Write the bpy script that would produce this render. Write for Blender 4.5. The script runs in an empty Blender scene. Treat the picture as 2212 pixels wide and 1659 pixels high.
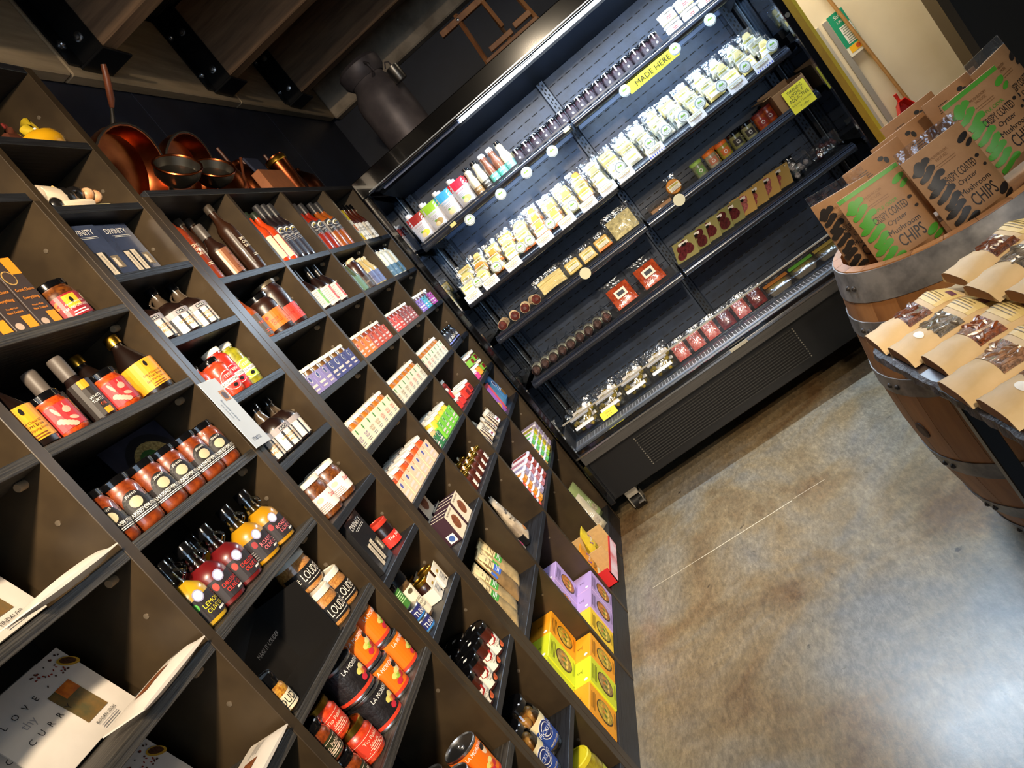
import bpy, bmesh, math, random
from mathutils import Vector, Matrix
scene = bpy.context.scene
COL = scene.collection
PI = math.pi
RND = random.Random(7)

# ---------------------------------------------------------------- camera
cam_d = bpy.data.cameras.new('camera')
cam = bpy.data.objects.new('camera', cam_d)
COL.objects.link(cam)
cam_d.sensor_fit = 'HORIZONTAL'
cam_d.sensor_width = 36.0
cam_d.lens = 1641.9 / 2212.0 * 36.0
cam_d.clip_start = 0.02
RX = Vector((0.77633, 0.10007, -0.62233))
DN = Vector((-0.58408, -0.25701, -0.76994))
FW = Vector((-0.23699, 0.96122, -0.14107))
UP = -DN; BK = -FW
cam.matrix_world = Matrix(((RX.x, UP.x, BK.x, 0.9909), (RX.y, UP.y, BK.y, 0.0),
                           (RX.z, UP.z, BK.z, 1.5756), (0, 0, 0, 1)))
scene.camera = cam
scene.view_settings.view_transform = 'Standard'
scene.view_settings.look = 'None'
scene.view_settings.exposure = 0.0
scene.view_settings.gamma = 1.0
scene.view_settings.use_curve_mapping = False

# ---------------------------------------------------------------- world and room lamps
world = bpy.data.worlds.new('world')
scene.world = world
world.use_nodes = True
world.node_tree.nodes['Background'].inputs[0].default_value = (0.75, 0.85, 1.0, 1)
world.node_tree.nodes['Background'].inputs[1].default_value = 0.045

def lamp(kind, loc, target, energy, colr, size=0.1, spot=60, blend=0.5, sy=None):
    d = bpy.data.lights.new('lamp_light', kind)
    d.energy = energy
    d.color = colr
    if kind == 'AREA':
        d.size = size
        if sy:
            d.shape = 'RECTANGLE'; d.size_y = sy
    elif kind == 'SPOT':
        d.spot_size = math.radians(spot); d.spot_blend = blend; d.shadow_soft_size = size
    else:
        d.shadow_soft_size = size
    o = bpy.data.objects.new('ceiling_spot_light', d)
    COL.objects.link(o)
    o.location = loc
    o.rotation_euler = (Vector(target) - Vector(loc)).to_track_quat('-Z', 'Y').to_euler()
    return o
lamp('AREA', (1.9, -2.50, 1.75), (1.3, 2.5, 1.6), 52, (0.56, 0.76, 1.0), 2.8, sy=1.9).name = 'shop_window_light'
lamp('POINT', (1.7, -1.0, 2.60), (0, 0, 0), 36, (1.0, 0.84, 0.64), 0.12).name = 'pendant_globe_light'  # unseen point lamp added to brighten the ceiling timbers
WARM = (1.0, 0.80, 0.56)
lamp('SPOT', (1.45, -1.5, 2.85), (0.0, 1.7, 1.45), 290, WARM, 0.05, 75, 0.7)
lamp('SPOT', (1.35, -0.7, 2.85), (0.0, 2.8, 1.15), 680, WARM, 0.05, 52, 0.8)
lamp('SPOT', (1.30, 0.5, 2.9), (0.0, 3.4, 0.85), 290, WARM, 0.05, 50, 0.8)
lamp('SPOT', (1.35, 0.2, 2.9), (1.7, 1.9, 0.9), 22, (1.0, 0.92, 0.80), 0.05, 60, 0.7)
lamp('SPOT', (1.3, 2.4, 2.9), (0.9, 2.6, 0.0), 110, (0.95, 0.96, 1.0), 0.08, 80, 0.9)

# ---------------------------------------------------------------- materials
def lin(c):
    out = []
    for v in c[:3]:
        v = v / 255.0
        out.append(v / 12.92 if v <= 0.04045 else ((v + 0.055) / 1.055) ** 2.4)
    return out + [1.0]
MATS = {}
def M(c, rough=0.5, metal=0.0, coat=0.0, noise=0.0, nscale=30.0, stretch=None, c2=None, alpha=1.0,
      trans=0.0, emit=0.0, bump=0.0, spec=0.5, kind=None, detail=4.0):
    key = (tuple(c), rough, metal, coat, noise, nscale, stretch, c2 and tuple(c2), alpha, trans, emit, bump, spec, kind)
    if key in MATS:
        return MATS[key]
    m = bpy.data.materials.new(kind or 'material')
    m.use_nodes = True
    nt = m.node_tree
    b = nt.nodes['Principled BSDF']
    b.inputs['Base Color'].default_value = lin(c)
    b.inputs['Roughness'].default_value = rough
    b.inputs['Metallic'].default_value = metal
    b.inputs['Coat Weight'].default_value = coat
    b.inputs['Coat Roughness'].default_value = 0.04
    b.inputs['Specular IOR Level'].default_value = spec
    b.inputs['Transmission Weight'].default_value = trans
    b.inputs['Alpha'].default_value = alpha
    if emit:
        b.inputs['Emission Color'].default_value = lin(c)
        b.inputs['Emission Strength'].default_value = emit
    if noise or c2 or bump:
        tc = nt.nodes.new('ShaderNodeTexCoord')
        mp = nt.nodes.new('ShaderNodeMapping')
        nt.links.new(tc.outputs['Object'], mp.inputs['Vector'])
        if stretch:
            mp.inputs['Scale'].default_value = stretch
        nz = nt.nodes.new('ShaderNodeTexNoise')
        nz.inputs['Scale'].default_value = nscale
        nz.inputs['Detail'].default_value = detail
        nz.inputs['Roughness'].default_value = 0.6
        nt.links.new(mp.outputs['Vector'], nz.inputs['Vector'])
        if noise or c2:
            rp = nt.nodes.new('ShaderNodeValToRGB')
            a = lin(c)
            z = lin(c2) if c2 else [v * (1 - noise) for v in a[:3]] + [1]
            rp.color_ramp.elements[0].position = 0.36
            rp.color_ramp.elements[1].position = 0.64
            rp.color_ramp.elements[0].color = z
            rp.color_ramp.elements[1].color = a
            nt.links.new(nz.outputs['Fac'], rp.inputs['Fac'])
            nt.links.new(rp.outputs['Color'], b.inputs['Base Color'])
        if bump:
            bp = nt.nodes.new('ShaderNodeBump')
            bp.inputs['Strength'].default_value = bump
            bp.inputs['Distance'].default_value = 0.01
            nt.links.new(nz.outputs['Fac'], bp.inputs['Height'])
            nt.links.new(bp.outputs['Normal'], b.inputs['Normal'])
    MATS[key] = m
    return m

def film_mat():
    m = bpy.data.materials.new('clear_film')
    m.use_nodes = True
    nt = m.node_tree
    for n in list(nt.nodes):
        nt.nodes.remove(n)
    out = nt.nodes.new('ShaderNodeOutputMaterial')
    tr = nt.nodes.new('ShaderNodeBsdfTransparent')
    gl = nt.nodes.new('ShaderNodeBsdfGlossy')
    gl.inputs['Color'].default_value = (0.85, 0.92, 1.0, 1)
    gl.inputs['Roughness'].default_value = 0.16
    mx = nt.nodes.new('ShaderNodeMixShader')
    fr = nt.nodes.new('ShaderNodeLayerWeight')
    fr.inputs['Blend'].default_value = 0.35
    ma = nt.nodes.new('ShaderNodeMath'); ma.operation = 'MULTIPLY_ADD'
    ma.inputs[1].default_value = 0.60; ma.inputs[2].default_value = 0.11
    tc = nt.nodes.new('ShaderNodeTexCoord')
    nz = nt.nodes.new('ShaderNodeTexNoise'); nz.inputs['Scale'].default_value = 45; nz.inputs['Detail'].default_value = 2
    bp = nt.nodes.new('ShaderNodeBump'); bp.inputs['Strength'].default_value = 0.6; bp.inputs['Distance'].default_value = 0.010
    nt.links.new(tc.outputs['Object'], nz.inputs['Vector'])
    nt.links.new(nz.outputs['Fac'], bp.inputs['Height'])
    nt.links.new(bp.outputs['Normal'], gl.inputs['Normal'])
    nt.links.new(bp.outputs['Normal'], fr.inputs['Normal'])
    nt.links.new(fr.outputs['Facing'], ma.inputs[0])
    nt.links.new(ma.outputs[0], mx.inputs[0])
    nt.links.new(tr.outputs[0], mx.inputs[1])
    nt.links.new(gl.outputs[0], mx.inputs[2])
    nt.links.new(mx.outputs[0], out.inputs[0])
    return m
FILM = film_mat()

def glass_mat(tint=(0.9, 0.95, 1.0), base=0.05):
    m = bpy.data.materials.new('glass_pane')
    m.use_nodes = True
    nt = m.node_tree
    for n in list(nt.nodes):
        nt.nodes.remove(n)
    out = nt.nodes.new('ShaderNodeOutputMaterial')
    tr = nt.nodes.new('ShaderNodeBsdfTransparent'); tr.inputs[0].default_value = (*tint, 1)
    gl = nt.nodes.new('ShaderNodeBsdfGlossy'); gl.inputs['Roughness'].default_value = 0.03
    gl.inputs['Color'].default_value = (0.9, 0.95, 1, 1)
    fr = nt.nodes.new('ShaderNodeFresnel'); fr.inputs[0].default_value = 1.45
    ad = nt.nodes.new('ShaderNodeMath'); ad.operation = 'ADD'; ad.inputs[1].default_value = base
    mx = nt.nodes.new('ShaderNodeMixShader')
    nt.links.new(fr.outputs[0], ad.inputs[0])
    nt.links.new(ad.outputs[0], mx.inputs[0])
    nt.links.new(tr.outputs[0], mx.inputs[1])
    nt.links.new(gl.outputs[0], mx.inputs[2])
    nt.links.new(mx.outputs[0], out.inputs[0])
    return m
PANE = glass_mat()
CLEAR = glass_mat((0.93, 0.93, 0.9), 0.12)

def gloss(c, **k):      # a filled glass jar or bottle: contents seen through shiny glass
    k.setdefault('coat', 1.0); k.setdefault('rough', 0.35)
    return M(c, **k)

BOARD = M((36, 38, 43), 0.42, noise=0.5, nscale=26, stretch=(6, 0.25, 8), c2=(21, 22, 26), bump=0.12, kind='charcoal_stained_ply')  # bluish tone of the cool aisle light is put into this board colour
BOARDV = M((62, 50, 34), 0.38, noise=0.4, nscale=7, c2=(48, 38, 26), bump=0.05, kind='charcoal_ply_panel')  # same ply browned: warm light on the inner faces is put into the colour
PLYEDGE = M((84, 80, 74), 0.6, nscale=22, stretch=(1, 0.25, 14), c2=(38, 36, 34), bump=0.3, kind='stained_ply_edge')
BACKB = M((30, 28, 26), 0.6, noise=0.3, nscale=8, kind='dark_back_board')
NAVY = M((34, 40, 58), 0.45, nscale=3.5, c2=(27, 32, 47), bump=0.06, kind='navy_black_wall_paint')
BLK = M((16, 16, 18), 0.35, kind='black_plastic')
BLKG = M((10, 10, 12), 0.12, coat=0.6, kind='black_gloss')
BLKM = M((20, 21, 24), 0.42, metal=0.3, kind='black_metal')
WHITE = M((236, 234, 228), 0.45, kind='white_card')
WLID = M((232, 228, 214), 0.35, kind='white_lid')
CREAM = M((240, 228, 200), 0.55, kind='cream_card')
KRAFT = M((196, 160, 108), 0.75, noise=0.12, nscale=60, bump=0.05, kind='kraft_paper')
KRAFTD = M((150, 112, 66), 0.8, noise=0.1, nscale=50, kind='kraft_shade')
GOLD = M((205, 160, 60), 0.28, metal=1.0, kind='gold_foil')
STEEL = M((190, 192, 195), 0.3, metal=1.0, kind='steel')
INK = M((18, 16, 16), 0.5, kind='black_ink')
WINK = M((240, 238, 232), 0.5, kind='white_ink')

# ---------------------------------------------------------------- geometry
class G:
    def __init__(s):
        s.V = []; s.F = []
    def add(s, V, F):
        n = len(s.V)
        s.V += [tuple(v) for v in V]
        s.F += [tuple(i + n for i in f) for f in F]
        return s
    def box(s, x0, y0, z0, x1, y1, z1):
        V = [(x, y, z) for z in (z0, z1) for y in (y0, y1) for x in (x0, x1)]
        return s.add(V, [(0, 2, 3, 1), (4, 5, 7, 6), (0, 1, 5, 4), (2, 6, 7, 3), (0, 4, 6, 2), (1, 3, 7, 5)])
    def hexa(s, b, t):       # bottom ring / top ring with equal counts
        n = len(b)
        F = [tuple(range(n))[::-1], tuple(range(n, 2 * n))]
        F += [(i, (i + 1) % n, n + (i + 1) % n, n + i) for i in range(n)]
        return s.add(list(b) + list(t), F)
    def lathe(s, prof, n=20, cx=0, cy=0, z=0):
        V = []; F = []
        for r, h in prof:
            for i in range(n):
                a = 2 * PI * i / n
                V.append((cx + r * math.cos(a), cy + r * math.sin(a), z + h))
        for j in range(len(prof) - 1):
            for i in range(n):
                k = (i + 1) % n
                F.append((j * n + i, j * n + k, (j + 1) * n + k, (j + 1) * n + i))
        F.append(tuple(range(n))[::-1])
        F.append(tuple(range((len(prof) - 1) * n, len(prof) * n)))
        return s.add(V, F)
    def rlathe(s, prof, w, d, n=6):   # rounded-rectangle sections: prof = (scale, z)
        ring = []
        for cx, cy, a0 in ((1, 1, 0), (-1, 1, 90), (-1, -1, 180), (1, -1, 270)):
            for i in range(n):
                a = math.radians(a0 + 90 * i / (n - 1))
                ring.append((cx, cy, math.cos(a), math.sin(a)))
        V = []; F = []; m = len(ring)
        for k, h, *rr in prof:
            rad = (rr[0] if rr else 0.35) * min(w, d) / 2 * k
            for cx, cy, ca, sa in ring:
                V.append((cx * (d / 2 * k - rad) + rad * ca, cy * (w / 2 * k - rad) + rad * sa, h))
        for j in range(len(prof) - 1):
            for i in range(m):
                k2 = (i + 1) % m
                F.append((j * m + i, j * m + k2, (j + 1) * m + k2, (j + 1) * m + i))
        F.append(tuple(range(m))[::-1]); F.append(tuple(range((len(prof) - 1) * m, len(prof) * m)))
        return s.add(V, F)
    def tube(s, pts, r, n=8, closed=False):
        pts = [Vector(p) for p in pts]
        rr = r if isinstance(r, (list, tuple)) else [r] * len(pts)
        V = []; F = []
        up = Vector((0.13, 0.21, 0.97)).normalized()
        for i, p in enumerate(pts):
            if closed:
                d = pts[(i + 1) % len(pts)] - pts[i - 1]
            else:
                d = pts[min(i + 1, len(pts) - 1)] - pts[max(i - 1, 0)]
            d.normalize()
            a = d.cross(up)
            if a.length < 1e-4:
                a = d.cross(Vector((1, 0, 0)))
            a.normalize(); b = d.cross(a)
            for k in range(n):
                t = 2 * PI * k / n
                V.append(p + (a * math.cos(t) + b * math.sin(t)) * rr[i])
        L = len(pts)
        for j in range(L if closed else L - 1):
            q = (j + 1) % L
            for k in range(n):
                k2 = (k + 1) % n
                F.append((j * n + k, j * n + k2, q * n + k2, q * n + k))
        if not closed:
            F.append(tuple(range(n))[::-1]); F.append(tuple(range((L - 1) * n, L * n)))
        return s.add(V, F)
    def ball(s, c, r, n=12, m=8, sx=1, sy=1, sz=1):
        V = []; F = []
        for j in range(1, m):
            t = PI * j / m
            for i in range(n):
                a = 2 * PI * i / n
                V.append((c[0] + sx * r * math.sin(t) * math.cos(a), c[1] + sy * r * math.sin(t) * math.sin(a), c[2] - sz * r * math.cos(t)))
        V.append((c[0], c[1], c[2] - sz * r)); V.append((c[0], c[1], c[2] + sz * r))
        for j in range(m - 2):
            for i in range(n):
                k = (i + 1) % n
                F.append((j * n + i, j * n + k, (j + 1) * n + k, (j + 1) * n + i))
        a, b = len(V) - 2, len(V) - 1
        for i in range(n):
            k = (i + 1) % n
            F.append((a, k, i)); F.append((b, (m - 2) * n + i, (m - 2) * n + k))
        return s.add(V, F)
    def xf(s, mat):
        s.V = [tuple(mat @ Vector(v)) for v in s.V]
        return s
    def mesh(s, name, mat, smooth=False, bev=0.0):
        me = bpy.data.meshes.new(name)
        me.from_pydata(s.V, [], s.F)
        if bev:
            bm = bmesh.new(); bm.from_mesh(me)
            bmesh.ops.bevel(bm, geom=list(bm.edges), offset=bev, segments=1, affect='EDGES', clamp_overlap=True)
            bm.to_mesh(me); bm.free()
        me.materials.append(mat)
        if smooth:
            me.polygons.foreach_set('use_smooth', [True] * len(me.polygons))
            me.set_sharp_from_angle(angle=math.radians(38))
        me.update()
        return me

def mk(name, me, parent=None, loc=(0, 0, 0), rot=(0, 0, 0)):
    o = bpy.data.objects.new(name, me)
    COL.objects.link(o)
    o.location = loc; o.rotation_euler = rot
    if parent:
        o.parent = parent
    return o
def tag(o, label, cat, group=None):
    o['label'] = label; o['category'] = cat
    if group:
        o['group'] = group
    return o
def empty(name, loc=(0, 0, 0), rot=(0, 0, 0), label=None, cat=None, group=None):
    o = mk(name, None, None, loc, rot)
    o.empty_display_size = 0.02
    if label:
        tag(o, label, cat, group)
    return o
def struct(name, me, parent=None, loc=(0, 0, 0), rot=(0, 0, 0)):
    o = mk(name, me, parent, loc, rot)
    if not parent:
        o['kind'] = 'structure'
    return o

# ---------------------------------------------------------------- lettering and flat print
TC = {}
def text2d(s):
    if s not in TC:
        c = bpy.data.curves.new('t', 'FONT'); c.body = s; c.resolution_u = 2
        o = bpy.data.objects.new('t', c)
        m = bpy.data.meshes.new_from_object(o)
        V = [(v.co.x, v.co.y) for v in m.vertices]
        F = [tuple(p.vertices) for p in m.polygons]
        bpy.data.objects.remove(o); bpy.data.curves.remove(c); bpy.data.meshes.remove(m)
        if V:
            x0 = min(v[0] for v in V); x1 = max(v[0] for v in V)
            y0 = min(v[1] for v in V); y1 = max(v[1] for v in V)
        else:
            x0 = y0 = 0; x1 = y1 = 1
        cx, cy = (x0 + x1) / 2, (y0 + y1) / 2
        TC[s] = ([(x - cx, y - cy) for x, y in V], F, x1 - x0, y1 - y0)
    return TC[s]
def plane_x(d):
    return lambda u, v, e: (d + e, u, v)
def plane_ny(d):
    return lambda u, v, e: (u, d - e, v)
def plane_z(h):          # read by someone standing at +X: right = +Y, up = -X
    return lambda u, v, e: (-v, u, h + e)
def cyl(r, rz=None):
    return lambda u, v, e: ((r + e) * math.cos(u / r), (r + e) * math.sin(u / r), v)

class Pr:
    E = 0.0005
    def __init__(s, surf, step=None, sv=None):
        s.f = surf; s.st = step; s.d = {}
        s.sv = (step is not None and step != 0.009 and step != 0.008 and step != 0.01) if sv is None else sv
    def g(s, name, mat):
        return s.d.setdefault((name, mat), G())
    def rect(s, mat, u0, v0, u1, v1, L=1, name='label_print'):
        n = max(1, int(math.ceil(abs(u1 - u0) / s.st))) if s.st else 1
        m = max(1, int(math.ceil(abs(v1 - v0) / s.st))) if s.st and s.sv else 1
        V = [s.f(u0 + (u1 - u0) * i / n, v0 + (v1 - v0) * j / m, s.E * L) for i in range(n + 1) for j in range(m + 1)]
        s.g(name, mat).add(V, [(i * (m + 1) + j, (i + 1) * (m + 1) + j, (i + 1) * (m + 1) + j + 1, i * (m + 1) + j + 1) for i in range(n) for j in range(m)])
        return s
    def poly(s, mat, pts, L=2, name='label_print'):
        s.g(name, mat).add([s.f(u, v, s.E * L) for u, v in pts], [tuple(range(len(pts)))])
        return s
    def disc(s, mat, u, v, ru, rv=None, L=2, n=14, name='label_print', rot=0):
        rv = rv or ru
        c, t = math.cos(rot), math.sin(rot)
        P = []
        for i in range(n):
            a = 2 * PI * i / n
            p, q = ru * math.cos(a), rv * math.sin(a)
            P.append((u + p * c - q * t, v + p * t + q * c))
        if not s.st or max(ru, rv) < 0.006:
            return s.poly(mat, P, L, name)
        K = 2 if max(ru, rv) < 0.015 else 4
        V = [s.f(u, v, s.E * L)]
        for k in range(1, K + 1):
            V += [s.f(u + (a - u) * k / K, v + (b - v) * k / K, s.E * L) for a, b in P]
        F = [(0, 1 + i, 1 + (i + 1) % n) for i in range(n)]
        for k in range(K - 1):
            F += [(1 + k * n + i, 1 + k * n + n + i, 1 + k * n + n + (i + 1) % n, 1 + k * n + (i + 1) % n) for i in range(n)]
        s.g(name, mat).add(V, F)
        return s
    def text(s, mat, t, u, v, h, w=None, L=3, rot=0, name='lettering'):
        V, F, W, H = text2d(t)
        k = h / H
        kx = min(k, w / W) if w else k
        c, n = math.cos(rot), math.sin(rot)
        P = []
        for x, y in V:
            x *= kx; y *= k
            P.append(s.f(u + x * c - y * n, v + x * n + y * c, s.E * L))
        s.g(name, mat).add(P, F)
        return s
    def lines(s, mat, u0, u1, v, n, gap, t, L=3, rnd=None):     # rows of print too small to read
        r = random.Random(n * 13 + int(u0 * 1e4))
        for i in range(n):
            a = (u1 - u0) * 0.18 * r.random()
            s.rect(mat, u0 + a, v - i * gap, u1 - a, v - i * gap + t, L, 'small_print')
        return s
    def into(s, tp):
        for (name, mat), g in s.d.items():
            tp.append((name, g.mesh(name, mat), None))
        return tp

def part(tp, name, g, mat, smooth=False, bev=0.0, label=None):
    tp.append((name, g.mesh(name, mat, smooth, bev), label))
    return tp
def put(tp, name, label, cat, loc, rz=0, group=None, rx=0, ry=0):
    if tp[0][0] in ('glass_body', 'tin_body') and loc[0] < 0 and not any(t[0] in ('card_sleeve', 'paper_sleeve', 'card_arch') for t in tp):
        rz -= 0.50 if loc[1] < 2.05 else 0.30      # labels are turned a little towards the shop entrance
    o = empty(name, loc, (rx, ry, rz), label, cat, group)
    for n, me, lb in tp:
        c = mk(n, me, o)
        if lb:
            c['label'] = lb
    return o
ORD = ['first', 'second', 'third', 'fourth', 'fifth', 'sixth', 'seventh', 'eighth', 'ninth', 'tenth', 'eleventh', 'twelfth',
       'thirteenth', 'fourteenth', 'fifteenth', 'sixteenth', 'seventeenth', 'eighteenth', 'nineteenth', 'twentieth',
       'twenty-first', 'twenty-second', 'twenty-third', 'twenty-fourth']
# ================================================================ THE ROOM
def floor_mat():
    m = bpy.data.materials.new('stained_concrete')
    m.use_nodes = True
    nt = m.node_tree; b = nt.nodes['Principled BSDF']
    tc = nt.nodes.new('ShaderNodeTexCoord')
    def nz(scale, det, rough=0.6, st=None, dist=0.0):
        n = nt.nodes.new('ShaderNodeTexNoise')
        n.inputs['Scale'].default_value = scale; n.inputs['Detail'].default_value = det
        n.inputs['Roughness'].default_value = rough; n.inputs['Distortion'].default_value = dist
        mp = nt.nodes.new('ShaderNodeMapping')
        if st: mp.inputs['Scale'].default_value = st
        nt.links.new(tc.outputs['Object'], mp.inputs['Vector']); nt.links.new(mp.outputs[0], n.inputs['Vector'])
        return n
    def ramp(n, els):
        r = nt.nodes.new('ShaderNodeValToRGB')
        while len(r.color_ramp.elements) < len(els): r.color_ramp.elements.new(0.5)
        for e, (p, c) in zip(r.color_ramp.elements, els):
            e.position = p; e.color = lin(c)
        nt.links.new(n.outputs['Fac'], r.inputs['Fac'])
        return r
    def mix(a, c, f, mode='MIX'):
        x = nt.nodes.new('ShaderNodeMix'); x.data_type = 'RGBA'; x.blend_type = mode
        nt.links.new(a.outputs[0], x.inputs[6]); nt.links.new(c.outputs[0], x.inputs[7])
        if isinstance(f, float): x.inputs[0].default_value = f
        else: nt.links.new(f.outputs[0], x.inputs[0])
        class W: outputs = [x.outputs[2]]
        return W
    big = ramp(nz(1.5, 4, 0.6, None, 0.6), [(0.34, (132, 106, 76)), (0.45, (158, 140, 110)), (0.56, (160, 151, 134)), (0.68, (144, 144, 143))])
    mid = ramp(nz(9, 8, 0.7, (1.0, 0.5, 1), 0.4), [(0.36, (96, 86, 74)), (0.54, (146, 138, 122)), (0.68, (172, 164, 148))])
    fine = ramp(nz(60, 6, 0.8, (1.0, 0.35, 1), 0.2), [(0.40, (70, 66, 62)), (0.55, (170, 166, 160)), (0.7, (230, 226, 218))])
    a = mix(big, mid, 0.45, 'OVERLAY')
    c = mix(a, fine, 0.42, 'OVERLAY')
    spots = ramp(nz(17, 3, 0.5), [(0.70, (255, 255, 255)), (0.76, (150, 148, 154))])
    d = mix(c, spots, 1.0, 'MULTIPLY')
    nt.links.new(d.outputs[0], b.inputs['Base Color'])
    b.inputs['Coat Weight'].default_value = 0.45; b.inputs['Coat Roughness'].default_value = 0.24
    rr = nz(14, 8, 0.7)
    mr = nt.nodes.new('ShaderNodeMapRange'); mr.inputs[3].default_value = 0.20; mr.inputs[4].default_value = 0.42
    nt.links.new(rr.outputs['Fac'], mr.inputs[0]); nt.links.new(mr.outputs[0], b.inputs['Roughness'])
    bp = nt.nodes.new('ShaderNodeBump'); bp.inputs['Strength'].default_value = 0.25; bp.inputs['Distance'].default_value = 0.004
    nt.links.new(rr.outputs['Fac'], bp.inputs['Height']); nt.links.new(bp.outputs[0], b.inputs['Normal'])
    return m
FLINES = ((0.40, 3.095, 0.86, 3.092, 0.004), (0.14, 3.10, 0.40, 3.096, 0.002), (0.87, 3.10, 1.02, 3.096, 0.002))
struct('floor', G().box(-0.32, -2.6, -0.05, 4.3, 6.3, 0).mesh('floor', floor_mat()))
fl_ = bpy.data.objects['floor']
for x0, y0, x1, y1, w in FLINES:
    d = Vector((x1 - x0, y1 - y0)); n = Vector((-d.y, d.x)).normalized() * w / 2
    mk('joint_line', G().hexa([(x0 - n.x, y0 - n.y, -0.001), (x1 - n.x, y1 - n.y, -0.001), (x1 + n.x, y1 + n.y, -0.001), (x0 + n.x, y0 + n.y, -0.001)],
                              [(x0 - n.x, y0 - n.y, 0.0006), (x1 - n.x, y1 - n.y, 0.0006), (x1 + n.x, y1 + n.y, 0.0006), (x0 + n.x, y0 + n.y, 0.0006)]).mesh('joint_line', M((206, 196, 172), 0.5)), fl_)
struct('wall_back', G().box(-0.4, 6.1, 0, 4.3, 6.2, 3.9).mesh('wall_back', NAVY))
struct('wall_front', G().box(-0.4, -2.7, 0, 4.3, -2.6, 3.9).mesh('wall_front', M((70, 66, 62), 0.6, noise=0.1)))
struct('wall_right', G().box(4.3, -2.7, 0, 4.4, 6.2, 3.9).mesh('wall_right', M((66, 62, 58), 0.6, noise=0.1)))
WOOD = M((158, 124, 92), 0.75, nscale=5, stretch=(0.35, 4, 4), c2=(112, 86, 64), bump=0.25, kind='old_brown_timber')
WOODL = M((196, 172, 138), 0.8, nscale=4, stretch=(3, 0.3, 3), c2=(150, 130, 102), bump=0.3, kind='old_pale_timber')
PLAS = M((212, 192, 166), 0.85, nscale=6, c2=(166, 148, 126), bump=0.4, kind='rough_plaster')
DECK = M((38, 32, 26), 0.8, nscale=5, stretch=(4, 0.4, 1), c2=(26, 22, 18), kind='dark_ceiling_boards')
ce = struct('ceiling', G().box(-0.4, -2.7, 3.62, 4.4, 6.2, 3.70).mesh('ceiling', DECK))
for i in range(16):
    y = -2.6 + i * 0.55
    mk('plank', G().box(-0.3, y, 3.59, 4.2, y + 0.54, 3.62).mesh('plank', DECK), ce)
# wall panels behind the shelves (each with its own joints)
wl = struct('wall_left', G().box(-0.40, -2.7, 0, -0.315, 6.2, 3.9).mesh('wall_left', BACKB))
for i, (a, b) in enumerate(((-2.6, -0.1), (-0.1, 1.1), (1.1, 2.1), (2.1, 3.235), (3.235, 4.7), (4.7, 6.1))):
    mk('panel', G().box(-0.315, a + 0.003, 0.02, -0.300, b - 0.003, 3.6).mesh('panel', NAVY, bev=0.001), wl)
# ceiling timbers: a ledger along the wall, joists across, steel angle brackets
def ledz(y):
    return 2.945 + 0.0375 * y
led = empty('ledger_beam', (-0.275, 3.0, 3.06), label='pale rough timber ledger beam running along the wall above the shelves', cat='beam')
def ledseg(y0, y1):
    b = [(-0.30, y0, ledz(y0)), (-0.25, y0, ledz(y0)), (-0.25, y1, ledz(y1)), (-0.30, y1, ledz(y1))]
    t = [(x, y, z + 0.46) for x, y, z in b]
    return G().hexa(b, t).xf(Matrix.Translation((0.275, -3.0, -3.06)))
for a, b in ((-2.5, 0.6), (0.61, 2.79), (2.80, 4.27), (4.28, 5.99)):
    mk('timber_length', ledseg(a, b).mesh('timber_length', WOODL, bev=0.006), led)
for i, y in enumerate((0.70, 1.81, 2.91, 4.02, 5.10)):
    z0 = ledz(y) + 0.06
    tag(mk('ceiling_joist', G().box(-0.245, 0, 0, 4.2, 0.10, 0.42).mesh('ceiling_joist', WOOD, bev=0.006), None, (0, y + 0.012, z0)),
        'brown timber ceiling joist, %s from the wall corner by the milk can' % ORD[4 - i], 'joist', 'timber ceiling joists')
    if i < 1: continue
    o = empty('angle_bracket', (-0.245, y, z0 + 0.2), label='black steel angle bracket bolted to the %s joist from the corner' % ORD[4 - i], cat='bracket', group='steel joist brackets')
    mk('wall_leg', G().box(-0.003, -0.095, -0.22, 0.006, 0.004, 0.24).mesh('wall_leg', BLK, bev=0.002), o)
    mk('joist_leg', G().box(-0.003, -0.006, -0.22, 0.11, 0.006, 0.24).mesh('joist_leg', BLK, bev=0.002), o)
    mk('seat_plate', G().box(-0.003, -0.03, -0.232, 0.12, 0.16, -0.220).mesh('seat_plate', BLK, bev=0.002), o)
    bo = G(); 
    for zz in (-0.13, 0.10):
        bo = G().lathe([(0.019, 0), (0.019, 0.004), (0.013, 0.006), (0.011, 0.012), (0.004, 0.014)], 12).xf(Matrix.Translation((0.06, -0.006, zz)) @ Matrix.Rotation(PI / 2, 4, 'X'))
        mk('bolt', bo.mesh('bolt', STEEL, True), o)
        bo = G().lathe([(0.019, 0), (0.019, 0.004), (0.013, 0.006), (0.011, 0.012), (0.004, 0.014)], 12).xf(Matrix.Translation((0.006, -0.05, zz)) @ Matrix.Rotation(PI / 2, 4, 'Y'))
        mk('bolt', bo.mesh('bolt', STEEL, True), o)
struct('trim_1', G().box(-0.25, 5.98, 3.155, 4.2, 6.1, 3.60).mesh('trim_1', PLAS, bev=0.01))

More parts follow.
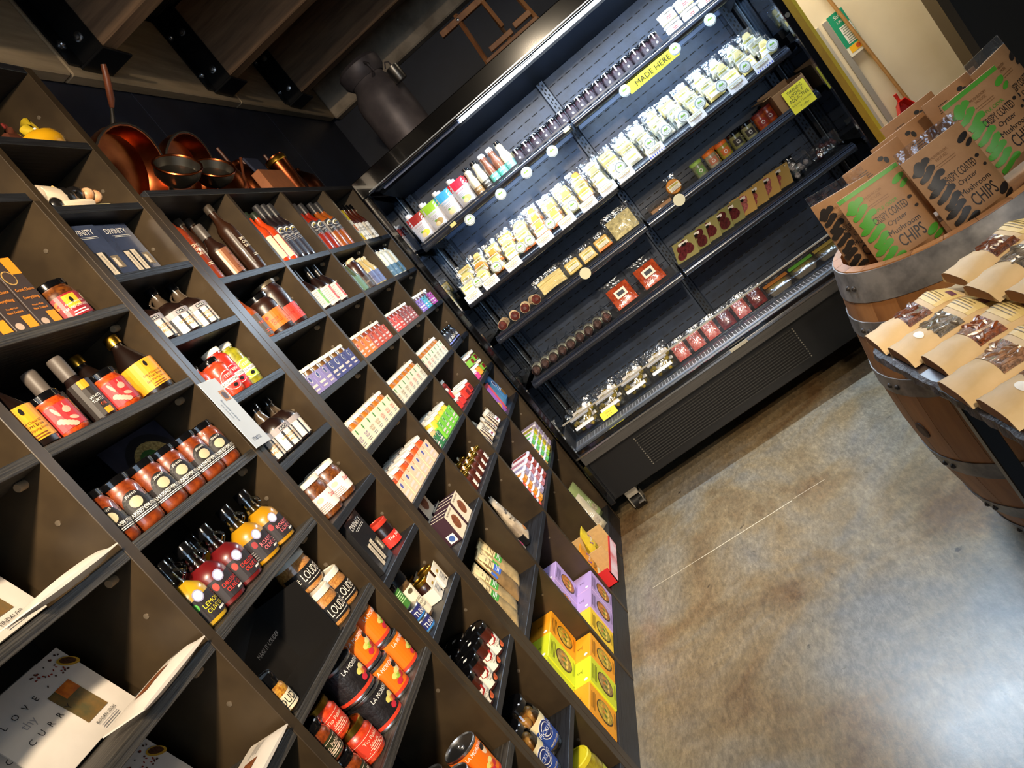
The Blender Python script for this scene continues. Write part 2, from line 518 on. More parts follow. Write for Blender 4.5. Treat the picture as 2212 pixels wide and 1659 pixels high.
# ---------------------------------------------------------------- the lit back room on the right
CRW = M((226, 212, 184), 0.6, nscale=2.5, c2=(218, 203, 174), kind='cream_wall')
struct('wall_side_1', G().box(2.20, 5.0, 0, 3.32, 5.08, 3.2).mesh('wall_side_1', CRW))
struct('wall_side_3', G().box(2.915, 4.4, 0, 4.3, 4.5, 3.6).mesh('wall_side_3', M((26, 24, 18), 0.6, kind='dark_partition')))
struct('trim_2', G().box(2.868, 4.38, 0, 2.915, 4.52, 3.6).mesh('trim_2', M((70, 58, 38), 0.6, kind='brown_door_trim')))
struct('trim_3', G().box(2.572, 4.985, 0, 2.604, 5.0, 1.44).mesh('trim_3', M((150, 146, 140), 0.5, kind='grey_trim')))
struct('trim_4', G().box(2.529, 4.99, 0, 2.545, 5.0, 1.44).mesh('trim_4', M((170, 166, 156), 0.5, kind='grey_trim_light')))
gp = empty('corner_guard', (2.196, 4.1, 0), label='yellow metal corner guard post beside the right end of the fridge', cat='post')
mk('face_plate', G().box(0, 0, 0, 0.042, 0.012, 2.9).mesh('face_plate', M((222, 172, 26), 0.4, nscale=12, c2=(205, 156, 22), kind='yellow_paint')), gp)  # darker face of the same yellow, its shade set into the colour
mk('side_plate', G().box(0.042, 0, 0, 0.058, 0.35, 2.9).mesh('side_plate', M((240, 205, 40), 0.4, kind='bright_yellow_paint')), gp)  # same yellow brightened, light on this side painted into the colour
mk('inner_plate', G().box(0, 0.012, 0, 0.006, 0.7, 2.9).mesh('inner_plate', M((206, 176, 90), 0.35, nscale=5, c2=(186, 168, 120), kind='worn_yellow')), gp)  # added plate standing in for yellow crates seen through the end glass
struct('wall_side_4', G().box(2.204, 4.114, 0, 2.236, 4.99, 2.9).mesh('wall_side_4', M((214, 206, 186), 0.55, kind='door_lining')))
# poster, broom handle, dustpan
po = empty('safety_poster', (2.652, 4.984, 1.25), label='green and white safety poster hanging on the cream wall', cat='poster')
mk('board', G().box(-0.05, -0.004, -0.07, 0.05, 0, 0.20).mesh('board', M((240, 236, 220), 0.5)), po)
p = Pr(plane_ny(-0.004))
GRN = M((26, 150, 110), 0.5)
p.rect(GRN, -0.05, -0.012, 0.05, 0.20, 1).rect(WHITE, -0.022, 0.0, 0.048, 0.11, 2).rect(M((246, 190, 30), 0.5), -0.035, -0.052, 0.048, -0.014, 2)
p.disc(M((210, 90, 30), 0.5), 0.015, -0.033, 0.014, L=3).text(WINK, 'Safe', 0.005, 0.172, 0.022, 0.05).text(WINK, 'Lifting', 0.01, 0.138, 0.02, 0.06)
p.lines(M((120, 140, 120), 0.6), -0.02, 0.044, 0.098, 8, 0.013, 0.005)
for n, me, lb in p.into([]): mk(n, me, po)
tag(mk('broom_handle', G().tube([(2.76, 4.93, 0.0), (2.64, 4.965, 1.9)], 0.011, 8).mesh('broom_handle', M((176, 132, 76), 0.5, noise=0.2), True)),
    'wooden broom handle leaning upright beside the green poster', 'broom')
RED = M((196, 34, 24), 0.35, kind='red_plastic')
dp = empty('dustpan', (2.645, 4.885, 0.752), label='red plastic dustpan hanging on the cream wall by the broom handle', cat='dustpan')
V = []
for k, (x0, dz, dy) in enumerate(((0.025, 0.04, -0.05), (0.055, -0.03, -0.06), (0.058, -0.085, -0.05))):
    V.append([(-x0, dy, dz + 0.03), (-x0, 0.02, dz), (x0, 0.02, dz), (x0, dy, dz + 0.03)])
g = G()
for a, b in zip(V, V[1:]):
    for i in range(3):
        g.add([a[i], a[i + 1], b[i + 1], b[i]], [(0, 1, 2, 3)])
g.add(V[0], [(0, 1, 2, 3)])
pan = g.mesh('pan', RED); 
po2 = mk('pan', pan, dp); mod = po2.modifiers.new('s', 'SOLIDIFY'); mod.thickness = 0.005
mk('handle', G().tube([(0, 0, 0.04), (0, -0.01, 0.08), (0, -0.01, 0.115)], [0.012, 0.009, 0.011], 8).mesh('handle', RED, True), dp)
lamp('AREA', (2.6, 4.62, 2.95), (2.62, 4.9, 1.2), 62, (1.0, 0.9, 0.72), 0.5)

# ================================================================ SHELVING
TH = 0.022
def board(g, nm, mat, o, bev=0.0012):
    return mk(nm, g.mesh(nm, mat, bev=bev), o)
def unit(name, label, ups, zs, ztop, y0, y1, zbase=0.117, peg=True, cover=True, depth=0.285, smat=None):
    smat = smat or BOARD
    """ups: [(ya, yb)] uprights, zs: shelf centre heights, ztop: top board centre"""
    o = empty(name, (-depth / 2, (y0 + y1) / 2, 0), label=label, cat='shelf unit')
    ox, oy = depth / 2, -(y0 + y1) / 2
    T = Matrix.Translation((ox, oy, 0))
    board(G().box(-depth, y0, 0.02, -depth + 0.008, y1, ztop).xf(T), 'back_panel', BACKB, o, 0)
    for a, b in ups:
        board(G().box(-depth + 0.008, a, 0, 0, b, ztop - TH / 2 if cover else ztop + TH / 2).xf(T), 'upright', BOARDV, o)
    for i, ((a, b), (c, d)) in enumerate(zip(ups, ups[1:])):
        for z in zs:
            board(G().box(-depth + 0.008, b, z - TH / 2, -0.001, c, z + TH / 2).xf(T), 'shelf', smat, o)
            if peg:
                for xx in (-0.055,):
                    q = G().lathe([(0.0085, 0), (0.0085, 0.016), (0.007, 0.018)], 10).xf(T @ Matrix.Translation((xx, c, z - TH / 2 - 0.009)) @ Matrix.Rotation(PI / 2, 4, 'X'))
                    mk('shelf_peg', q.mesh('shelf_peg', M((158, 132, 100), 0.5), True), o)
        if zbase:
            board(G().box(-depth + 0.008, b, zbase - TH, -0.001, c, zbase).xf(T), 'shelf', BOARD, o)
            board(G().box(-0.02, b, 0.0, -0.002, c, zbase - TH).xf(T), 'kick_board', BOARD, o)
        # peg holes drilled in the far side panel
        zz = [z for z in zs] + [ztop]
        for z in zz:
            for dz in (0.105,):
                q = G().lathe([(0.0055, 0), (0.0055, 0.0015), (0.003, 0.002)], 8).xf(T @ Matrix.Translation((-0.06, c, z - dz)) @ Matrix.Rotation(PI / 2, 4, 'X'))
                mk('peg_hole_plug', q.mesh('peg_hole_plug', M((120, 108, 92), 0.35, metal=0.5), True), o)
    return o
ROWZ = [2.014, 1.797, 1.578, 1.362, 1.147, 0.931, 0.598]
R1, R2, R3, R4, R5, R6, R7 = [z + TH / 2 + 0.0008 for z in ROWZ]
R8 = 0.1178
u = unit('shelf_unit', 'tall charcoal shelf unit nearest the camera with curry packets and oils', [(0.60, 0.625), (1.112, 1.139), (1.626, 1.6475)], ROWZ, 2.326, 0.60, 1.6475, smat=M((72, 68, 62), 0.5, nscale=30, stretch=(7, 0.16, 12), c2=(30, 28, 27), bump=0.25, kind='streaky_stained_ply'))
mk('top_board', G().box(0, 0, 0, 0.285, 1.0, TH).xf(Matrix.Translation((-0.1425, -0.5, 2.326 - TH / 2))).mesh('top_board', BOARD, bev=0.0012), u)
C2Z = [2.487, 2.288, 2.088, 1.896, 1.705, 1.505, 1.309, 1.113, 0.919, 0.662, 0.362]
u = unit('shelf_unit', 'narrow tallest charcoal shelf unit holding the ceramic cow, between two wider units', [(1.6485, 1.671), (2.017, 2.050)], C2Z, 2.733, 1.6485, 2.050, peg=False, cover=False)
mk('top_board', G().box(0, 1.671, 0, 0.285, 2.017, TH).xf(Matrix.Translation((-0.1425, -(1.6485 + 2.05) / 2, 2.733 - TH / 2))).mesh('top_board', BOARD, bev=0.0012), u)
u = unit('shelf_unit', 'long charcoal shelf unit of four columns next to the fridge, copper pans on top',
         [(2.051, 2.0895), (2.551, 2.573), (3.027, 3.048), (3.527, 3.548), (3.987, 4.009)], ROWZ, 2.326, 2.051, 4.009)
mk('top_board', G().box(0, 2.0895, 0, 0.285, 4.009, TH).xf(Matrix.Translation((-0.1425, -(2.051 + 4.009) / 2, 2.326 - TH / 2))).mesh('top_board', BOARD, bev=0.0012), u)
# ================================================================ PRODUCT BUILDERS (front = +X, origin at base centre)
def jar(R, H, body, lid, lidH=0.016, label=None, lz=(0.18, 0.72), la=1.25, square=0, neck=0.86, draw=None, lidR=None, n=20, glassTop=None):
    """body/lid: materials; label: material of the wrap label; draw(p, R, z0, z1): print"""
    tp = []
    g = G()
    hb = H - lidH
    g.lathe([(R * 0.86, 0), (R * 0.97, 0.004), (R, 0.012), (R, hb * 0.80), (R * 0.95, hb * 0.88), (R * neck, hb * 0.95), (R * neck, hb)], n)
    part(tp, 'glass_body', g, body, True)
    lr = lidR or R * neck * 1.08
    part(tp, 'lid', G().lathe([(lr, 0), (lr, lidH * 0.85), (lr * 0.94, lidH), (lr * 0.86, lidH), (lr * 0.84, lidH - 0.0015), (0.001, lidH - 0.0015)], n, 0, 0, hb), lid, True)
    if label:
        z0, z1 = hb * lz[0], hb * lz[1]
        p = Pr(cyl(R + 0.0004), 0.009)
        p.rect(label, -la * R, z0, la * R, z1, 1, 'label')
        if draw: draw(p, R, z0, z1)
        p.into(tp)
    return tp
def bottle(R, H, body, cap, capH=0.03, capR=None, neckR=0.012, sh=0.62, nk=0.78, label=None, lz=(0.12, 0.55), la=1.25, draw=None, n=18, neckmat=None):
    tp = []
    hb = H - capH
    prof = [(R * 0.85, 0), (R * 0.97, 0.004), (R, 0.012), (R, H * sh), (R * 0.92, H * (sh + 0.05)), (R * 0.62, H * (sh + (nk - sh) * 0.62)), (neckR * 1.15, H * nk), (neckR, H * (nk + 0.02))]
    if neckmat:
        part(tp, 'glass_body', G().lathe(prof[:6], n), body, True)
        part(tp, 'neck', G().lathe(prof[5:] + [(neckR, hb)], n), neckmat, True)
    else:
        part(tp, 'glass_body', G().lathe(prof + [(neckR, hb)], n), body, True)
    cr = capR or neckR * 1.2
    part(tp, 'cap', G().lathe([(cr, 0), (cr, capH * 0.9), (cr * 0.9, capH), (0.001, capH)], n, 0, 0, hb), cap, True)
    if label:
        z0, z1 = H * lz[0], H * lz[1]
        p = Pr(cyl(R + 0.0004), 0.009)
        p.rect(label, -la * R, z0, la * R, z1, 1, 'label')
        if draw: draw(p, R, z0, z1)
        p.into(tp)
    return tp
def carton(w, d, h, mat, bev=0.001):
    tp = []
    part(tp, 'carton_body', G().box(-d / 2, -w / 2, 0, d / 2, w / 2, h), mat, bev=bev)
    return tp
def pillow(w, h, t, nu=6, nv=8, flat=0.0, lean=0.0):
    """a soft pouch standing on its base; returns (G, surface function of the front)"""
    def th(u, v):
        a = max(0.0, 1 - (2 * abs(u) / w) ** 2.6); k = v / h
        b = (k / 0.12) ** 0.6 if k < 0.12 else max(0.0, 1 - ((k - 0.12) / 0.88) ** 1.6)
        return t / 2 * (a ** 0.6) * (0.15 + 0.85 * min(1, b)) + 0.0012
    f = lambda u, v, e: (th(u, v) + e + lean * v, u, v)
    V = []; F = []
    for s in (1, -1):
        for j in range(nv + 1):
            for i in range(nu + 1):
                u = -w / 2 + w * i / nu; v = h * j / nv
                V.append((s * th(u, v) + lean * v, u, v))
    m = (nu + 1) * (nv + 1)
    for j in range(nv):
        for i in range(nu):
            a = j * (nu + 1) + i
            F.append((a, a + 1, a + nu + 2, a + nu + 1))
            F.append((m + a, m + a + nu + 1, m + a + nu + 2, m + a + 1))
    per = [i for i in range(nu + 1)] + [(j + 1) * (nu + 1) + nu for j in range(nv)] + [nv * (nu + 1) + i for i in range(nu - 1, -1, -1)] + [j * (nu + 1) for j in range(nv - 1, 0, -1)]
    for a, b in zip(per, per[1:] + per[:1]):
        F.append((a, m + a, m + b, b))
    return G().add(V, F), f
def row(tp, name, desc, cat, z, ys, x=-0.06, group=None, where='', rz=0.0, jit=0.006, single=None):
    n = len(ys)
    for i, y in enumerate(ys):
        lb = (single or desc) if n == 1 else '%s, %s of %d from left%s' % (desc, ORD[i], n, (' ' + where) if where else '')
        put(tp, name, lb, cat, (x + RND.uniform(-jit, jit), y, z), rz + RND.uniform(-0.08, 0.08), group or desc)
def arange(a, b, n):
    return [a + (b - a) * i / max(1, n - 1) for i in range(n)]

ORANGE = M((240, 160, 30), 0.5); REDL = M((186, 40, 44), 0.5); DRED = M((150, 28, 30), 0.5)
PINKI = M((232, 170, 160), 0.5); GREENL = M((96, 170, 60), 0.5); DARKL = M((38, 34, 36), 0.5)
GREYI = M((150, 148, 150), 0.5)

# ================================================================ LEFT UNIT: wide column with sauces
# --- tall dark cartons and the chilli jar
tp = carton(0.062, 0.062, 0.165, M((62, 50, 46), 0.45, noise=0.15, nscale=20))
p = Pr(plane_x(0.031))
OI = M((246, 150, 30), 0.5)
p.rect(OI, 0.002, 0.125, 0.031, 0.165, 1).rect(OI, 0.004, 0.004, 0.029, 0.032, 1)
p.disc(M((200, 160, 90), 0.5), -0.012, 0.118, 0.017, L=1).disc(M((70, 54, 46), 0.5), -0.012, 0.118, 0.0145, L=2)
p.text(OI, 'Grand Choice', 0.0, 0.088, 0.007, 0.05).text(OI, 'Everything', 0.0, 0.068, 0.009, 0.052)
p.text(OI, 'Proudly Made', 0.0, 0.05, 0.005, 0.045).text(OI, 'New Zealand', 0.0, 0.042, 0.005, 0.045)
p.disc(M((196, 170, 150), 0.5), -0.016, 0.012, 0.010, 0.008, 1)
p.into(tp)
row(tp, 'sauce_carton', 'tall dark brown carton with orange lettering', 'carton', R1, [1.20, 1.270, 1.340, 1.412], -0.045, where='on the top shelf', jit=0.003)
def d_chili(p, R, z0, z1):
    p.rect(M((240, 170, 40), 0.5), -0.016, z1 - 0.034, 0.014, z1 - 0.004, 2).disc(INK, -0.001, z1 - 0.018, 0.004, 0.007, 3)
    p.text(WINK, 'PORK LARD CHILLI SAUCE', 0.0, z0 + 0.022, 0.006, 0.06).text(WINK, 'Grand Choice NZ', 0.002, z0 + 0.032, 0.004, 0.045)
    p.lines(WINK, -0.02, 0.02, z0 + 0.010, 2, 0.006, 0.0025)
    for k in range(5):
        p.disc(M((236, 120, 40), 0.5), -0.05 + 0.004 * k, z0 + 0.006 + 0.009 * k, 0.007, 0.0035, 2, rot=k)
    p.disc(M((240, 210, 170), 0.5), 0.04, z1 - 0.014, 0.012, 0.009, 2, rot=0.6)
tp = jar(0.043, 0.105, gloss((120, 66, 20), c2=(60, 26, 10), nscale=90), BLKG, 0.014, M((150, 30, 40), 0.45), (0.10, 0.72), 1.5, draw=d_chili)
put(tp, 'chilli_jar', 'chilli sauce jar with dark red label and black lid beside brown cartons', 'jar', (-0.062, 1.535, R1), 0.1)

# --- soy sauce bottles, garlic chilli jars, black-capped oils
def d_soy(p, R, z0, z1):
    p.disc(INK, 0, z1 - 0.012, 0.004, 0.007, 2).text(INK, 'Grand Choice NZ', 0, z0 + 0.034, 0.005, 0.045)
    p.text(INK, 'First Brew', 0.004, z0 + 0.027, 0.006, 0.035).text(INK, 'Soy Dipping Sauce', 0, z0 + 0.018, 0.006, 0.055)
    p.lines(M((120, 70, 20), 0.5), -0.02, 0.02, z0 + 0.008, 2, 0.005, 0.002)
soy = bottle(0.042, 0.17, gloss((22, 10, 6)), GOLD, 0.024, 0.0165, 0.0135, 0.46, 0.80, M((244, 160, 34), 0.5), (0.09, 0.50), 1.45, d_soy)
put(soy, 'soy_sauce_bottle', 'soy sauce bottle with orange label and gold cap at the left of its shelf', 'bottle', (-0.052, 1.184, R2), 0.15, 'orange-labelled soy sauce bottles')
put(soy, 'soy_sauce_bottle', 'soy sauce bottle with orange label and gold cap, left of the right-hand pair', 'bottle', (-0.105, 1.500, R2), 0.1, 'orange-labelled soy sauce bottles')
put(soy, 'soy_sauce_bottle', 'soy sauce bottle with orange label and gold cap against the right side panel', 'bottle', (-0.058, 1.578, R2), 0.05, 'orange-labelled soy sauce bottles')
def d_gar(p, R, z0, z1):
    PK = M((226, 160, 140), 0.5)
    p.disc(PK, 0.002, z1 - 0.018, 0.008, 0.007, 2).rect(PK, 0.001, z1 - 0.012, 0.003, z1 - 0.004, 2)
    p.disc(PK, 0.004, z0 + 0.016, 0.009, 0.004, 2, rot=-0.4).disc(PK, -0.018, z1 - 0.014, 0.003, 0.011, 2, rot=0.3)
    for k in range(5): p.disc(PK, -0.022 + 0.005 * k, z0 + 0.020 - 0.004 * k, 0.006, 0.005, 2)
    p.text(WINK, 'GARLIC', 0.032, z0 + 0.032, 0.006, 0.02).rect(M((240, 150, 40), 0.5), 0.024, z1 - 0.03, 0.032, z1, 2)
gar = jar(0.036, 0.095, gloss((214, 84, 20), c2=(150, 44, 10), nscale=120), BLKG, 0.014, M((176, 40, 46), 0.5), (0.14, 0.80), 1.35, draw=d_gar)
put(gar, 'garlic_chilli_jar', 'garlic chilli jar with red label beside the leftmost soy bottle', 'jar', (-0.046, 1.268, R2), 0.2, 'garlic chilli jars')
put(gar, 'garlic_chilli_jar', 'garlic chilli jar with red label left of the paired soy bottles', 'jar', (-0.044, 1.440, R2), 0.1, 'garlic chilli jars')
def d_tur(p, R, z0, z1):
    p.rect(OI, -0.012, z1 - 0.018, 0.006, z1, 2).rect(OI, -0.004, z0, 0.012, z0 + 0.013, 2)
    p.text(WINK, 'WHITE', 0.0, z0 + 0.042, 0.006, 0.024).text(WINK, 'TURTLE', 0.0, z0 + 0.033, 0.006, 0.024).text(M((220, 90, 50), 0.5), 'OIL', 0.004, z0 + 0.022, 0.006, 0.02)
oil = bottle(0.026, 0.16, gloss((26, 14, 12)), M((84, 76, 70), 0.5), 0.05, 0.0155, 0.012, 0.52, 0.70, M((44, 38, 36), 0.5), (0.06, 0.58), 1.2, d_tur)
for y, x, w in ((1.326, -0.076, 'left one between the two garlic jars'), (1.376, -0.050, 'right one between the two garlic jars')):
    put(oil, 'oil_bottle', 'slim dark oil bottle with long grey-black cap, ' + w, 'bottle', (x, y, R2), 0.1, 'grey-capped oil bottles')
for y, x, w in ((1.245, -0.15, 'left one standing in the back row'), (1.300, -0.16, 'right one standing in the back row')):
    put(oil, 'oil_bottle', 'slim dark oil bottle with long grey-black cap, ' + w, 'bottle', (x, y, R2), 0.1, 'grey-capped oil bottles')
tp = bottle(0.024, 0.14, gloss((20, 10, 6)), GOLD, 0.02, 0.014, 0.012, 0.5, 0.8)
put(tp, 'small_dark_bottle', 'small dark bottle with gold cap hidden behind the oil bottles', 'bottle', (-0.15, 1.412, R2))

# --- tamarind chutney jars and the leaflets
def d_tam(p, R, z0, z1):
    p.disc(M((30, 26, 26), 0.5), 0, z1 - 0.004, 0.024, 0.026, 2, n=18).disc(M((190, 180, 150), 0.5), 0, z1 - 0.002, 0.0125, 0.011, 4)
    p.text(WINK, 'JENNYS', 0, z1 + 0.014, 0.006, 0.03, 5).text(WINK, 'KITCHEN', 0, z1 - 0.018, 0.005, 0.03, 5)
    p.text(WINK, 'TAMARIND CHUTNEY', 0, z0 + 0.013, 0.008, 0.078, 5).rect(WINK, -0.034, z0 + 0.005, 0.034, z0 + 0.0065, 3).rect(WINK, -0.03, z0 + 0.0015, 0.03, z0 + 0.003, 3)
    p.lines(WINK, -0.055, -0.044, z0 + 0.020, 4, 0.005, 0.003)
tam = jar(0.036, 0.115, gloss((140, 60, 16), c2=(96, 34, 8), nscale=70), BLKG, 0.014, M((32, 28, 30), 0.4), (0.22, 0.55), 1.65, draw=d_tam)
row(tam, 'tamarind_chutney_jar', 'tamarind chutney jar with black label and black lid', 'jar', R3, [1.182, 1.262, 1.345, 1.425, 1.505, 1.582], -0.048, where='')
LB = M((186, 196, 208), 0.55)
lf = empty('menu_leaflet', (-0.115, 1.575, R3 + 0.004), (0, math.radians(-8), math.radians(-12)), label='large blue-grey menu leaflet with a food photograph behind the chutney jars', cat='leaflet')
mk('sheet', G().box(-0.001, -0.15, 0, 0.001, 0.03, 0.19).mesh('sheet', M((58, 58, 72), 0.4, nscale=12, c2=(40, 40, 54))), lf)
p = Pr(plane_x(0.001))
p.disc(M((30, 30, 36), 0.4), -0.05, 0.10, 0.075, 0.078, 1, n=24).disc(M((214, 190, 120), 0.6, c2=(150, 120, 60), nscale=160), -0.05, 0.10, 0.056, 0.058, 2, n=24)
p.disc(M((60, 110, 50), 0.6), -0.06, 0.12, 0.026, 0.02, 3).disc(M((200, 204, 210), 0.4), -0.125, 0.07, 0.014, 0.022, 2, rot=0.5).rect(LB, -0.15, 0.0, -0.10, 0.045, 3)
p.text(DARKL, 'menu', -0.125, 0.02, 0.012, 0.04, 4)
for n, me, lb in p.into([]): mk(n, me, lf)
lf2 = empty('folded_leaflet', (-0.012, 1.648, R3 - 0.012), (math.radians(-3), math.radians(-3), math.radians(4)), label='pale blue folded leaflet with brown stamp sticking out past the upright', cat='leaflet')
mk('sheet', G().box(0.024, -0.035, 0, 0.026, 0.05, 0.20).mesh('sheet', LB), lf2)
p = Pr(plane_x(0.026))
p.rect(M((170, 116, 60), 0.5), 0.012, 0.135, 0.042, 0.165, 1).disc(M((66, 40, 34), 0.5), 0.027, 0.150, 0.011, L=2)
p.text(M((90, 100, 124), 0.5), 'Beautiful crafted', -0.006, 0.11, 0.007, 0.12, 2, rot=-PI / 2).text(M((90, 100, 124), 0.5), 'and produced', -0.02, 0.11, 0.007, 0.10, 2, rot=-PI / 2)
p.text(M((80, 88, 110), 0.5), 'menu', 0.0, 0.022, 0.010, 0.04, 2)
for n, me, lb in p.into([]): mk(n, me, lf2)

# --- flavoured olive oil flasks
def flask(liq, tcol, words, acc):
    tp = []
    part(tp, 'glass_body', G().lathe([(0.030, 0), (0.036, 0.004), (0.0375, 0.012), (0.0375, 0.070), (0.034, 0.082), (0.024, 0.092), (0.018, 0.098)], 20), gloss(liq, trans=0.0), True)
    part(tp, 'neck', G().lathe([(0.018, 0.098), (0.0155, 0.106), (0.0135, 0.116), (0.0135, 0.132)], 16), CLEAR, True)
    part(tp, 'finger_loop', G().tube([(0, 0.014 + 0.016 * math.sin(PI * k / 8) , 0.128 - 0.030 * k / 8) for k in range(9)], 0.0032, 8), CLEAR, True)
    part(tp, 'cap', G().lathe([(0.0165, 0), (0.0165, 0.023), (0.015, 0.025), (0.001, 0.025)], 16, 0, 0, 0.130), BLKG, True)
    p = Pr(cyl(0.0378), 0.008)
    p.rect(M((40, 36, 42), 0.5), -0.052, 0.012, 0.040, 0.062, 1, 'label')
    T = M(tcol, 0.5)
    p.disc(M((150, 150, 190), 0.5), -0.002, 0.064, 0.011, 0.012, 2).disc(M((220, 220, 235), 0.5), -0.002, 0.064, 0.0085, 0.0095, 3)
    p.disc(M(acc, 0.5), -0.020, 0.048, 0.006, 0.008, 2)
    p.text(T, words, 0.012, 0.040, 0.009, 0.046, 3).text(T, 'OLIVE OIL', 0.014, 0.028, 0.009, 0.044, 3).rect(WINK, 0.012, 0.017, 0.034, 0.021, 3)
    p.lines(GREYI, -0.048, -0.028, 0.036, 5, 0.005, 0.002)
    return p.into(tp)
lemon = flask((186, 150, 26), (232, 214, 50), 'LEMON', (90, 190, 80))
chil = flask((96, 16, 20), (232, 60, 50), 'CHILLI DARK', (220, 60, 50))
roast = flask((176, 128, 14), (236, 120, 130), 'ROASTED', (150, 40, 44))
for y, t, w in ((1.208, lemon, 'yellow lemon olive oil flask, first from the left in its row'), (1.286, chil, 'dark red chilli olive oil flask, left one of two'),
                (1.367, chil, 'dark red chilli olive oil flask, right one of two'), (1.462, roast, 'golden roasted olive oil flask, left one of two'), (1.548, roast, 'golden roasted olive oil flask, right one of two')):
    put(t, 'olive_oil_flask', w, 'bottle', (-0.055, y, R4), 0.1, 'olive oil flasks with finger loops')
put(chil, 'olive_oil_flask', 'dark red chilli olive oil flask standing in the back row', 'bottle', (-0.145, 1.33, R4), 0.1, 'olive oil flasks with finger loops')
put(roast, 'olive_oil_flask', 'golden olive oil flask standing in the back row', 'bottle', (-0.145, 1.43, R4), 0.1, 'olive oil flasks with finger loops')

# --- black spice display and its jars
def d_loud(T, B):
    def f(p, R, z0, z1):
        p.text(M(T, 0.5), 'LOUDER', 0.006, (z0 + z1) / 2 + 0.003, (z1 - z0) * 0.52, 0.062, 3)
        p.rect(M(T, 0.5), -0.022, z0 + 0.006, 0.036, z0 + 0.0075, 2)
        p.lines(M(T, 0.5), -0.046, -0.032, z1 - 0.014, 4, 0.004, 0.0014)
    return f
spice = M((196, 140, 70), 0.45, coat=1.0, c2=(150, 92, 36), nscale=220, detail=2)
loud = jar(0.043, 0.092, spice, WLID, 0.015, M((26, 24, 24), 0.4), (0.16, 0.70), 1.55, draw=d_loud((236, 228, 214), 0), neck=0.94, lidR=0.0432)
dsp = empty('display_box', (-0.028, 1.27, R5), label='black cardboard spice display box with white slogan lying open', cat='box')
mk('tray_side', G().box(-0.20, -0.110, 0.0, 0.024, 0.16, 0.003).mesh('tray_side', M((28, 27, 27), 0.4)), dsp)
mk('back_flap', G().box(-0.20, -0.110, 0.0, -0.197, 0.16, 0.17).mesh('back_flap', M((30, 28, 27), 0.4)), dsp)
fl = mk('front_panel', G().box(-0.103, -0.10, 0.003, -0.10, 0.148, 0.165).mesh('front_panel', M((32, 30, 29), 0.35)), dsp)
p = Pr(plane_x(-0.10))
p.text(WINK, 'MAKE IT LOUDER', 0.100, 0.082, 0.010, 0.100)
for n, me, lb in p.into([]): mk(n, me, fl)
mk('divider', G().box(-0.16, 0.148, 0.003, 0.02, 0.152, 0.15).mesh('divider', M((22, 21, 21), 0.4)), dsp)
for x, y, z, w in ((-0.050, 1.489, 0, 'front left of the group'), (-0.062, 1.579, 0, 'front right of the group'), (-0.072, 1.533, 0.0928, 'stacked on the other two')):
    put(loud, 'spice_jar', 'white-lidded spice jar with black label, ' + w, 'jar', (x, y, R5 + z), 0.15, 'white-lidded spice jars')
tp = jar(0.027, 0.082, M((200, 150, 50), 0.4, coat=1.0, c2=(140, 80, 20), nscale=200), BLKG, 0.026, M((226, 214, 186), 0.5), (0.06, 0.60), 1.5, draw=d_loud((24, 22, 22), 0), neck=0.88, lidR=0.0245)
put(tp, 'spice_jar', 'small spice jar with cream label and black cap at the left end', 'jar', (-0.036, 1.178, R5 + 0.004), 0.1)

# --- orange tins and salsa jars
def tin(face, R=0.041, H=0.094, words='LA MORENA', food=(150, 190, 60)):
    tp = []
    part(tp, 'tin_body', G().lathe([(R * 0.99, 0), (R * 1.02, 0.002), (R * 1.02, 0.005), (R, 0.007), (R, H - 0.007), (R * 1.02, H - 0.005), (R * 1.02, H - 0.001), (R * 0.99, H), (R * 0.96, H - 0.004), (0.001, H - 0.004)], 24), STEEL, True)
    ring = G().tube([(0.004 + 0.009 * math.cos(2 * PI * k / 10), 0.006 * math.sin(2 * PI * k / 10), H - 0.002) for k in range(10)], 0.0013, 6, True)
    part(tp, 'ring_pull', ring, STEEL, True)
    p = Pr(cyl(R + 0.0004), 0.008)
    p.rect(face, -PI * R * 0.98, 0.008, PI * R * 0.98, H - 0.008, 1, 'paper_label')
    p.text(WINK, words, 0, H - 0.019, 0.010, 0.062)
    p.disc(M((244, 214, 180), 0.5), 0.024, H - 0.038, 0.010, 0.013, 2).disc(M((34, 22, 18), 0.5), 0.024, H - 0.030, 0.011, 0.008, 3)
    for k, (du, dv, c) in enumerate(((0, 0, food), (-0.008, 0.005, (220, 210, 110)), (0.008, -0.004, (190, 40, 50)), (-0.006, -0.012, (200, 40, 60)), (0.004, 0.010, (236, 220, 140)))):
        p.disc(M(c, 0.5), 0.010 + du, 0.040 + dv, 0.009, 0.007, 4)
    p.rect(M((214, 60, 36), 0.5), -PI * R * 0.9, 0.008, PI * R * 0.9, 0.016, 2)
    return p.into(tp)
OT = M((240, 116, 20), 0.4)
t1 = tin(OT); t2 = tin(OT, food=(120, 140, 50))
BT = M((36, 34, 38), 0.4, c2=(22, 20, 24), nscale=60, bump=0.3)
t3 = tin(BT, 0.046, 0.088, 'LA MORENA', (220, 140, 50))
for x, y, z, t, w in ((-0.052, 1.575, 0, t1, 'bottom right of the stack'), (-0.050, 1.480, 0, t1, 'bottom tin second from the right'), (-0.056, 1.566, 0.0955, t1, 'top right of the stack'),
                      (-0.058, 1.478, 0.0955, t1, 'top tin second from the right'), (-0.13, 1.53, 0, t2, 'bottom tin in the back row')):
    put(t, 'orange_tin', 'orange tin with a woman and salad printed on it, ' + w, 'tin', (x, y, R6 + z), RND.uniform(0, 0.5), 'orange chilli tins')
for x, y, z, w in ((-0.048, 1.382, 0, 'bottom one of two'), (-0.052, 1.378, 0.09, 'top one of two')):
    put(t3, 'black_label_tin', 'wide tin with black chilli label and orange rim, ' + w, 'tin', (x, y, R6 + z), 0.3, 'black-labelled tins')
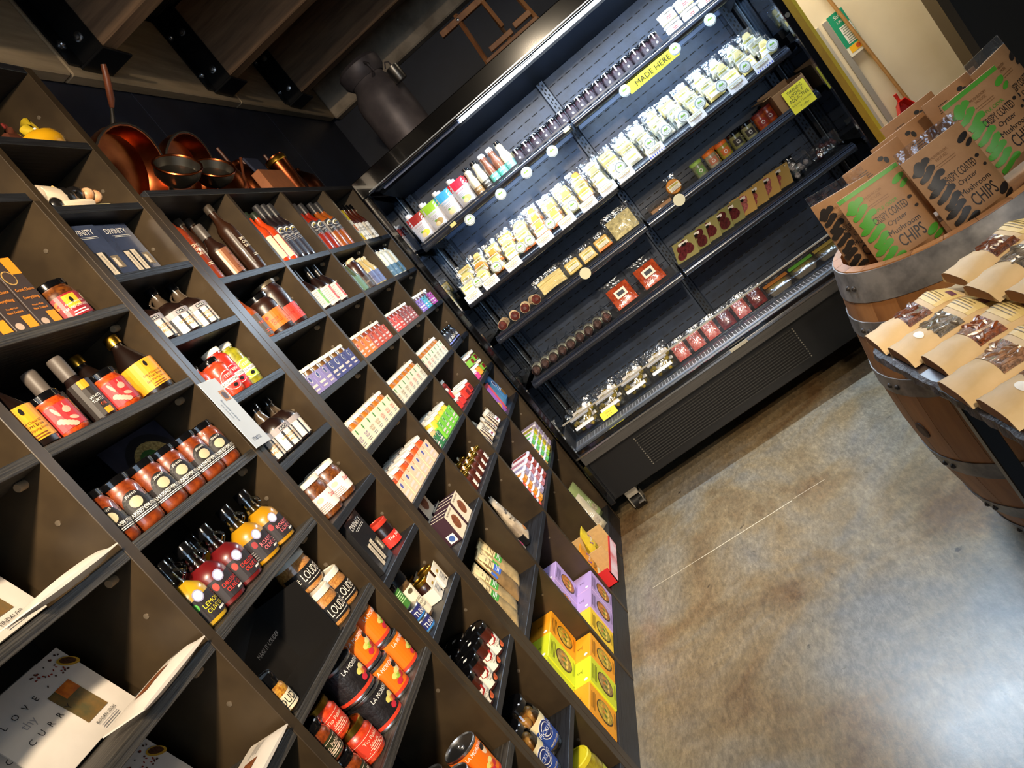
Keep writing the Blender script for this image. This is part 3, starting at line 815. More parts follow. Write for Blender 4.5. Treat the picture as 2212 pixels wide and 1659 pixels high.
def d_tio(c):
    def f(p, R, z0, z1):
        W = M((244, 214, 190), 0.5)
        p.rect(W, -1.5 * R, z1 - 0.006, 1.5 * R, z1 - 0.005, 2).rect(W, -1.5 * R, z0 + 0.004, 1.5 * R, z0 + 0.005, 2)
        p.text(W, 'Tio Pablo', 0, z1 - 0.015, 0.008, 0.045).text(W, 'Salsa de', 0, z1 - 0.026, 0.006, 0.03)
        p.lines(W, -0.018, 0.018, z0 + 0.016, 3, 0.004, 0.0014)
        for k in range(9): p.disc(W, -1.1 * R + 0.27 * R * k, z0 + 0.010, 0.0013, L=3, n=6)
    return f
tio = jar(0.040, 0.085, gloss((214, 70, 26), c2=(160, 40, 12), nscale=90), GOLD, 0.014, M((206, 56, 34), 0.5), (0.16, 0.80), 1.5, draw=d_tio(0))
tio2 = jar(0.034, 0.085, gloss((150, 66, 16), c2=(100, 40, 8), nscale=90), BLKG, 0.018, M((44, 48, 24), 0.5), (0.10, 0.66), 1.5, draw=d_tio(1))
put(tio, 'salsa_jar', 'red-labelled salsa jar with gold lid, lower one of the stack', 'jar', (-0.055, 1.282, R6), 0.2, 'red salsa jars')
put(tio, 'salsa_jar', 'red-labelled salsa jar with gold lid, upper one of the stack', 'jar', (-0.066, 1.258, R6 + 0.087), 0.2, 'red salsa jars')
put(tio2, 'salsa_jar', 'green-labelled salsa jar with black lid, lower one of the stack', 'jar', (-0.042, 1.188, R6), 0.2, 'green salsa jars')
put(tio2, 'salsa_jar', 'green-labelled salsa jar with black lid, upper one of the stack', 'jar', (-0.046, 1.184, R6 + 0.087), 0.2, 'green salsa jars')
t4 = tin(OT, 0.044, 0.115, 'LA MORENA', (230, 120, 40))
for x, y, w in ((-0.052, 1.522, 'at the front right of the low shelf'), (-0.140, 1.470, 'at the back of the low shelf'), (-0.050, 1.418, 'at the front left of the low shelf')):
    put(t4, 'refried_bean_tin', 'orange refried bean tin with ring pull, ' + w, 'tin', (x, y, R7), 0.0, 'refried bean tins')
put(tio2, 'salsa_jar', 'dark salsa jar with black lid beside the refried bean tins', 'jar', (-0.05, 1.298, R7), 0.2)
tp = carton(0.036, 0.04, 0.12, M((50, 36, 92), 0.45))
p = Pr(plane_x(0.02)); p.rect(WINK, -0.016, 0.07, 0.012, 0.10, 1).lines(M((200, 180, 230), 0.5), -0.02, 0.02, 0.05, 4, 0.008, 0.003); p.into(tp)
put(tp, 'purple_carton', 'small dark purple carton standing before the refried bean tins', 'carton', (-0.024, 1.353, R7), 0.0)

# --- curry kit packets in the leftmost column
CW = M((226, 218, 208), 0.5, noise=0.08, nscale=12)
def curry(words, kit):
    g, f = pillow(0.20, 0.16, 0.02, 6, 6)
    tp = []
    part(tp, 'packet', g, CW, True)
    p = Pr(f, 0.03)
    p.rect(M((120, 88, 40), 0.4, c2=(70, 70, 44), nscale=30), 0.005, 0.030, 0.055, 0.105, 2, 'window').rect(M((196, 110, 30), 0.4, nscale=40, c2=(140, 60, 20)), 0.022, 0.082, 0.055, 0.105, 3, 'window')
    for i, t in enumerate('LOVE'): p.text(INK, t, -0.070 + 0.022 * i, 0.118, 0.010, None, 2)
    p.text(GREYI, 'thy', -0.045, 0.095, 0.018, None, 2)
    for i, t in enumerate('CURRY'): p.text(INK, t, -0.068 + 0.020 * i, 0.072, 0.010, None, 2)
    p.text(INK, words, 0.035, 0.019, 0.007, 0.06, 2).lines(GREYI, 0.01, 0.06, 0.011, 2, 0.004, 0.0014)
    r = random.Random(3)
    for k in range(34):
        p.disc(M(((150, 40, 20), (60, 36, 24), (90, 50, 30))[k % 3], 0.6), r.uniform(0.02, 0.092), r.uniform(0.118, 0.152), r.uniform(0.0012, 0.0032), r.uniform(0.001, 0.0022), 2, n=6, rot=r.random() * 3)
    p.disc(M((206, 160, 50), 0.5), 0.088, 0.128, 0.020, 0.010, 3, rot=-0.6).disc(M((96, 60, 30), 0.6, c2=(60, 30, 14), nscale=200), 0.088, 0.129, 0.015, 0.007, 4, rot=-0.6)
    return p.into(tp)
g, f = pillow(0.20, 0.085, 0.022, 8, 5)
slump = []
part(slump, 'packet', g, CW, True)
p = Pr(f, 0.02); p.rect(M((150, 90, 50), 0.4, nscale=40, c2=(110, 56, 30)), -0.05, 0.02, 0.02, 0.05, 2, 'window').lines(GREYI, 0.03, 0.08, 0.05, 3, 0.008, 0.002); p.into(slump)
vin = curry('VINDALOO', 0); rog = curry('ROGAN JOSH', 1); bir = curry('BIRYANI', 2)
for z, t, nm, k in ((R3, vin, 'vindaloo', 'topmost'), (R4, rog, 'rogan josh', 'middle'), (R5, bir, 'third', 'lowest')):
    put(t, 'curry_kit_packet', 'white curry kit packet leaning upright, on the %s packet shelf' % k, 'packet', (-0.128, 0.945, z + 0.004), 0.0, 'white curry kit packets', ry=-0.30)
    put(t, 'curry_kit_packet', 'white curry kit packet behind the front one on the %s packet shelf' % k, 'packet', (-0.166, 0.930, z + 0.004), 0.0, 'white curry kit packets', ry=-0.30)
    put(slump, 'curry_kit_packet', 'white curry kit packet slumped flat at the front edge of the %s packet shelf' % k, 'packet', (0.022, 0.995, z + 0.0125), 0.06, 'white curry kit packets', ry=-1.53)
put(jar(0.03, 0.09, WHITE, WLID, 0.01), 'white_canister', 'white canister on top of the wide shelf unit at the left edge', 'canister', (-0.05, 1.535, 2.338))
# ================================================================ NARROW COLUMN
ZC = [z + TH / 2 + 0.0008 for z in C2Z]      # 0 chicken,1 cow,2 books,3 black,4 salsa,5 black,6 szechuan,7 book,8 tuna,9 tom yum,10 pickles
# --- animal ornaments
YEL = M((214, 158, 20), 0.25, coat=0.8, kind='yellow_glaze')
ck = empty('hen_dish', (-0.06, 1.940, ZC[0]), (0, 0, 0), label='shiny yellow ceramic hen dish on the top shelf', cat='ornament')
mk('dish', G().lathe([(0.035, 0), (0.060, 0.016), (0.066, 0.034), (0.058, 0.054), (0.040, 0.064), (0.004, 0.068)], 20).xf(Matrix.Diagonal((0.75, 1, 1, 1))).mesh('dish', YEL, True), ck)
mk('head', G().tube([(0, -0.012, 0.060), (0, -0.016, 0.084), (0, -0.002, 0.100), (0, 0.022, 0.082)], [0.021, 0.017, 0.016, 0.009], 10).mesh('head', M((206, 176, 40), 0.3, coat=0.6), True), ck)
mk('beak', G().tube([(0.014, -0.008, 0.074), (0.018, -0.012, 0.064)], [0.004, 0.0015], 6).mesh('beak', WHITE, True), ck)
def rooster(y, c1, c2):
    o = empty('rooster_figure', (-0.06, y, ZC[0]), (0, 0, 0.2), label='brown ceramic rooster figure, %s of the pair left of the hen dish' % ('left' if y < 1.8 else 'right'), cat='ornament', group='brown rooster figures')
    mk('base', G().lathe([(0.035, 0), (0.04, 0.006), (0.03, 0.02), (0.01, 0.026)], 14).mesh('base', M(c1, 0.5, noise=0.4, nscale=80), True), o)
    mk('body', G().tube([(0, -0.03, 0.045), (0, 0, 0.036), (0, 0.02, 0.05), (0, 0.024, 0.08)], [0.012, 0.022, 0.017, 0.011], 10).mesh('body', M(c2, 0.4, coat=0.3), True), o)
    mk('comb', G().box(-0.003, 0.012, 0.082, 0.003, 0.032, 0.098).mesh('comb', M((120, 40, 36), 0.4), bev=0.002), o)
    mk('beak', G().tube([(0, 0.032, 0.08), (0, 0.046, 0.074)], [0.006, 0.002], 6).mesh('beak', M((214, 180, 60), 0.4), True), o)
    mk('leg', G().tube([(0, 0.0, 0.015), (0, 0.002, 0.04)], 0.002, 6).mesh('leg', WHITE, True), o)
rooster(1.752, (176, 116, 66), (96, 52, 34)); rooster(1.838, (150, 96, 60), (84, 44, 30))
CWH = M((232, 214, 188), 0.5, kind='cow_white'); CBK = M((24, 22, 22), 0.3, coat=0.5, kind='cow_black')
cw = empty('ceramic_cow', (-0.062, 1.790, ZC[1]), label='black and white ceramic cow lying down in its shelf cell', cat='ornament')
mk('grass_base', G().box(-0.045, -0.06, 0, 0.05, 0.125, 0.010).mesh('grass_base', M((226, 204, 164), 0.5, nscale=25, c2=(160, 190, 110)), bev=0.003), cw)
mk('body', G().tube([(0, -0.062, 0.045), (0, -0.05, 0.062), (0, -0.01, 0.052), (0, 0.04, 0.046), (0, 0.07, 0.050)], [0.02, 0.036, 0.040, 0.034, 0.022], 14).mesh('body', CWH, True), cw)
mk('rump', G().ball((0.004, -0.052, 0.066), 0.030, 12, 8).mesh('rump', CWH, True), cw)
mk('black_patch', G().ball((0.012, 0.022, 0.052), 0.032, 12, 8, 0.95, 1.15, 0.95).mesh('black_patch', CBK, True), cw)
mk('black_patch', G().ball((0.030, -0.042, 0.028), 0.018, 12, 8, 0.6, 1.1, 1).mesh('black_patch', CBK, True), cw)
mk('head', G().ball((0.012, 0.078, 0.066), 0.024, 12, 8, 0.9, 1.2, 0.9).mesh('head', CBK, True), cw)
mk('muzzle', G().ball((0.022, 0.112, 0.058), 0.018, 12, 8).ball((0.022, 0.136, 0.050), 0.018, 12, 8).mesh('muzzle', M((226, 190, 152), 0.4, nscale=30, c2=(196, 130, 80)), True), cw)
mk('horn', G().tube([(0.0, 0.055, 0.078), (0.0, 0.048, 0.094), (0, 0.046, 0.104)], [0.007, 0.005, 0.002], 8).mesh('horn', M((226, 180, 110), 0.4), True), cw)
mk('ear', G().ball((0.03, 0.052, 0.064), 0.012, 10, 6, 0.5, 1.3, 0.5).mesh('ear', CBK, True), cw)
mk('leg', G().tube([(0.03, -0.03, 0.018), (0.045, 0.02, 0.014), (0.045, 0.06, 0.014)], [0.014, 0.012, 0.010], 8).mesh('leg', CWH, True), cw)
# --- boxed chocolate display books
def divbox(mat, w=0.15, h=0.19, d=0.045):
    tp = carton(w, d, h, mat)
    p = Pr(plane_x(d / 2))
    p.text(WINK, 'DIVINITY', 0.0, h * 0.86, h * 0.095, w * 0.72).rect(WINK, -w * 0.22, h * 0.77, w * 0.34, h * 0.777, 2).rect(WINK, -w * 0.16, h * 0.745, w * 0.34, h * 0.752, 2)
    BW = M((214, 200, 176), 0.5)
    p.rect(INK, -w * 0.30, h * 0.06, w * 0.18, h * 0.50, 1).rect(BW, -w * 0.28, h * 0.07, -w * 0.12, h * 0.48, 2).rect(BW, -w * 0.06, h * 0.10, w * 0.10, h * 0.50, 2)
    p.rect(M((120, 106, 84), 0.4), w * 0.22, h * 0.20, w * 0.44, h * 0.42, 1).rect(BW, w * 0.24, h * 0.22, w * 0.33, h * 0.38, 2)
    p.text(INK, 'CHOCOLATE', -w * 0.20, h * 0.27, h * 0.035, w * 0.9, 3, rot=PI / 2).text(INK, 'CHOCOLATE', w * 0.02, h * 0.30, h * 0.035, w * 0.9, 3, rot=PI / 2)
    return p.into(tp)
db = divbox(M((66, 78, 108), 0.25, coat=0.5, nscale=5, c2=(48, 56, 78)), 0.140, 0.165)  # bluish window reflection is painted into the carton colour
put(db, 'chocolate_display_box', 'dark blue chocolate display box, left one of two side by side', 'box', (-0.058, 1.745, ZC[2]), 0.0, 'chocolate display boxes')
put(db, 'chocolate_display_box', 'dark blue chocolate display box, right one of two side by side', 'box', (-0.064, 1.888, ZC[2]), 0.03, 'chocolate display boxes')
# --- worcestershire flagons with striped labels
def d_blk(p, R, z0, z1):
    DK = M((44, 46, 56), 0.5); GD = M((176, 130, 50), 0.5); LG = M((150, 144, 148), 0.5)
    p.rect(LG, -1.55 * R, z1 - 0.016, 1.55 * R, z1, 2)
    for k in range(9):
        if k % 2 == 0: p.rect(DK, -1.5 * R + 0.0135 * k, z0, -1.5 * R + 0.0135 * (k + 0.5), z1 - 0.016, 2)
    p.rect(DK, -0.014, z1 - 0.013, 0.014, z1 - 0.004, 3).text(WINK, 'BLACK', 0, z1 - 0.0085, 0.006, 0.024, 4).text(GD, 'WORCESTER', 0, z0 + 0.030, 0.008, 0.05, 4).text(GD, 'SAUCE', 0.004, z0 + 0.018, 0.008, 0.034, 4)
def flagon():
    tp = []
    part(tp, 'glass_body', G().lathe([(0.036, 0), (0.044, 0.005), (0.046, 0.012), (0.046, 0.072), (0.040, 0.088), (0.026, 0.100), (0.019, 0.106)], 20), gloss((26, 12, 8)), True)
    part(tp, 'neck', G().lathe([(0.0195, 0.106), (0.0165, 0.116), (0.014, 0.126), (0.0135, 0.142)], 16), gloss((70, 58, 46), rough=0.2), True)
    part(tp, 'finger_loop', G().tube([(0, -0.014 - 0.013 * math.sin(PI * k / 8), 0.134 - 0.028 * k / 8) for k in range(9)], 0.003, 8), gloss((70, 58, 46), rough=0.2), True)
    part(tp, 'cap', G().lathe([(0.0165, 0), (0.0165, 0.02), (0.015, 0.022), (0.001, 0.022)], 16, 0, 0, 0.138), BLKG, True)
    p = Pr(cyl(0.0464), 0.008)
    p.rect(M((228, 218, 204), 0.5), -0.072, 0.010, 0.072, 0.074, 1, 'label'); d_blk(p, 0.0464, 0.010, 0.074)
    return p.into(tp)
fg = flagon()
for i, (x, y) in enumerate(((-0.055, 1.722), (-0.060, 1.850), (-0.062, 1.952))):
    put(fg, 'sauce_flagon', 'dark sauce flagon with striped label, %s from the left below the chocolate boxes' % ORD[i], 'bottle', (x, y, ZC[3]), 0.1, 'striped-label sauce flagons')
for i, (x, y) in enumerate(((-0.052, 1.728), (-0.052, 1.838), (-0.075, 1.955))):
    put(fg, 'sauce_flagon', 'dark sauce flagon with striped label, %s from the left below the salsas' % ORD[i], 'bottle', (x, y, ZC[5]), 0.1 if i < 2 else 1.1, 'striped-label sauce flagons')
# --- salsa bottles
def salsa(liq, lab, lidm, H):
    def dr(p, R, z0, z1):
        cz = (z0 + z1) / 2
        p.disc(WINK, 0, cz, 0.026, 0.028, 2, n=20).disc(lab, 0, cz, 0.0245, 0.0265, 3, n=20).rect(WINK, -0.032, cz - 0.009, 0.032, cz + 0.004, 4)
        p.text(M((60, 40, 30), 0.5), 'SALSA PICANTE', 0, cz - 0.0025, 0.007, 0.056, 6).text(WINK, 'TERE', 0, cz + 0.014, 0.008, 0.026, 6).disc(INK, 0, cz - 0.017, 0.007, 0.005, 5)
    return jar(0.033, H, gloss(liq, c2=tuple(int(v * 0.75) for v in liq), nscale=80), lidm, 0.014, lab, (0.16, 0.62), 1.2, draw=dr, neck=0.72)
sr = salsa((206, 70, 36), M((214, 46, 40), 0.45), BLKG, 0.115); sr2 = salsa((196, 44, 30), M((220, 30, 44), 0.45), WLID, 0.140); sg = salsa((150, 146, 30), M((170, 200, 70), 0.45), WLID, 0.142)
for x, y, t, w in ((-0.05, 1.715, sr, 'coral red salsa jar with black lid, first from the left'), (-0.042, 1.800, sr, 'coral red salsa jar with black lid, second from the left'),
                   (-0.060, 1.876, sr2, 'bright red salsa bottle with white lid, third from the left'), (-0.068, 1.958, sg, 'lime green salsa bottle with white lid at the right')):
    put(t, 'salsa_bottle', w, 'bottle', (x, y, ZC[4]), 0.05, 'salsa bottles')
# --- crispy chilli jars with white lids
def d_sz(p, R, z0, z1):
    p.text(M((206, 30, 36), 0.5), 'Sizzle', 0.022, z1 - 0.018, 0.012, 0.03).lines(M((150, 120, 110), 0.5), -0.045, -0.004, z1 - 0.03, 4, 0.005, 0.0016)
    p.disc(M((214, 186, 160), 0.5), -0.024, z1 - 0.014, 0.010, 0.007, 2).rect(INK, -0.066, z0 + 0.004, -0.048, z0 + 0.014, 2)
sz = jar(0.047, 0.115, gloss((120, 66, 22), c2=(60, 26, 8), nscale=140), WLID, 0.014, M((238, 224, 216), 0.5), (0.18, 0.66), 1.6, draw=d_sz, neck=0.9)
for x, y, w in ((-0.066, 1.800, 'front left'), (-0.064, 1.908, 'front right'), (-0.165, 1.85, 'behind the front pair')):
    put(sz, 'crispy_chilli_jar', 'crispy chilli jar with white lid and pale label, ' + w, 'jar', (x, y, ZC[6]), 0.1, 'crispy chilli jars')
# --- standing chocolate box and a red-lidded jar
bb = divbox(M((34, 34, 36), 0.2, coat=0.7), 0.125, 0.165, 0.04)
put(bb, 'chocolate_display_box', 'black chocolate display box standing beside a small red jar', 'box', (-0.045, 1.795, ZC[7]), 0.10)
def d_red(p, R, z0, z1):
    p.text(WINK, 'The Jelly', 0, (z0 + z1) / 2 + 0.004, 0.012, 0.045)
rj = jar(0.032, 0.085, gloss((26, 8, 8)), M((206, 60, 44), 0.35, metal=0.3), 0.014, M((214, 46, 36), 0.5), (0.06, 0.55), 1.5, draw=d_red, neck=0.95)
put(rj, 'jelly_jar', 'dark jelly jar with red label and red lid beside the black box', 'jar', (-0.055, 1.935, ZC[7]), 0.1)
# --- tuna, mushrooms, mustards
tn = []
part(tn, 'tin_body', G().lathe([(0.033, 0), (0.034, 0.003), (0.033, 0.006), (0.033, 0.032), (0.034, 0.035), (0.032, 0.038), (0.001, 0.036)], 18), STEEL, True)
p = Pr(cyl(0.0334), 0.008); p.rect(M((44, 48, 110), 0.4), -0.1, 0.004, 0.1, 0.034, 1, 'paper_label').text(WINK, 'TUNA', 0.004, 0.018, 0.015, 0.04).rect(M((60, 130, 200), 0.4), -0.1, 0.004, 0.1, 0.009, 2); p.into(tn)
for k in range(2):
    put(tn, 'tuna_tin', 'blue tuna tin, %s of two stacked' % ('lower', 'upper')[k], 'tin', (-0.046, 1.745, ZC[8] + 0.039 * k), 0.1, 'blue tuna tins')
def d_gr(p, R, z0, z1):
    p.lines(M((190, 230, 170), 0.5), -0.015, 0.02, z1 - 0.01, 5, 0.006, 0.002)
put(jar(0.031, 0.075, gloss((50, 56, 40)), BLKG, 0.012, M((70, 130, 56), 0.5), (0.1, 0.95), 1.0, draw=d_gr), 'green_label_jar', 'jar with green label stacked on the tuna tins', 'jar', (-0.058, 1.742, ZC[8] + 0.079))
def d_shi(p, R, z0, z1):
    p.text(INK, 'DRIED', 0, z0 + 0.050, 0.007, 0.03).text(INK, 'WHOLE', 0, z0 + 0.038, 0.007, 0.03).text(INK, 'SHIITAKE', 0, z0 + 0.026, 0.007, 0.034).disc(M((90, 80, 60), 0.5), 0, z1 - 0.012, 0.010, 0.007, 2)
put(jar(0.037, 0.155, gloss((120, 92, 58), c2=(66, 44, 24), nscale=70), BLK, 0.032, M((232, 222, 196), 0.5), (0.1, 0.86), 0.62, draw=d_shi, neck=0.98), 'mushroom_jar', 'tall jar of dried mushrooms with cream strip label and black cap', 'jar', (-0.075, 1.826, ZC[8]), 0.1)
ms = jar(0.026, 0.075, gloss((40, 16, 12)), GOLD, 0.012)
part(ms, 'paper_sleeve', G().box(-0.030, -0.030, 0.0, 0.031, 0.031, 0.040).box(0.0285, -0.030, 0.04, 0.031, 0.031, 0.070), M((232, 224, 206), 0.55), bev=0.002)
p = Pr(plane_x(0.0312)); p.rect(M((180, 140, 50), 0.5), -0.014, 0.045, 0.004, 0.052).lines(GREYI, -0.02, 0.02, 0.036, 5, 0.005, 0.0015).rect(INK, 0.010, 0.006, 0.018, 0.014); p.into(ms)
for i, y in enumerate((1.905, 1.972)):
    put(ms, 'mustard_jar', 'small gold-lidded jar in white paper sleeve, %s one of the pair in front' % ('left', 'right')[i], 'jar', (-0.055, y, ZC[8]), 0.1, 'white-sleeved jars')
    put(ms, 'mustard_jar', 'small gold-lidded jar in white paper sleeve, %s one of the pair behind' % ('left', 'right')[i], 'jar', (-0.125, y + 0.01, ZC[8]), 0.1, 'white-sleeved jars')
# --- tom yum jars
def d_tom(p, R, z0, z1):
    RR = M((150, 30, 26), 0.5)
    p.poly(RR, [(-0.020, z1 + 0.004), (0.010, z1 + 0.008), (0.008, z1 - 0.012), (-0.008, z1 - 0.016), (-0.022, z1 - 0.010)], 3).text(WINK, 'May', -0.005, z1 - 0.003, 0.009, 0.022, 5)
    p.text(INK, 'TOM YAM', 0.002, z0 + 0.026, 0.006, 0.034, 3).text(INK, 'SAUCE', 0.002, z0 + 0.018, 0.005, 0.026, 3)
    p.disc(M((30, 20, 18), 0.5), 0.016, z0 + 0.006, 0.018, 0.013, 2).disc(M((226, 116, 66), 0.5, c2=(190, 70, 30), nscale=120), 0.016, z0 + 0.007, 0.013, 0.009, 4)
    p.rect(M((166, 190, 40), 0.5), -0.044, z0 + 0.008, -0.026, z0 + 0.024, 2)
tm = jar(0.036, 0.105, gloss((66, 24, 12)), BLKG, 0.016, M((234, 228, 214), 0.5), (0.12, 0.62), 1.5, draw=d_tom, neck=0.96)
p = Pr(plane_z(0.1036)); p.poly(WINK, [(-0.010, 0), (0, -0.007), (0.010, 0), (0, 0.007)], 1, 'price_sticker'); p.into(tm)
k = 0
for j, x in enumerate((-0.046, -0.122, -0.198)):
    for i, y in enumerate((1.718, 1.795, 1.872, 1.950)):
        put(tm, 'tom_yam_jar', 'tom yam sauce jar, %s from the left in the %s row' % (ORD[i], ('front', 'middle', 'back')[j]), 'jar', (x, y, ZC[9]), 0.12, 'black-lidded tom yam jars')
# --- pickled onions
def onion_jar(R, H):
    tp = []
    part(tp, 'glass_body', G().lathe([(R * 0.86, 0), (R * 0.97, 0.004), (R, 0.014), (R, H * 0.72), (R * 0.9, H * 0.81), (R * 0.8, H * 0.86), (R * 0.8, H * 0.90)], 22), CLEAR, True)
    part(tp, 'vinegar', G().lathe([(R * 0.5, 0.004), (R * 0.62, 0.01), (R * 0.62, H * 0.70), (R * 0.3, H * 0.72)], 16), M((168, 104, 34), 0.4), True)
    g = G(); r = random.Random(5)
    for lay in range(4):
        for i in range(6):
            a = i * PI / 3 + lay * 0.5
            g.ball((R * 0.60 * math.cos(a), R * 0.60 * math.sin(a), H * (0.10 + 0.185 * lay) + r.uniform(-0.003, 0.003)), R * 0.34, 10, 7)
    part(tp, 'pickled_onions', g, M((206, 158, 84), 0.35, nscale=40, c2=(170, 112, 46)), True)
    part(tp, 'lid', G().lathe([(R * 0.86, 0), (R * 0.86, H * 0.10), (R * 0.8, H * 0.115), (0.001, H * 0.115)], 20, 0, 0, H * 0.885), BLKG, True)
    p = Pr(cyl(R + 0.0006), 0.008)
    z0, z1 = H * 0.12, H * 0.62
    p.rect(M((40, 72, 150), 0.5), -1.45 * R, z0, 1.45 * R, z0 + (z1 - z0) * 0.72, 1, 'label').rect(M((232, 216, 170), 0.5), -1.45 * R, z0 + (z1 - z0) * 0.72, 1.45 * R, z1, 1, 'label')
    cz = (z0 + z1) / 2 + 0.006
    NV = M((36, 50, 110), 0.5)
    p.disc(WINK, 0, cz, 0.027, 0.029, 2, n=22).disc(NV, 0, cz, 0.0245, 0.0265, 3, n=22).disc(WINK, 0, cz, 0.019, 0.021, 4, n=22).disc(NV, 0, cz, 0.0165, 0.0185, 5, n=22)
    p.rect(M((40, 72, 150), 0.5), -0.034, cz - 0.008, 0.034, cz + 0.008, 6).text(WINK, 'PICKLED', 0, cz, 0.013, 0.062, 8).text(M((236, 216, 150), 0.5), 'BRITISH PUB', 0, z0 + 0.008, 0.006, 0.05, 3)
    p.disc(M((110, 170, 220), 0.5), -0.045, z1 - 0.016, 0.012, 0.012, 2)
    return p.into(tp)
pj = onion_jar(0.052, 0.185)
put(pj, 'pickled_onion_jar', 'big jar of pickled onions with blue label and black lid, right one', 'jar', (-0.075, 1.868, ZC[10]), 0.1, 'pickled onion jars')
put(pj, 'pickled_onion_jar', 'big jar of pickled onions with blue label and black lid, left one', 'jar', (-0.070, 1.755, ZC[10]), 0.1, 'pickled onion jars')
put(jar(0.05, 0.15, gloss((170, 160, 40), c2=(130, 110, 20), nscale=40), M((222, 206, 40), 0.4), 0.018, M((190, 190, 60), 0.5), (0.2, 0.6), 1.0), 'gherkin_jar', 'jar with bright yellow lid on the lowest shelf of the narrow unit', 'jar', (-0.06, 1.93, R8), 0.1)

# ================================================================ LONG UNIT, row by row
# ---- row 1: tall bottles
def d_words(c, ws, hh=0.008, v0=0.6, w=0.04, name=None):
    m = M(c, 0.5)
    def f(p, R, z0, z1):
        for i, t in enumerate(ws):
            p.text(m, t, 0.003, z0 + (z1 - z0) * v0 - i * hh * 1.4, hh, w, 3)
        p.lines(m, -0.012, 0.014, z0 + (z1 - z0) * 0.22, 2, 0.006, 0.002)
    return f
tbr = gloss((124, 46, 20)); tdk = gloss((46, 24, 12))
tb = bottle(0.030, 0.275, tbr, M((70, 60, 52), 0.35), 0.028, 0.0155, 0.0125, 0.62, 0.80, gloss((118, 44, 20)), (0.12, 0.56), 1.0, d_words((236, 214, 190), ('SPICY', 'TAMARIND', 'SAUCE'), 0.010, 0.75, 0.038))
tb2 = bottle(0.030, 0.275, tdk, M((62, 54, 46), 0.35), 0.028, 0.0155, 0.0125, 0.62, 0.80, gloss((44, 24, 14)), (0.12, 0.56), 1.0, d_words((236, 226, 206), ('SMOKY', 'CHILLI', 'SAUCE'), 0.010, 0.75, 0.036))
tb3 = bottle(0.031, 0.205, gloss((34, 16, 10)), M((70, 64, 60), 0.4), 0.05, 0.0165, 0.013, 0.52, 0.72, M((150, 96, 70), 0.35, metal=0.4), (0.06, 0.50), 1.2, d_words((90, 50, 36), ('BBQ',), 0.008, 0.7, 0.03))
for x, y, t, w in ((-0.045, 2.150, tb, 'tall red-brown tamarind sauce bottle at the left of the top bottle row'), (-0.046, 2.300, tb3, 'short dark bottle with copper label and grey cap in the top row'),
                   (-0.110, 2.352, tb2, 'tall dark sauce bottle behind the copper-labelled one'), (-0.046, 2.460, tb2, 'tall dark sauce bottle with white lettering by the second upright'),
                   (-0.115, 2.425, tb2, 'tall dark sauce bottle in the back row by the second upright')):
    put(t, 'sauce_bottle', w, 'bottle', (x, y, R1), 0.15, 'tall sauce bottles')
ob = bottle(0.030, 0.235, gloss((206, 72, 22), c2=(176, 50, 12), nscale=14), M((36, 44, 34), 0.35), 0.026, 0.0145, 0.012, 0.60, 0.78, M((238, 218, 178), 0.5), (0.10, 0.50), 0.42)
for i, y in enumerate((2.620, 2.688, 2.758)):
    put(ob, 'chilli_oil_bottle', 'orange sauce bottle with narrow cream label, %s of three' % ORD[i], 'bottle', (-0.05, y, R1), -0.35, 'orange sauce bottles')
def d_mtn(p, R, z0, z1):
    Y = M((226, 206, 70), 0.5)
    p.disc(WINK, 0, z1 - 0.020, 0.019, 0.013, 2).disc(M((46, 46, 60), 0.5), 0, z1 - 0.022, 0.015, 0.010, 3).poly(Y, [(-0.012, z1 - 0.024), (-0.003, z1 - 0.014), (0.003, z1 - 0.018), (0.012, z1 - 0.024)], 4)
    p.text(WINK, 'GOURMET', 0, z1 - 0.044, 0.007, 0.032, 3).lines(GREYI, -0.015, 0.015, z1 - 0.055, 3, 0.006, 0.002)
DKL = M((40, 42, 58), 0.45)
dkb = bottle(0.0275, 0.265, gloss((28, 20, 24)), M((46, 46, 50), 0.4), 0.055, 0.0150, 0.012, 0.58, 0.75, DKL, (0.08, 0.58), 1.35, d_mtn)
for i, (x, y) in enumerate(((-0.05, 2.830), (-0.05, 2.889), (-0.05, 2.948), (-0.11, 2.99))):
    put(dkb, 'dark_sauce_bottle', 'dark bottle with mountain logo label and long black cap, %s of four' % ORD[i], 'bottle', (x, y, R1), -0.1, 'mountain-label sauce bottles')
rb = bottle(0.030, 0.255, gloss((150, 36, 16), c2=(120, 22, 8), nscale=16), M((44, 44, 48), 0.4), 0.05, 0.0155, 0.0125, 0.58, 0.75, M((40, 38, 46), 0.45), (0.36, 0.60), 1.3, d_mtn)
ab = bottle(0.030, 0.255, gloss((166, 84, 22), c2=(130, 60, 12), nscale=16), M((44, 44, 48), 0.4), 0.05, 0.0155, 0.0125, 0.58, 0.75, M((40, 38, 46), 0.45), (0.36, 0.60), 1.3, d_mtn)
for x, y, t, w in ((-0.09, 3.090, rb, 'red hot sauce bottle with black band, first of five'), (-0.05, 3.185, rb, 'red hot sauce bottle with black band, second of five'), (-0.05, 3.262, rb, 'red hot sauce bottle with black band, third of five'),
                   (-0.05, 3.378, ab, 'amber hot sauce bottle with black band, left of two'), (-0.05, 3.460, ab, 'amber hot sauce bottle with black band, right of two')):
    put(t, 'hot_sauce_bottle', w, 'bottle', (x, y, R1), -0.1, 'black-banded hot sauce bottles')
yc = carton(0.05, 0.045, 0.19, M((232, 206, 40), 0.45))
p = Pr(plane_x(0.0225)); p.rect(M((238, 230, 210), 0.5), -0.025, 0.05, 0.025, 0.13).disc(M((220, 110, 50), 0.5), 0, 0.085, 0.014, 0.02).rect(M((236, 180, 30), 0.5), -0.025, 0.0, 0.025, 0.03); p.into(yc)
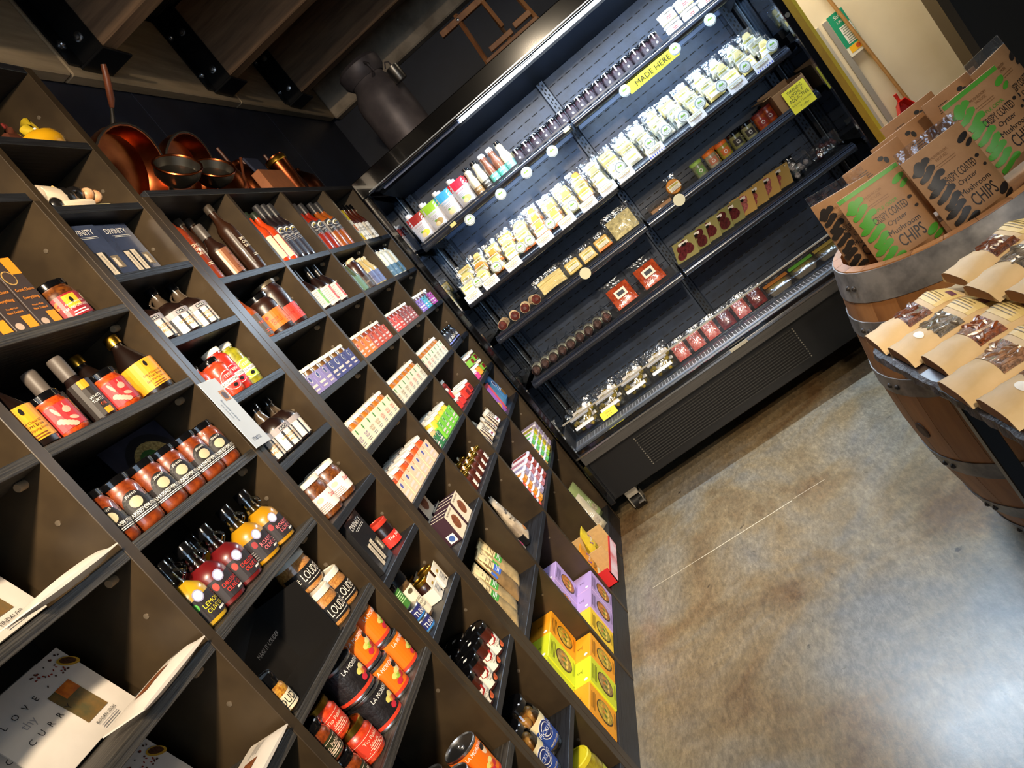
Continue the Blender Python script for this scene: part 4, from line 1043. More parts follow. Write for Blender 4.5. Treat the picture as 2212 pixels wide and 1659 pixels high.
for i, y in enumerate((3.600, 3.658)):
    put(yc, 'yellow_carton', 'tall yellow carton, %s of two beside small sauce bottles' % ('left', 'right')[i], 'carton', (-0.05, y, R1), 0.05, 'tall yellow cartons')
gb = bottle(0.026, 0.225, gloss((70, 26, 12)), BLKG, 0.03, 0.014, 0.011, 0.54, 0.74, M((220, 216, 206), 0.5), (0.05, 0.48), 1.2, d_words((60, 60, 60), ('HOT', 'SAUCE'), 0.010, 0.7, 0.03))
for i, y in enumerate((3.715, 3.776, 3.838, 3.900)):
    put(gb, 'white_label_bottle', 'slim sauce bottle with white label, %s of four by the fridge' % ORD[i], 'bottle', (-0.05, y, R1), -0.1, 'white-label bottles by the fridge')
# ---- row 2
put(bottle(0.030, 0.170, gloss((166, 76, 26), c2=(110, 40, 12), nscale=60), BLKG, 0.02, 0.015, 0.012, 0.55, 0.85, M((84, 76, 74), 0.45), (0.05, 0.5), 1.3, d_words((206, 90, 80), ('HOT',), 0.01)), 'dressing_bottle', 'orange-brown dressing bottle at the left of the second row', 'bottle', (-0.046, 2.160, R2), 0.1)
def d_dots(c, ws):
    def f(p, R, z0, z1):
        m = M(c, 0.5)
        p.disc(M((40, 60, 110), 0.5), 0.034, z1 - 0.012, 0.009, 0.010, 2).disc(WINK, 0.034, z1 - 0.012, 0.006, 0.007, 3)
        for k in range(8): p.disc(m, 0.012 + 0.008 * (k % 5), z0 + 0.008 + 0.010 * (k // 3), 0.002, 0.002, 2, n=6)
        for i, t in enumerate(ws): p.text(m, t, -0.022, z1 - 0.03 - 0.011 * i, 0.008, 0.036, 3)
        p.disc(m, -0.044, z1 - 0.014, 0.006, 0.006, 2)
    return f
put(jar(0.047, 0.145, gloss((40, 18, 10)), BLKG, 0.016, M((226, 106, 26), 0.5), (0.16, 0.62), 1.5, draw=d_dots((150, 50, 20), ('SMOKY', 'CHILLI')), neck=0.8), 'relish_jar', 'large dark relish jar with orange label', 'jar', (-0.058, 2.305, R2), -0.1)
rl = jar(0.050, 0.178, gloss((46, 18, 10), c2=(30, 8, 4), nscale=40), M((96, 84, 66), 0.35, metal=0.5), 0.014, M((216, 56, 40), 0.5), (0.10, 0.46), 1.5, draw=d_dots((140, 20, 20), ('SPICE',)), neck=0.86)
put(rl, 'relish_jar', 'large dark relish jar with red label, left one', 'jar', (-0.062, 2.425, R2), -0.1, 'red-label relish jars')
put(rl, 'relish_jar', 'large dark relish jar with red label, right one by the upright', 'jar', (-0.170, 2.490, R2), -0.1, 'red-label relish jars')
def d_wor(c):
    def f(p, R, z0, z1):
        m = M(c, 0.5)
        p.rect(m, 0.000, z0 + 0.006, 0.024, z1 - 0.006, 2).text(WINK, 'SAUCE', 0.012, (z0 + z1) / 2, 0.010, 0.05, 4, rot=PI / 2).disc(M((60, 80, 130), 0.5), 0.028, z1 - 0.012, 0.007, 0.008, 3)
        p.lines(GREYI, -0.036, -0.008, z1 - 0.012, 7, 0.008, 0.002)
    return f
wg = bottle(0.034, 0.189, gloss((26, 12, 10)), BLK, 0.05, 0.0125, 0.0105, 0.48, 0.72, M((232, 224, 204), 0.5), (0.07, 0.46), 1.25, d_wor((120, 190, 70)))
wr = bottle(0.034, 0.189, gloss((26, 12, 10)), BLK, 0.05, 0.0125, 0.0105, 0.48, 0.72, M((232, 220, 204), 0.5), (0.07, 0.46), 1.25, d_wor((206, 70, 50)))
for x, y, t, w in ((-0.05, 2.690, wg, 'black-capped sauce bottle with white and green label'), (-0.05, 2.805, wr, 'black-capped sauce bottle with white and red label, left one'),
                   (-0.05, 2.890, wr, 'black-capped sauce bottle with white and red label, right one'), (-0.135, 2.775, wg, 'black-capped sauce bottle in the row behind')):
    put(t, 'worcestershire_bottle', w, 'bottle', (x, y, R2), -0.05, 'black-capped sauce bottles')
ga = bottle(0.027, 0.165, gloss((70, 84, 60)), BLKG, 0.018, 0.014, 0.011, 0.5, 0.82, M((96, 130, 110), 0.45), (0.06, 0.5), 1.2, d_dots((40, 60, 50), ('OIL',)))
gd = jar(0.037, 0.165, gloss((66, 30, 12), c2=(40, 14, 6), nscale=50), M((206, 190, 150), 0.4), 0.014, M((70, 62, 60), 0.45), (0.06, 0.45), 1.3, draw=d_dots((190, 170, 150), ('RELISH',)), neck=0.8)
gl2 = bottle(0.030, 0.155, gloss((190, 168, 110)), M((206, 190, 150), 0.4), 0.014, 0.018, 0.015, 0.55, 0.86, M((96, 108, 150), 0.45), (0.06, 0.48), 1.3, d_dots((60, 60, 100), ('MAYO',)))
for x, y, t, nm, w in ((-0.045, 3.115, ga, 'dressing_bottle', 'small green-grey dressing bottle in the third column'), (-0.055, 3.215, ga, 'dressing_bottle', 'small green-grey dressing bottle next to a brown jar'),
                       (-0.06, 3.310, gd, 'relish_jar', 'brown relish jar with pale lid in the third column'), (-0.05, 3.405, gl2, 'dressing_bottle', 'cream dressing bottle with blue label, left one'), (-0.05, 3.478, gl2, 'dressing_bottle', 'cream dressing bottle with blue label, right one')):
    put(t, nm, w, 'jar' if 'jar' in nm else 'bottle', (x, y, R2), -0.1)
gy = bottle(0.026, 0.165, gloss((206, 190, 110)), GOLD, 0.016, 0.013, 0.011, 0.5, 0.84, M((140, 110, 110), 0.45), (0.06, 0.42), 1.2, d_dots((220, 160, 80), ('OIL',)))
gt = jar(0.036, 0.168, gloss((206, 206, 190)), BLKG, 0.014, M((72, 104, 124), 0.45), (0.05, 0.42), 1.4, draw=d_dots((190, 210, 220), ('AIOLI',)), neck=0.66)
for x, y, t, w in ((-0.045, 3.600, gy, 'yellow dressing bottle with gold cap in the last column'), (-0.05, 3.685, gt, 'white dressing jar with teal label, first of three'), (-0.05, 3.770, gt, 'white dressing jar with teal label, second of three'), (-0.05, 3.855, gt, 'white dressing jar with teal label, third of three')):
    put(t, 'dressing_bottle', w, 'bottle', (x, y, R2), -0.1)
# ---- rows 3 to 5: small jars in card sleeves
def sleeve(card, content, accent, W=0.058, H=0.092, lid=WLID, leaf=None, words='JAM'):
    tp = []
    R = W / 2 - 0.0015
    part(tp, 'glass_body', G().lathe([(R * 0.95, 0.002), (R * 0.98, 0.01), (R * 0.98, H * 0.76), (R * 0.88, H * 0.85), (R * 0.86, H * 0.88)], 16), content, True)
    part(tp, 'lid', G().lathe([(R * 0.98, 0), (R * 0.98, H * 0.11), (R * 0.92, H * 0.125), (0.001, H * 0.12)], 18, 0, 0, H * 0.875), lid, True)
    g = G(); w = W / 2; h = H * 0.70
    g.box(w, -w, 0.0, w + 0.0012, w, h).box(-w, -w - 0.0008, 0, w, -w, h * 0.8).box(-w, w, 0, w, w + 0.0008, h * 0.8)
    part(tp, 'card_sleeve', g, card)
    p = Pr(plane_x(w + 0.0012))
    A = M(accent, 0.5)
    if leaf:
        p.disc(M((70, 140, 60), 0.5), w * 0.35, h * 0.80, 0.005, 0.010, 1).text(A, words, 0.0, h * 0.50, 0.008, W * 0.7, 2).text(A, 'RELISH', 0.0, h * 0.36, 0.007, W * 0.7, 2).lines(GREYI, -w * 0.6, w * 0.6, h * 0.22, 2, 0.006, 0.0015)
    else:
        p.disc(WINK, 0, h * 0.78, 0.010, 0.011, 1).disc(A, 0, h * 0.78, 0.008, 0.009, 2)
        p.rect(M((232, 210, 200), 0.5), -w * 0.7, h * 0.34, w * 0.7, h * 0.46, 1, 'small_print').rect(M((232, 210, 200), 0.5), -w * 0.55, h * 0.14, w * 0.55, h * 0.22, 1, 'small_print')
        p.text(WINK, words, 0, h * 0.60, 0.006, W * 0.8, 3)
    return p.into(tp)
def srow(tp, name, desc, z, ys, where='', x=-0.040):
    row(tp, name, desc, 'jar', z, ys, x, None, where, jit=0.002)
amber = gloss((190, 120, 30), c2=(150, 84, 16), nscale=60); amb2 = gloss((110, 80, 40), c2=(80, 50, 20), nscale=60)
lil = sleeve(M((136, 124, 180), 0.5), amb2, (60, 70, 130)); nav = sleeve(M((58, 62, 124), 0.5), amb2, (50, 60, 120))
srow(lil, 'sleeved_jar', 'small white-lidded jar in lilac sleeve', R3, [2.130 + 0.062 * i for i in range(3)])
srow(nav, 'sleeved_jar', 'small white-lidded jar in navy blue sleeve', R3, [2.318 + 0.062 * i for i in range(4)])
navj = jar(0.028, 0.095, gloss((30, 28, 50)), WLID, 0.012, M((40, 42, 80), 0.5), (0.1, 0.75), 1.3, draw=d_dots((190, 190, 220), ('BERRY',)))
put(navj, 'dark_relish_jar', 'dark navy jar stacked behind the lilac sleeves', 'jar', (-0.15, 2.175, R3 + 0.096), 0); put(navj, 'dark_relish_jar', 'dark navy jar under the stacked one behind the lilac sleeves', 'jar', (-0.15, 2.175, R3), 0)
ors = sleeve(M((236, 124, 36), 0.5), gloss((150, 90, 40)), (206, 70, 20)); rds = sleeve(M((200, 72, 46), 0.5), gloss((130, 50, 24)), (150, 30, 20))
srow(ors, 'sleeved_jar', 'small white-lidded jar in bright orange sleeve', R3, [2.608 + 0.0605 * i for i in range(3)])
srow(rds, 'sleeved_jar', 'small white-lidded jar in brick red sleeve', R3, [2.790 + 0.0605 * i for i in range(4)])
rbj = jar(0.028, 0.095, gloss((90, 26, 16)), BLKG, 0.012, M((190, 60, 46), 0.5), (0.08, 0.6), 1.3)
put(rbj, 'dark_relish_jar', 'dark red jar stacked behind the orange sleeves', 'jar', (-0.15, 2.635, R3 + 0.096), 0); put(rbj, 'dark_relish_jar', 'dark red jar under the stacked one behind the orange sleeves', 'jar', (-0.15, 2.635, R3), 0)
rd2 = sleeve(M((212, 62, 50), 0.5), gloss((130, 40, 24)), (150, 30, 30)); mar = sleeve(M((150, 70, 70), 0.5), gloss((120, 50, 30)), (110, 40, 50))
srow(rd2, 'sleeved_jar', 'small white-lidded jar in coral red sleeve', R3, [3.085 + 0.0605 * i for i in range(3)])
srow(mar, 'sleeved_jar', 'small white-lidded jar in dusky maroon sleeve', R3, [3.268 + 0.0605 * i for i in range(4)])
for c, nm, ys in (((130, 96, 170), 'violet', (3.602, 3.662)), ((70, 160, 180), 'teal', (3.722, 3.782)), ((176, 66, 140), 'magenta', (3.842, 3.902))):
    srow(sleeve(M(c, 0.5), gloss((90, 60, 60)), tuple(int(v * 0.6) for v in c)), 'sleeved_jar', 'small white-lidded jar in %s sleeve' % nm, R3, ys)
tj = jar(0.030, 0.095, M((70, 150, 160), 0.4, coat=0.5), WLID, 0.014, M((60, 140, 150), 0.5), (0.1, 0.7), 1.3, draw=d_dots((30, 80, 90), ('SALT',)))
put(tj, 'teal_jar', 'teal jar stacked behind the violet sleeves by the fridge', 'jar', (-0.15, 3.63, R3 + 0.0955), 0); put(tj, 'teal_jar', 'teal jar under the stacked one behind the violet sleeves', 'jar', (-0.15, 3.63, R3), 0)
cr1 = sleeve(M((238, 224, 192), 0.5), amber, (90, 80, 150), 0.062, 0.098, leaf=1, words='PLUM'); cr2 = sleeve(M((238, 224, 192), 0.5), amber, (206, 80, 70), 0.062, 0.098, leaf=1, words='CHILLI')
cr3 = sleeve(M((238, 226, 196), 0.5), amber, (150, 120, 80), 0.062, 0.098, leaf=1, words='ONION')
for col, y0, tps in ((0, 2.132, (cr1, cr3, cr2)), (1, 2.610, (cr3, cr2, cr3)), (2, 3.086, (cr2, cr3, cr2))):
    for i in range(7 if col != 0 else 7):
        t = tps[min(2, i // 3 if col else i // 2 if i < 6 else 2)]
        y = y0 + i * (0.0625 if col == 0 else 0.0635)
        if y > (2.52, 2.995, 3.495)[col]: continue
        put(t, 'sleeved_jar', 'white-lidded relish jar in cream leaf sleeve, %s from left in the %s column' % (ORD[i], ('first', 'second', 'third')[col]), 'jar', (-0.045, y, R4), RND.uniform(-0.03, 0.03), 'cream-sleeved relish jars')
grj = jar(0.034, 0.095, gloss((50, 52, 30)), M((84, 84, 70), 0.4), 0.014, M((206, 200, 176), 0.5), (0.05, 0.66), 1.4, draw=d_dots((200, 60, 40), ('PESTO',)))
for i, (y, w) in enumerate(((2.165, 'left of two'), (2.248, 'right of two'), (3.122, 'alone in the third column'))):
    put(grj, 'green_relish_jar', 'dark green jar stacked behind cream-sleeved jars, ' + w, 'jar', (-0.155, y, R4 + 0.096), 0, 'green jars behind'); put(grj, 'green_relish_jar', 'dark green jar under the stacked one behind cream sleeves, ' + w, 'jar', (-0.155, y, R4), 0, 'green jars behind')
def d_ai(p, R, z0, z1):
    p.text(WINK, 'ai', 0, (z0 + z1) / 2, 0.022, 0.03, 3).rect(M((120, 130, 200), 0.5), -0.02, z0 + 0.002, 0.02, z0 + 0.008, 2)
aij = jar(0.029, 0.085, gloss((24, 22, 22)), BLKG, 0.014, M((40, 40, 46), 0.5), (0.08, 0.8), 1.2, draw=d_ai)
for i, (x, y) in enumerate(((-0.05, 3.700), (-0.05, 3.765), (-0.055, 3.832), (-0.055, 3.900), (-0.12, 3.73), (-0.12, 3.80))):
    put(aij, 'black_garlic_jar', 'small black jar with bold white letters, %s in its huddle by the fridge' % ORD[i], 'jar', (x, y, R4), -0.1, 'small black jars')
pk = sleeve(M((236, 200, 166), 0.5), gloss((206, 90, 36), c2=(170, 60, 20), nscale=50), (90, 90, 160), 0.068, 0.105, words='SAUCE')
for j, x in enumerate((-0.045, -0.118)):
    for i in range(6):
        put(pk, 'sleeved_jar', 'white-lidded jar in peach sleeve, %s from left in the %s row' % (ORD[i], ('front', 'back')[j]), 'jar', (x, 2.132 + 0.0745 * i, R5), 0, 'peach-sleeved jars')
def d_pe(p, R, z0, z1):
    p.lines(M((120, 80, 70), 0.5), -0.03, 0.03, z1 - 0.012, 5, 0.008, 0.002); p.disc(M((60, 80, 130), 0.5), 0.03, z1 - 0.012, 0.008, L=2)
pej = jar(0.034, 0.080, gloss((60, 30, 20)), WLID, 0.014, M((206, 186, 160), 0.5), (0.06, 0.7), 1.4, draw=d_pe)
put(pej, 'relish_jar', 'brown relish jar with pale label stacked behind peach sleeves, right one', 'jar', (-0.120, 2.258, R5 + 0.1055), 0.2); put(pej, 'relish_jar', 'brown relish jar with pale label stacked behind peach sleeves, left one', 'jar', (-0.120, 2.170, R5 + 0.1055), 0.2)
gs = sleeve(M((120, 196, 60), 0.5), gloss((220, 190, 60)), (70, 150, 50), 0.062, 0.098, words='LIME'); gs2 = sleeve(M((50, 120, 70), 0.5), gloss((206, 170, 120)), (40, 90, 60), 0.054, 0.075, words='MINT')
for j, x in enumerate((-0.045, -0.112)):
    for i in range(4):
        put(gs, 'sleeved_jar', 'white-lidded jar in lime green sleeve, %s from left in the %s row' % (ORD[i], ('front', 'back')[j]), 'jar', (x, 2.762 + 0.067 * i, R5), 0, 'lime-sleeved jars')
for j, x in enumerate((-0.042, -0.105)):
    for i in range(2):
        put(gs2, 'sleeved_jar', 'small white-lidded jar in dark green sleeve, %s one in the %s row' % (('left', 'right')[i], ('front', 'back')[j]), 'jar', (x, 2.618 + 0.062 * i, R5), 0, 'dark green sleeved jars')
def d_red2(p, R, z0, z1):
    p.rect(M((120, 20, 20), 0.5), -0.012, z0 + 0.004, 0.012, z1 - 0.004, 2).disc(WINK, 0.03, (z0 + z1) / 2, 0.006, L=2)
rs = jar(0.041, 0.066, gloss((190, 46, 26)), WLID, 0.014, M((206, 48, 36), 0.5), (0.1, 0.8), 1.4, draw=d_red2, neck=0.95); rs2 = jar(0.026, 0.055, gloss((150, 36, 26)), WLID, 0.012, M((196, 44, 40), 0.5), (0.1, 0.8), 1.4)
for x, y, z, t, w in ((-0.05, 3.330, 0, rs, 'squat red jar with white lid, left one below the stacked jar'), (-0.055, 3.425, 0, rs, 'squat red jar with white lid at the right'), (-0.13, 3.37, 0.0, rs, 'squat red jar with white lid behind the front pair'), (-0.13, 3.37, 0.068, rs, 'squat red jar with white lid stacked on another'),
                      (-0.045, 3.16, 0, rs2, 'tiny red jar with white lid, lower of two'), (-0.05, 3.155, 0.057, rs2, 'tiny red jar with white lid, upper of two'), (-0.045, 3.235, 0, rs2, 'tiny red jar with white lid beside the squat ones')):
    put(t, 'red_jam_jar', w, 'jar', (x, y, R5 + z), 0, 'red jars with white lids')
gj = jar(0.043, 0.062, gloss((90, 50, 20)), WLID, 0.014, M((120, 180, 60), 0.5), (0.1, 0.8), 1.5, draw=d_red2, neck=0.95); oj = jar(0.043, 0.062, gloss((200, 130, 30)), WLID, 0.014, M((206, 140, 40), 0.5), (0.1, 0.8), 1.5, neck=0.95)
pkj = jar(0.026, 0.05, gloss((196, 50, 110)), WLID, 0.012, M((206, 60, 120), 0.5), (0.1, 0.8), 1.4)
for x, y, z, t, w in ((-0.055, 3.76, 0, oj, 'squat orange jar with white lid, bottom of its stack'), (-0.06, 3.765, 0.063, gj, 'squat green-label jar with white lid, top of the left stack'), (-0.055, 3.865, 0, gj, 'squat green-label jar with white lid, bottom right'), (-0.06, 3.868, 0.063, gj, 'squat green-label jar with white lid, top right'),
                      (-0.04, 3.61, 0, pkj, 'tiny pink jar with white lid, first of two'), (-0.04, 3.675, 0, pkj, 'tiny pink jar with white lid, second of two'), (-0.10, 3.64, 0, pkj, 'tiny pink jar with white lid behind the two')):
    put(t, 'spread_jar', w, 'jar', (x, y, R5 + z), 0, 'spread jars by the fridge')
# ---- row 6
def pie_box():
    tp = carton(0.105, 0.075, 0.094, M((58, 36, 48), 0.45))
    p = Pr(plane_x(0.0375)); p.rect(M((238, 216, 186), 0.5), -0.0525, 0, 0.0525, 0.094, 1).text(INK, 'THE MARCH PARK', 0, 0.085, 0.007, 0.08).disc(M((150, 84, 44), 0.5, c2=(100, 46, 20), nscale=80), 0.004, 0.045, 0.030, 0.026, 2).poly(M((120, 60, 36), 0.5), [(-0.02, 0.05), (0.0, 0.074), (0.012, 0.052)], 3)
    p.into(tp)
    q = Pr(plane_ny(-0.0525)); q.rect(WINK, -0.004, 0.006, 0.026, 0.036, 1).disc(M((60, 90, 160), 0.5), 0.011, 0.021, 0.011, L=2)
    q.into(tp)
    q = Pr(plane_z(0.094))
    for k in range(3): q.poly(CREAM, [(-0.05 + 0.034 * k, -0.036), (-0.034 + 0.034 * k, 0.036), (-0.028 + 0.034 * k, 0.036), (-0.044 + 0.034 * k, -0.036)], 1)
    return q.into(tp)
pb = pie_box()
for x, y, z, w in ((-0.048, 2.270, 0, 'front left'), (-0.050, 2.392, 0, 'front right'), (-0.135, 2.30, 0, 'back left'), (-0.135, 2.42, 0, 'back right'), (-0.115, 2.145, 0, 'in shade at the far left'), (-0.135, 2.36, 0.0945, 'stacked on top')):
    put(pb, 'biscuit_box', 'maroon and cream box with a biscuit picture, ' + w, 'box', (x, y, R6 + z), 0.03, 'maroon biscuit boxes')
def tie_jar():
    tp = jar(0.029, 0.078, gloss((84, 34, 20), c2=(50, 16, 8), nscale=40), GOLD, 0.012)
    part(tp, 'card_arch', G().tube([(0, 0.032 * math.cos(PI * k / 8), 0.045 + 0.042 * math.sin(PI * k / 8)) for k in range(9)], 0.0035, 6).box(-0.004, -0.035, 0, 0.004, -0.031, 0.046).box(-0.004, 0.031, 0, 0.004, 0.035, 0.046), CREAM, True)
    p = Pr(cyl(0.0296), 0.008); p.rect(M((232, 214, 200), 0.5), -0.02, 0.008, 0.02, 0.04, 1, 'label').rect(INK, -0.012, 0.014, 0.012, 0.018, 2).rect(INK, -0.008, 0.024, 0.008, 0.027, 2)
    return p.into(tp)
tj2 = tie_jar()
for i in range(10):
    a, b = i % 5, i // 5
    put(tj2, 'gift_jar', 'small dark preserve jar under a cream card arch, %s from left in the %s row' % (ORD[a], ('front', 'back')[b]), 'jar', (-0.045 - 0.078 * b, 2.665 + 0.073 * a, R6), 0.2, 'card-arched gift jars')
def sack():
    g, f = pillow(0.085, 0.10, 0.055, 6, 6)
    tp = []; part(tp, 'packet', g, M((226, 214, 190), 0.6, nscale=60, c2=(176, 160, 132)), True)
    p = Pr(f, 0.02)
    for k in range(6): p.rect(M((60, 40, 44), 0.5), -0.036 + 0.013 * k, 0.008, -0.031 + 0.013 * k, 0.085, 2)
    p.rect(WINK, -0.015, 0.02, 0.02, 0.05, 3).rect(M((150, 70, 90), 0.5), -0.01, 0.03, 0.015, 0.04, 4)
    return p.into(tp)
sk = sack()
for i, (x, y, r) in enumerate(((-0.045, 3.13, 0.3), (-0.050, 3.24, -0.1), (-0.055, 3.35, 0.2), (-0.050, 3.452, -0.15), (-0.125, 3.30, 0), (-0.125, 3.41, 0.1))):
    put(sk, 'striped_packet', 'cream packet with dark stripes, %s in the %s row of the sixth shelf' % (ORD[i % 4], 'front' if i < 4 else 'back'), 'packet', (x, y, R6), r, 'striped cream packets')
def spouch(c, ctop, w=0.13, h=0.2, t=0.05, blob=(200, 140, 60)):
    g, f = pillow(w, h, t)
    tp = []; part(tp, 'packet', g, M(c, 0.35, coat=0.3, nscale=10, c2=tuple(int(v * 0.85) for v in c)), True)
    p = Pr(f, 0.03)
    p.disc(WINK, -0.01, h * 0.66, 0.020, L=2).disc(M(ctop, 0.5), -0.01, h * 0.66, 0.016, L=3).disc(M(blob, 0.6, c2=tuple(int(v * 0.7) for v in blob), nscale=60), 0.015, h * 0.30, 0.026, 0.022, L=2)
    p.lines(WINK, -0.035, 0.03, h * 0.5, 3, 0.009, 0.003)
    return p.into(tp)
for x, y, rz, t, w in ((-0.055, 3.875, 0.0, spouch((96, 160, 220), (60, 70, 120), 0.14, 0.19), 'big sky blue snack pouch in the last column'), (-0.105, 3.765, -0.75, spouch((206, 140, 24), (230, 190, 60), 0.12, 0.18, 0.03), 'orange snack pouch beside the sky blue one'),
                       (-0.070, 3.710, -0.75, spouch((206, 80, 90), (230, 150, 150), 0.11, 0.165, 0.026), 'rose pink snack pouch beside the orange one'), (-0.060, 3.655, -0.75, spouch((150, 90, 170), (200, 160, 220), 0.10, 0.15, 0.024), 'purple snack pouch beside the pink one'), (-0.052, 3.605, -0.75, spouch((150, 190, 60), (220, 230, 120), 0.08, 0.13, 0.022), 'lime snack pouch leaning on the upright')):
    put(t, 'snack_pouch', w, 'pouch', (x, y, R6), rz, 'snack pouches by the fridge')
# ---- row 7
def graze(c, tone):
    tp = []
    g, f = pillow(0.085, 0.215, 0.04)
    part(tp, 'bag', g, M(tone, 0.3, coat=0.6, nscale=18, c2=tuple(int(v * 0.75) for v in tone)), True)
    p = Pr(f, 0.03)
    K = M((226, 204, 150), 0.6)
    p.rect(K, -0.042, 0.125, 0.042, 0.214, 3, 'header_card').rect(M(c, 0.5), -0.042, 0.108, 0.042, 0.140, 4, 'header_card').disc(INK, 0.012, 0.200, 0.005, L=5).disc(K, 0.012, 0.200, 0.003, L=6)
    p.text(INK, 'seeds', -0.004, 0.178, 0.006, 0.03, 5).lines(M((120, 90, 50), 0.5), -0.03, 0.03, 0.160, 3, 0.006, 0.002, 5).lines(WINK, -0.025, 0.025, 0.130, 3, 0.006, 0.002, 6)
    return p.into(tp)
gz = graze((70, 150, 60), (190, 164, 116)); gz2 = graze((60, 100, 190), (150, 120, 80))
for x, y, t, w in ((-0.040, 2.190, gz, 'cracker bag with green band, nearest the camera at the shelf edge'), (-0.055, 2.275, gz, 'cracker bag with green band, second along the shelf'), (-0.060, 2.385, gz2, 'cracker bag with blue band'), (-0.070, 2.480, gz, 'cracker bag with green band next to the upright'), (-0.16, 2.16, gz, 'cracker bag with green band in shade at the back')):
    put(t, 'cracker_bag', w, 'bag', (x, y, R7), 0.05, 'header-card cracker bags', ry=-0.10)
def slimbag(lid):
    tp = []
    g, f = pillow(0.062, 0.235, 0.05)
    part(tp, 'bag', g, M((206, 190, 164), 0.4, coat=0.3, nscale=16, c2=(140, 126, 110)), True)
    part(tp, 'tie', G().tube([(0, -0.018, 0.205), (0.012, 0, 0.208), (0, 0.018, 0.205)], 0.002, 6).tube([(0, 0, 0.205), (0.0, 0.004, 0.245)], 0.0015, 6), WHITE, True)
    part(tp, 'black_carton', G().box(-0.04, -0.034, 0, 0.012, 0.034, 0.045).box(-0.044, -0.034, 0, -0.036, 0.034, 0.19), BLK, bev=0.001)
    p = Pr(f, 0.02)
    p.text(INK, 'MIGHTY', 0, 0.125, 0.012, 0.05, 3).text(INK, 'NUTS', 0, 0.108, 0.012, 0.045, 3)
    for k in range(4): p.disc(M((90, 84, 80), 0.5), -0.015 + 0.012 * k, 0.155 + 0.009 * (k % 2), 0.008, 0.006, 2)
    p.disc(M((190, 120, 60) if lid else (150, 50, 80), 0.5), 0.004, 0.055, 0.014, 0.012, 3)
    return p.into(tp)
put(slimbag(0), 'nut_bag', 'slim tied nut bag with grey print, left one of two', 'bag', (-0.055, 2.655, R7 + 0.003), 0.05, 'slim tied nut bags', ry=-0.05)
put(slimbag(1), 'nut_bag', 'slim tied nut bag with grey print, right one of two', 'bag', (-0.055, 2.795, R7 + 0.003), 0.05, 'slim tied nut bags', ry=-0.05)
TUBL = M((226, 216, 226), 0.3, coat=0.4)
def tub(c):
    tp = []
    part(tp, 'tub_body', G().rlathe([(0.94, 0), (1.0, 0.003), (1.0, 0.026)], 0.064, 0.10), M(c, 0.35, coat=0.3), True)
    part(tp, 'clear_lid', G().rlathe([(1.04, 0.026), (1.04, 0.031), (0.96, 0.036), (0.9, 0.0365)], 0.064, 0.10), TUBL, True)
    p = Pr(plane_x(0.0505)); p.rect(M(tuple(min(255, v + 40) for v in c), 0.5), -0.018, 0.006, 0.018, 0.022, 1); p.into(tp)
    p = Pr(plane_z(0.0366)); p.rect(M(c, 0.5), -0.018, -0.04, 0.018, 0.04, 1); p.into(tp)
    return tp
cols = [((206, 60, 40), 'red'), ((206, 130, 40), 'amber'), ((150, 136, 160), 'mauve'), ((176, 110, 120), 'dusky pink'), ((140, 50, 44), 'dark red'), ]
cols2 = [((190, 130, 50), 'ochre'), ((90, 170, 90), 'green'), ((140, 190, 60), 'lime'), ((220, 206, 60), 'yellow'), ((176, 160, 190), 'lavender')]
for cl, y0, dy, wh in ((cols, 3.085, 0.090, 'third'), (cols2, 3.590, 0.082, 'fourth')):
    for i, (c, nm) in enumerate(cl):
        t = tub(c)
        for j in range(4):
            put(t, 'jelly_tub', 'small clear-lidded %s jelly tub, %s from the bottom of its stack' % (nm, ORD[j]), 'tub', (-0.062, y0 + dy * i, R7 + 0.037 * j), 0.0, 'stacked jelly tubs')
for i in range(4):
    t = tub(((70, 30, 34), (90, 36, 40), (150, 136, 160), (120, 40, 44))[i])
    put(t, 'jelly_tub', 'small jelly tub in the back row, %s along the dark wall of the third column' % ORD[i], 'tub', (-0.190, 3.09 + 0.09 * i, R7), 0, 'back-row jelly tubs')
    put(t, 'jelly_tub', 'small jelly tub in the back row, %s along the dark wall of the fourth column' % ORD[i], 'tub', (-0.190, 3.60 + 0.09 * i, R7), 0, 'back-row jelly tubs')
# ---- row 8: big meal boxes, snack tray, pouches
def meal(c, food, c2):
    W, D, H = 0.142, 0.095, 0.152
    tp = carton(W, D, H, M(c, 0.45), 0.002)
    p = Pr(plane_x(D / 2))
    p.disc(M((70, 54, 30), 0.5), 0.0, 0.066, 0.048, 0.046, 1, n=20).disc(M(food, 0.5, c2=c2, nscale=45), 0.002, 0.066, 0.043, 0.041, 2, n=20)
    for k in range(6): p.disc(M(((236, 200, 90), (90, 120, 40), (206, 130, 50))[k % 3], 0.5), -0.022 + 0.009 * k, 0.05 + 0.012 * (k % 3), 0.011, 0.006, 3, n=8, rot=k)
    T = M(tuple(int(v * 0.45) for v in c), 0.5)
    p.lines(T, -0.055, 0.045, 0.138, 4, 0.007, 0.0028, 2).lines(T, -0.03, 0.05, 0.014, 2, 0.006, 0.002, 2)
    p.into(tp)
    q = Pr(plane_z(H)); q.text(T, 'S', 0, 0.0, 0.020, None, 1).disc(WHITE, -0.052, -0.028, 0.008, L=1).rect(T, -0.012, -0.014, 0.012, -0.012, 1, 'small_print')
    return q.into(tp)
ye = meal((240, 160, 30), (226, 190, 60), (150, 120, 40)); li = meal((206, 214, 40), (190, 160, 90), (120, 90, 50)); pu = meal((178, 150, 200), (206, 140, 70), (140, 70, 30)); ye2 = meal((240, 196, 40), (206, 190, 70), (130, 120, 40))
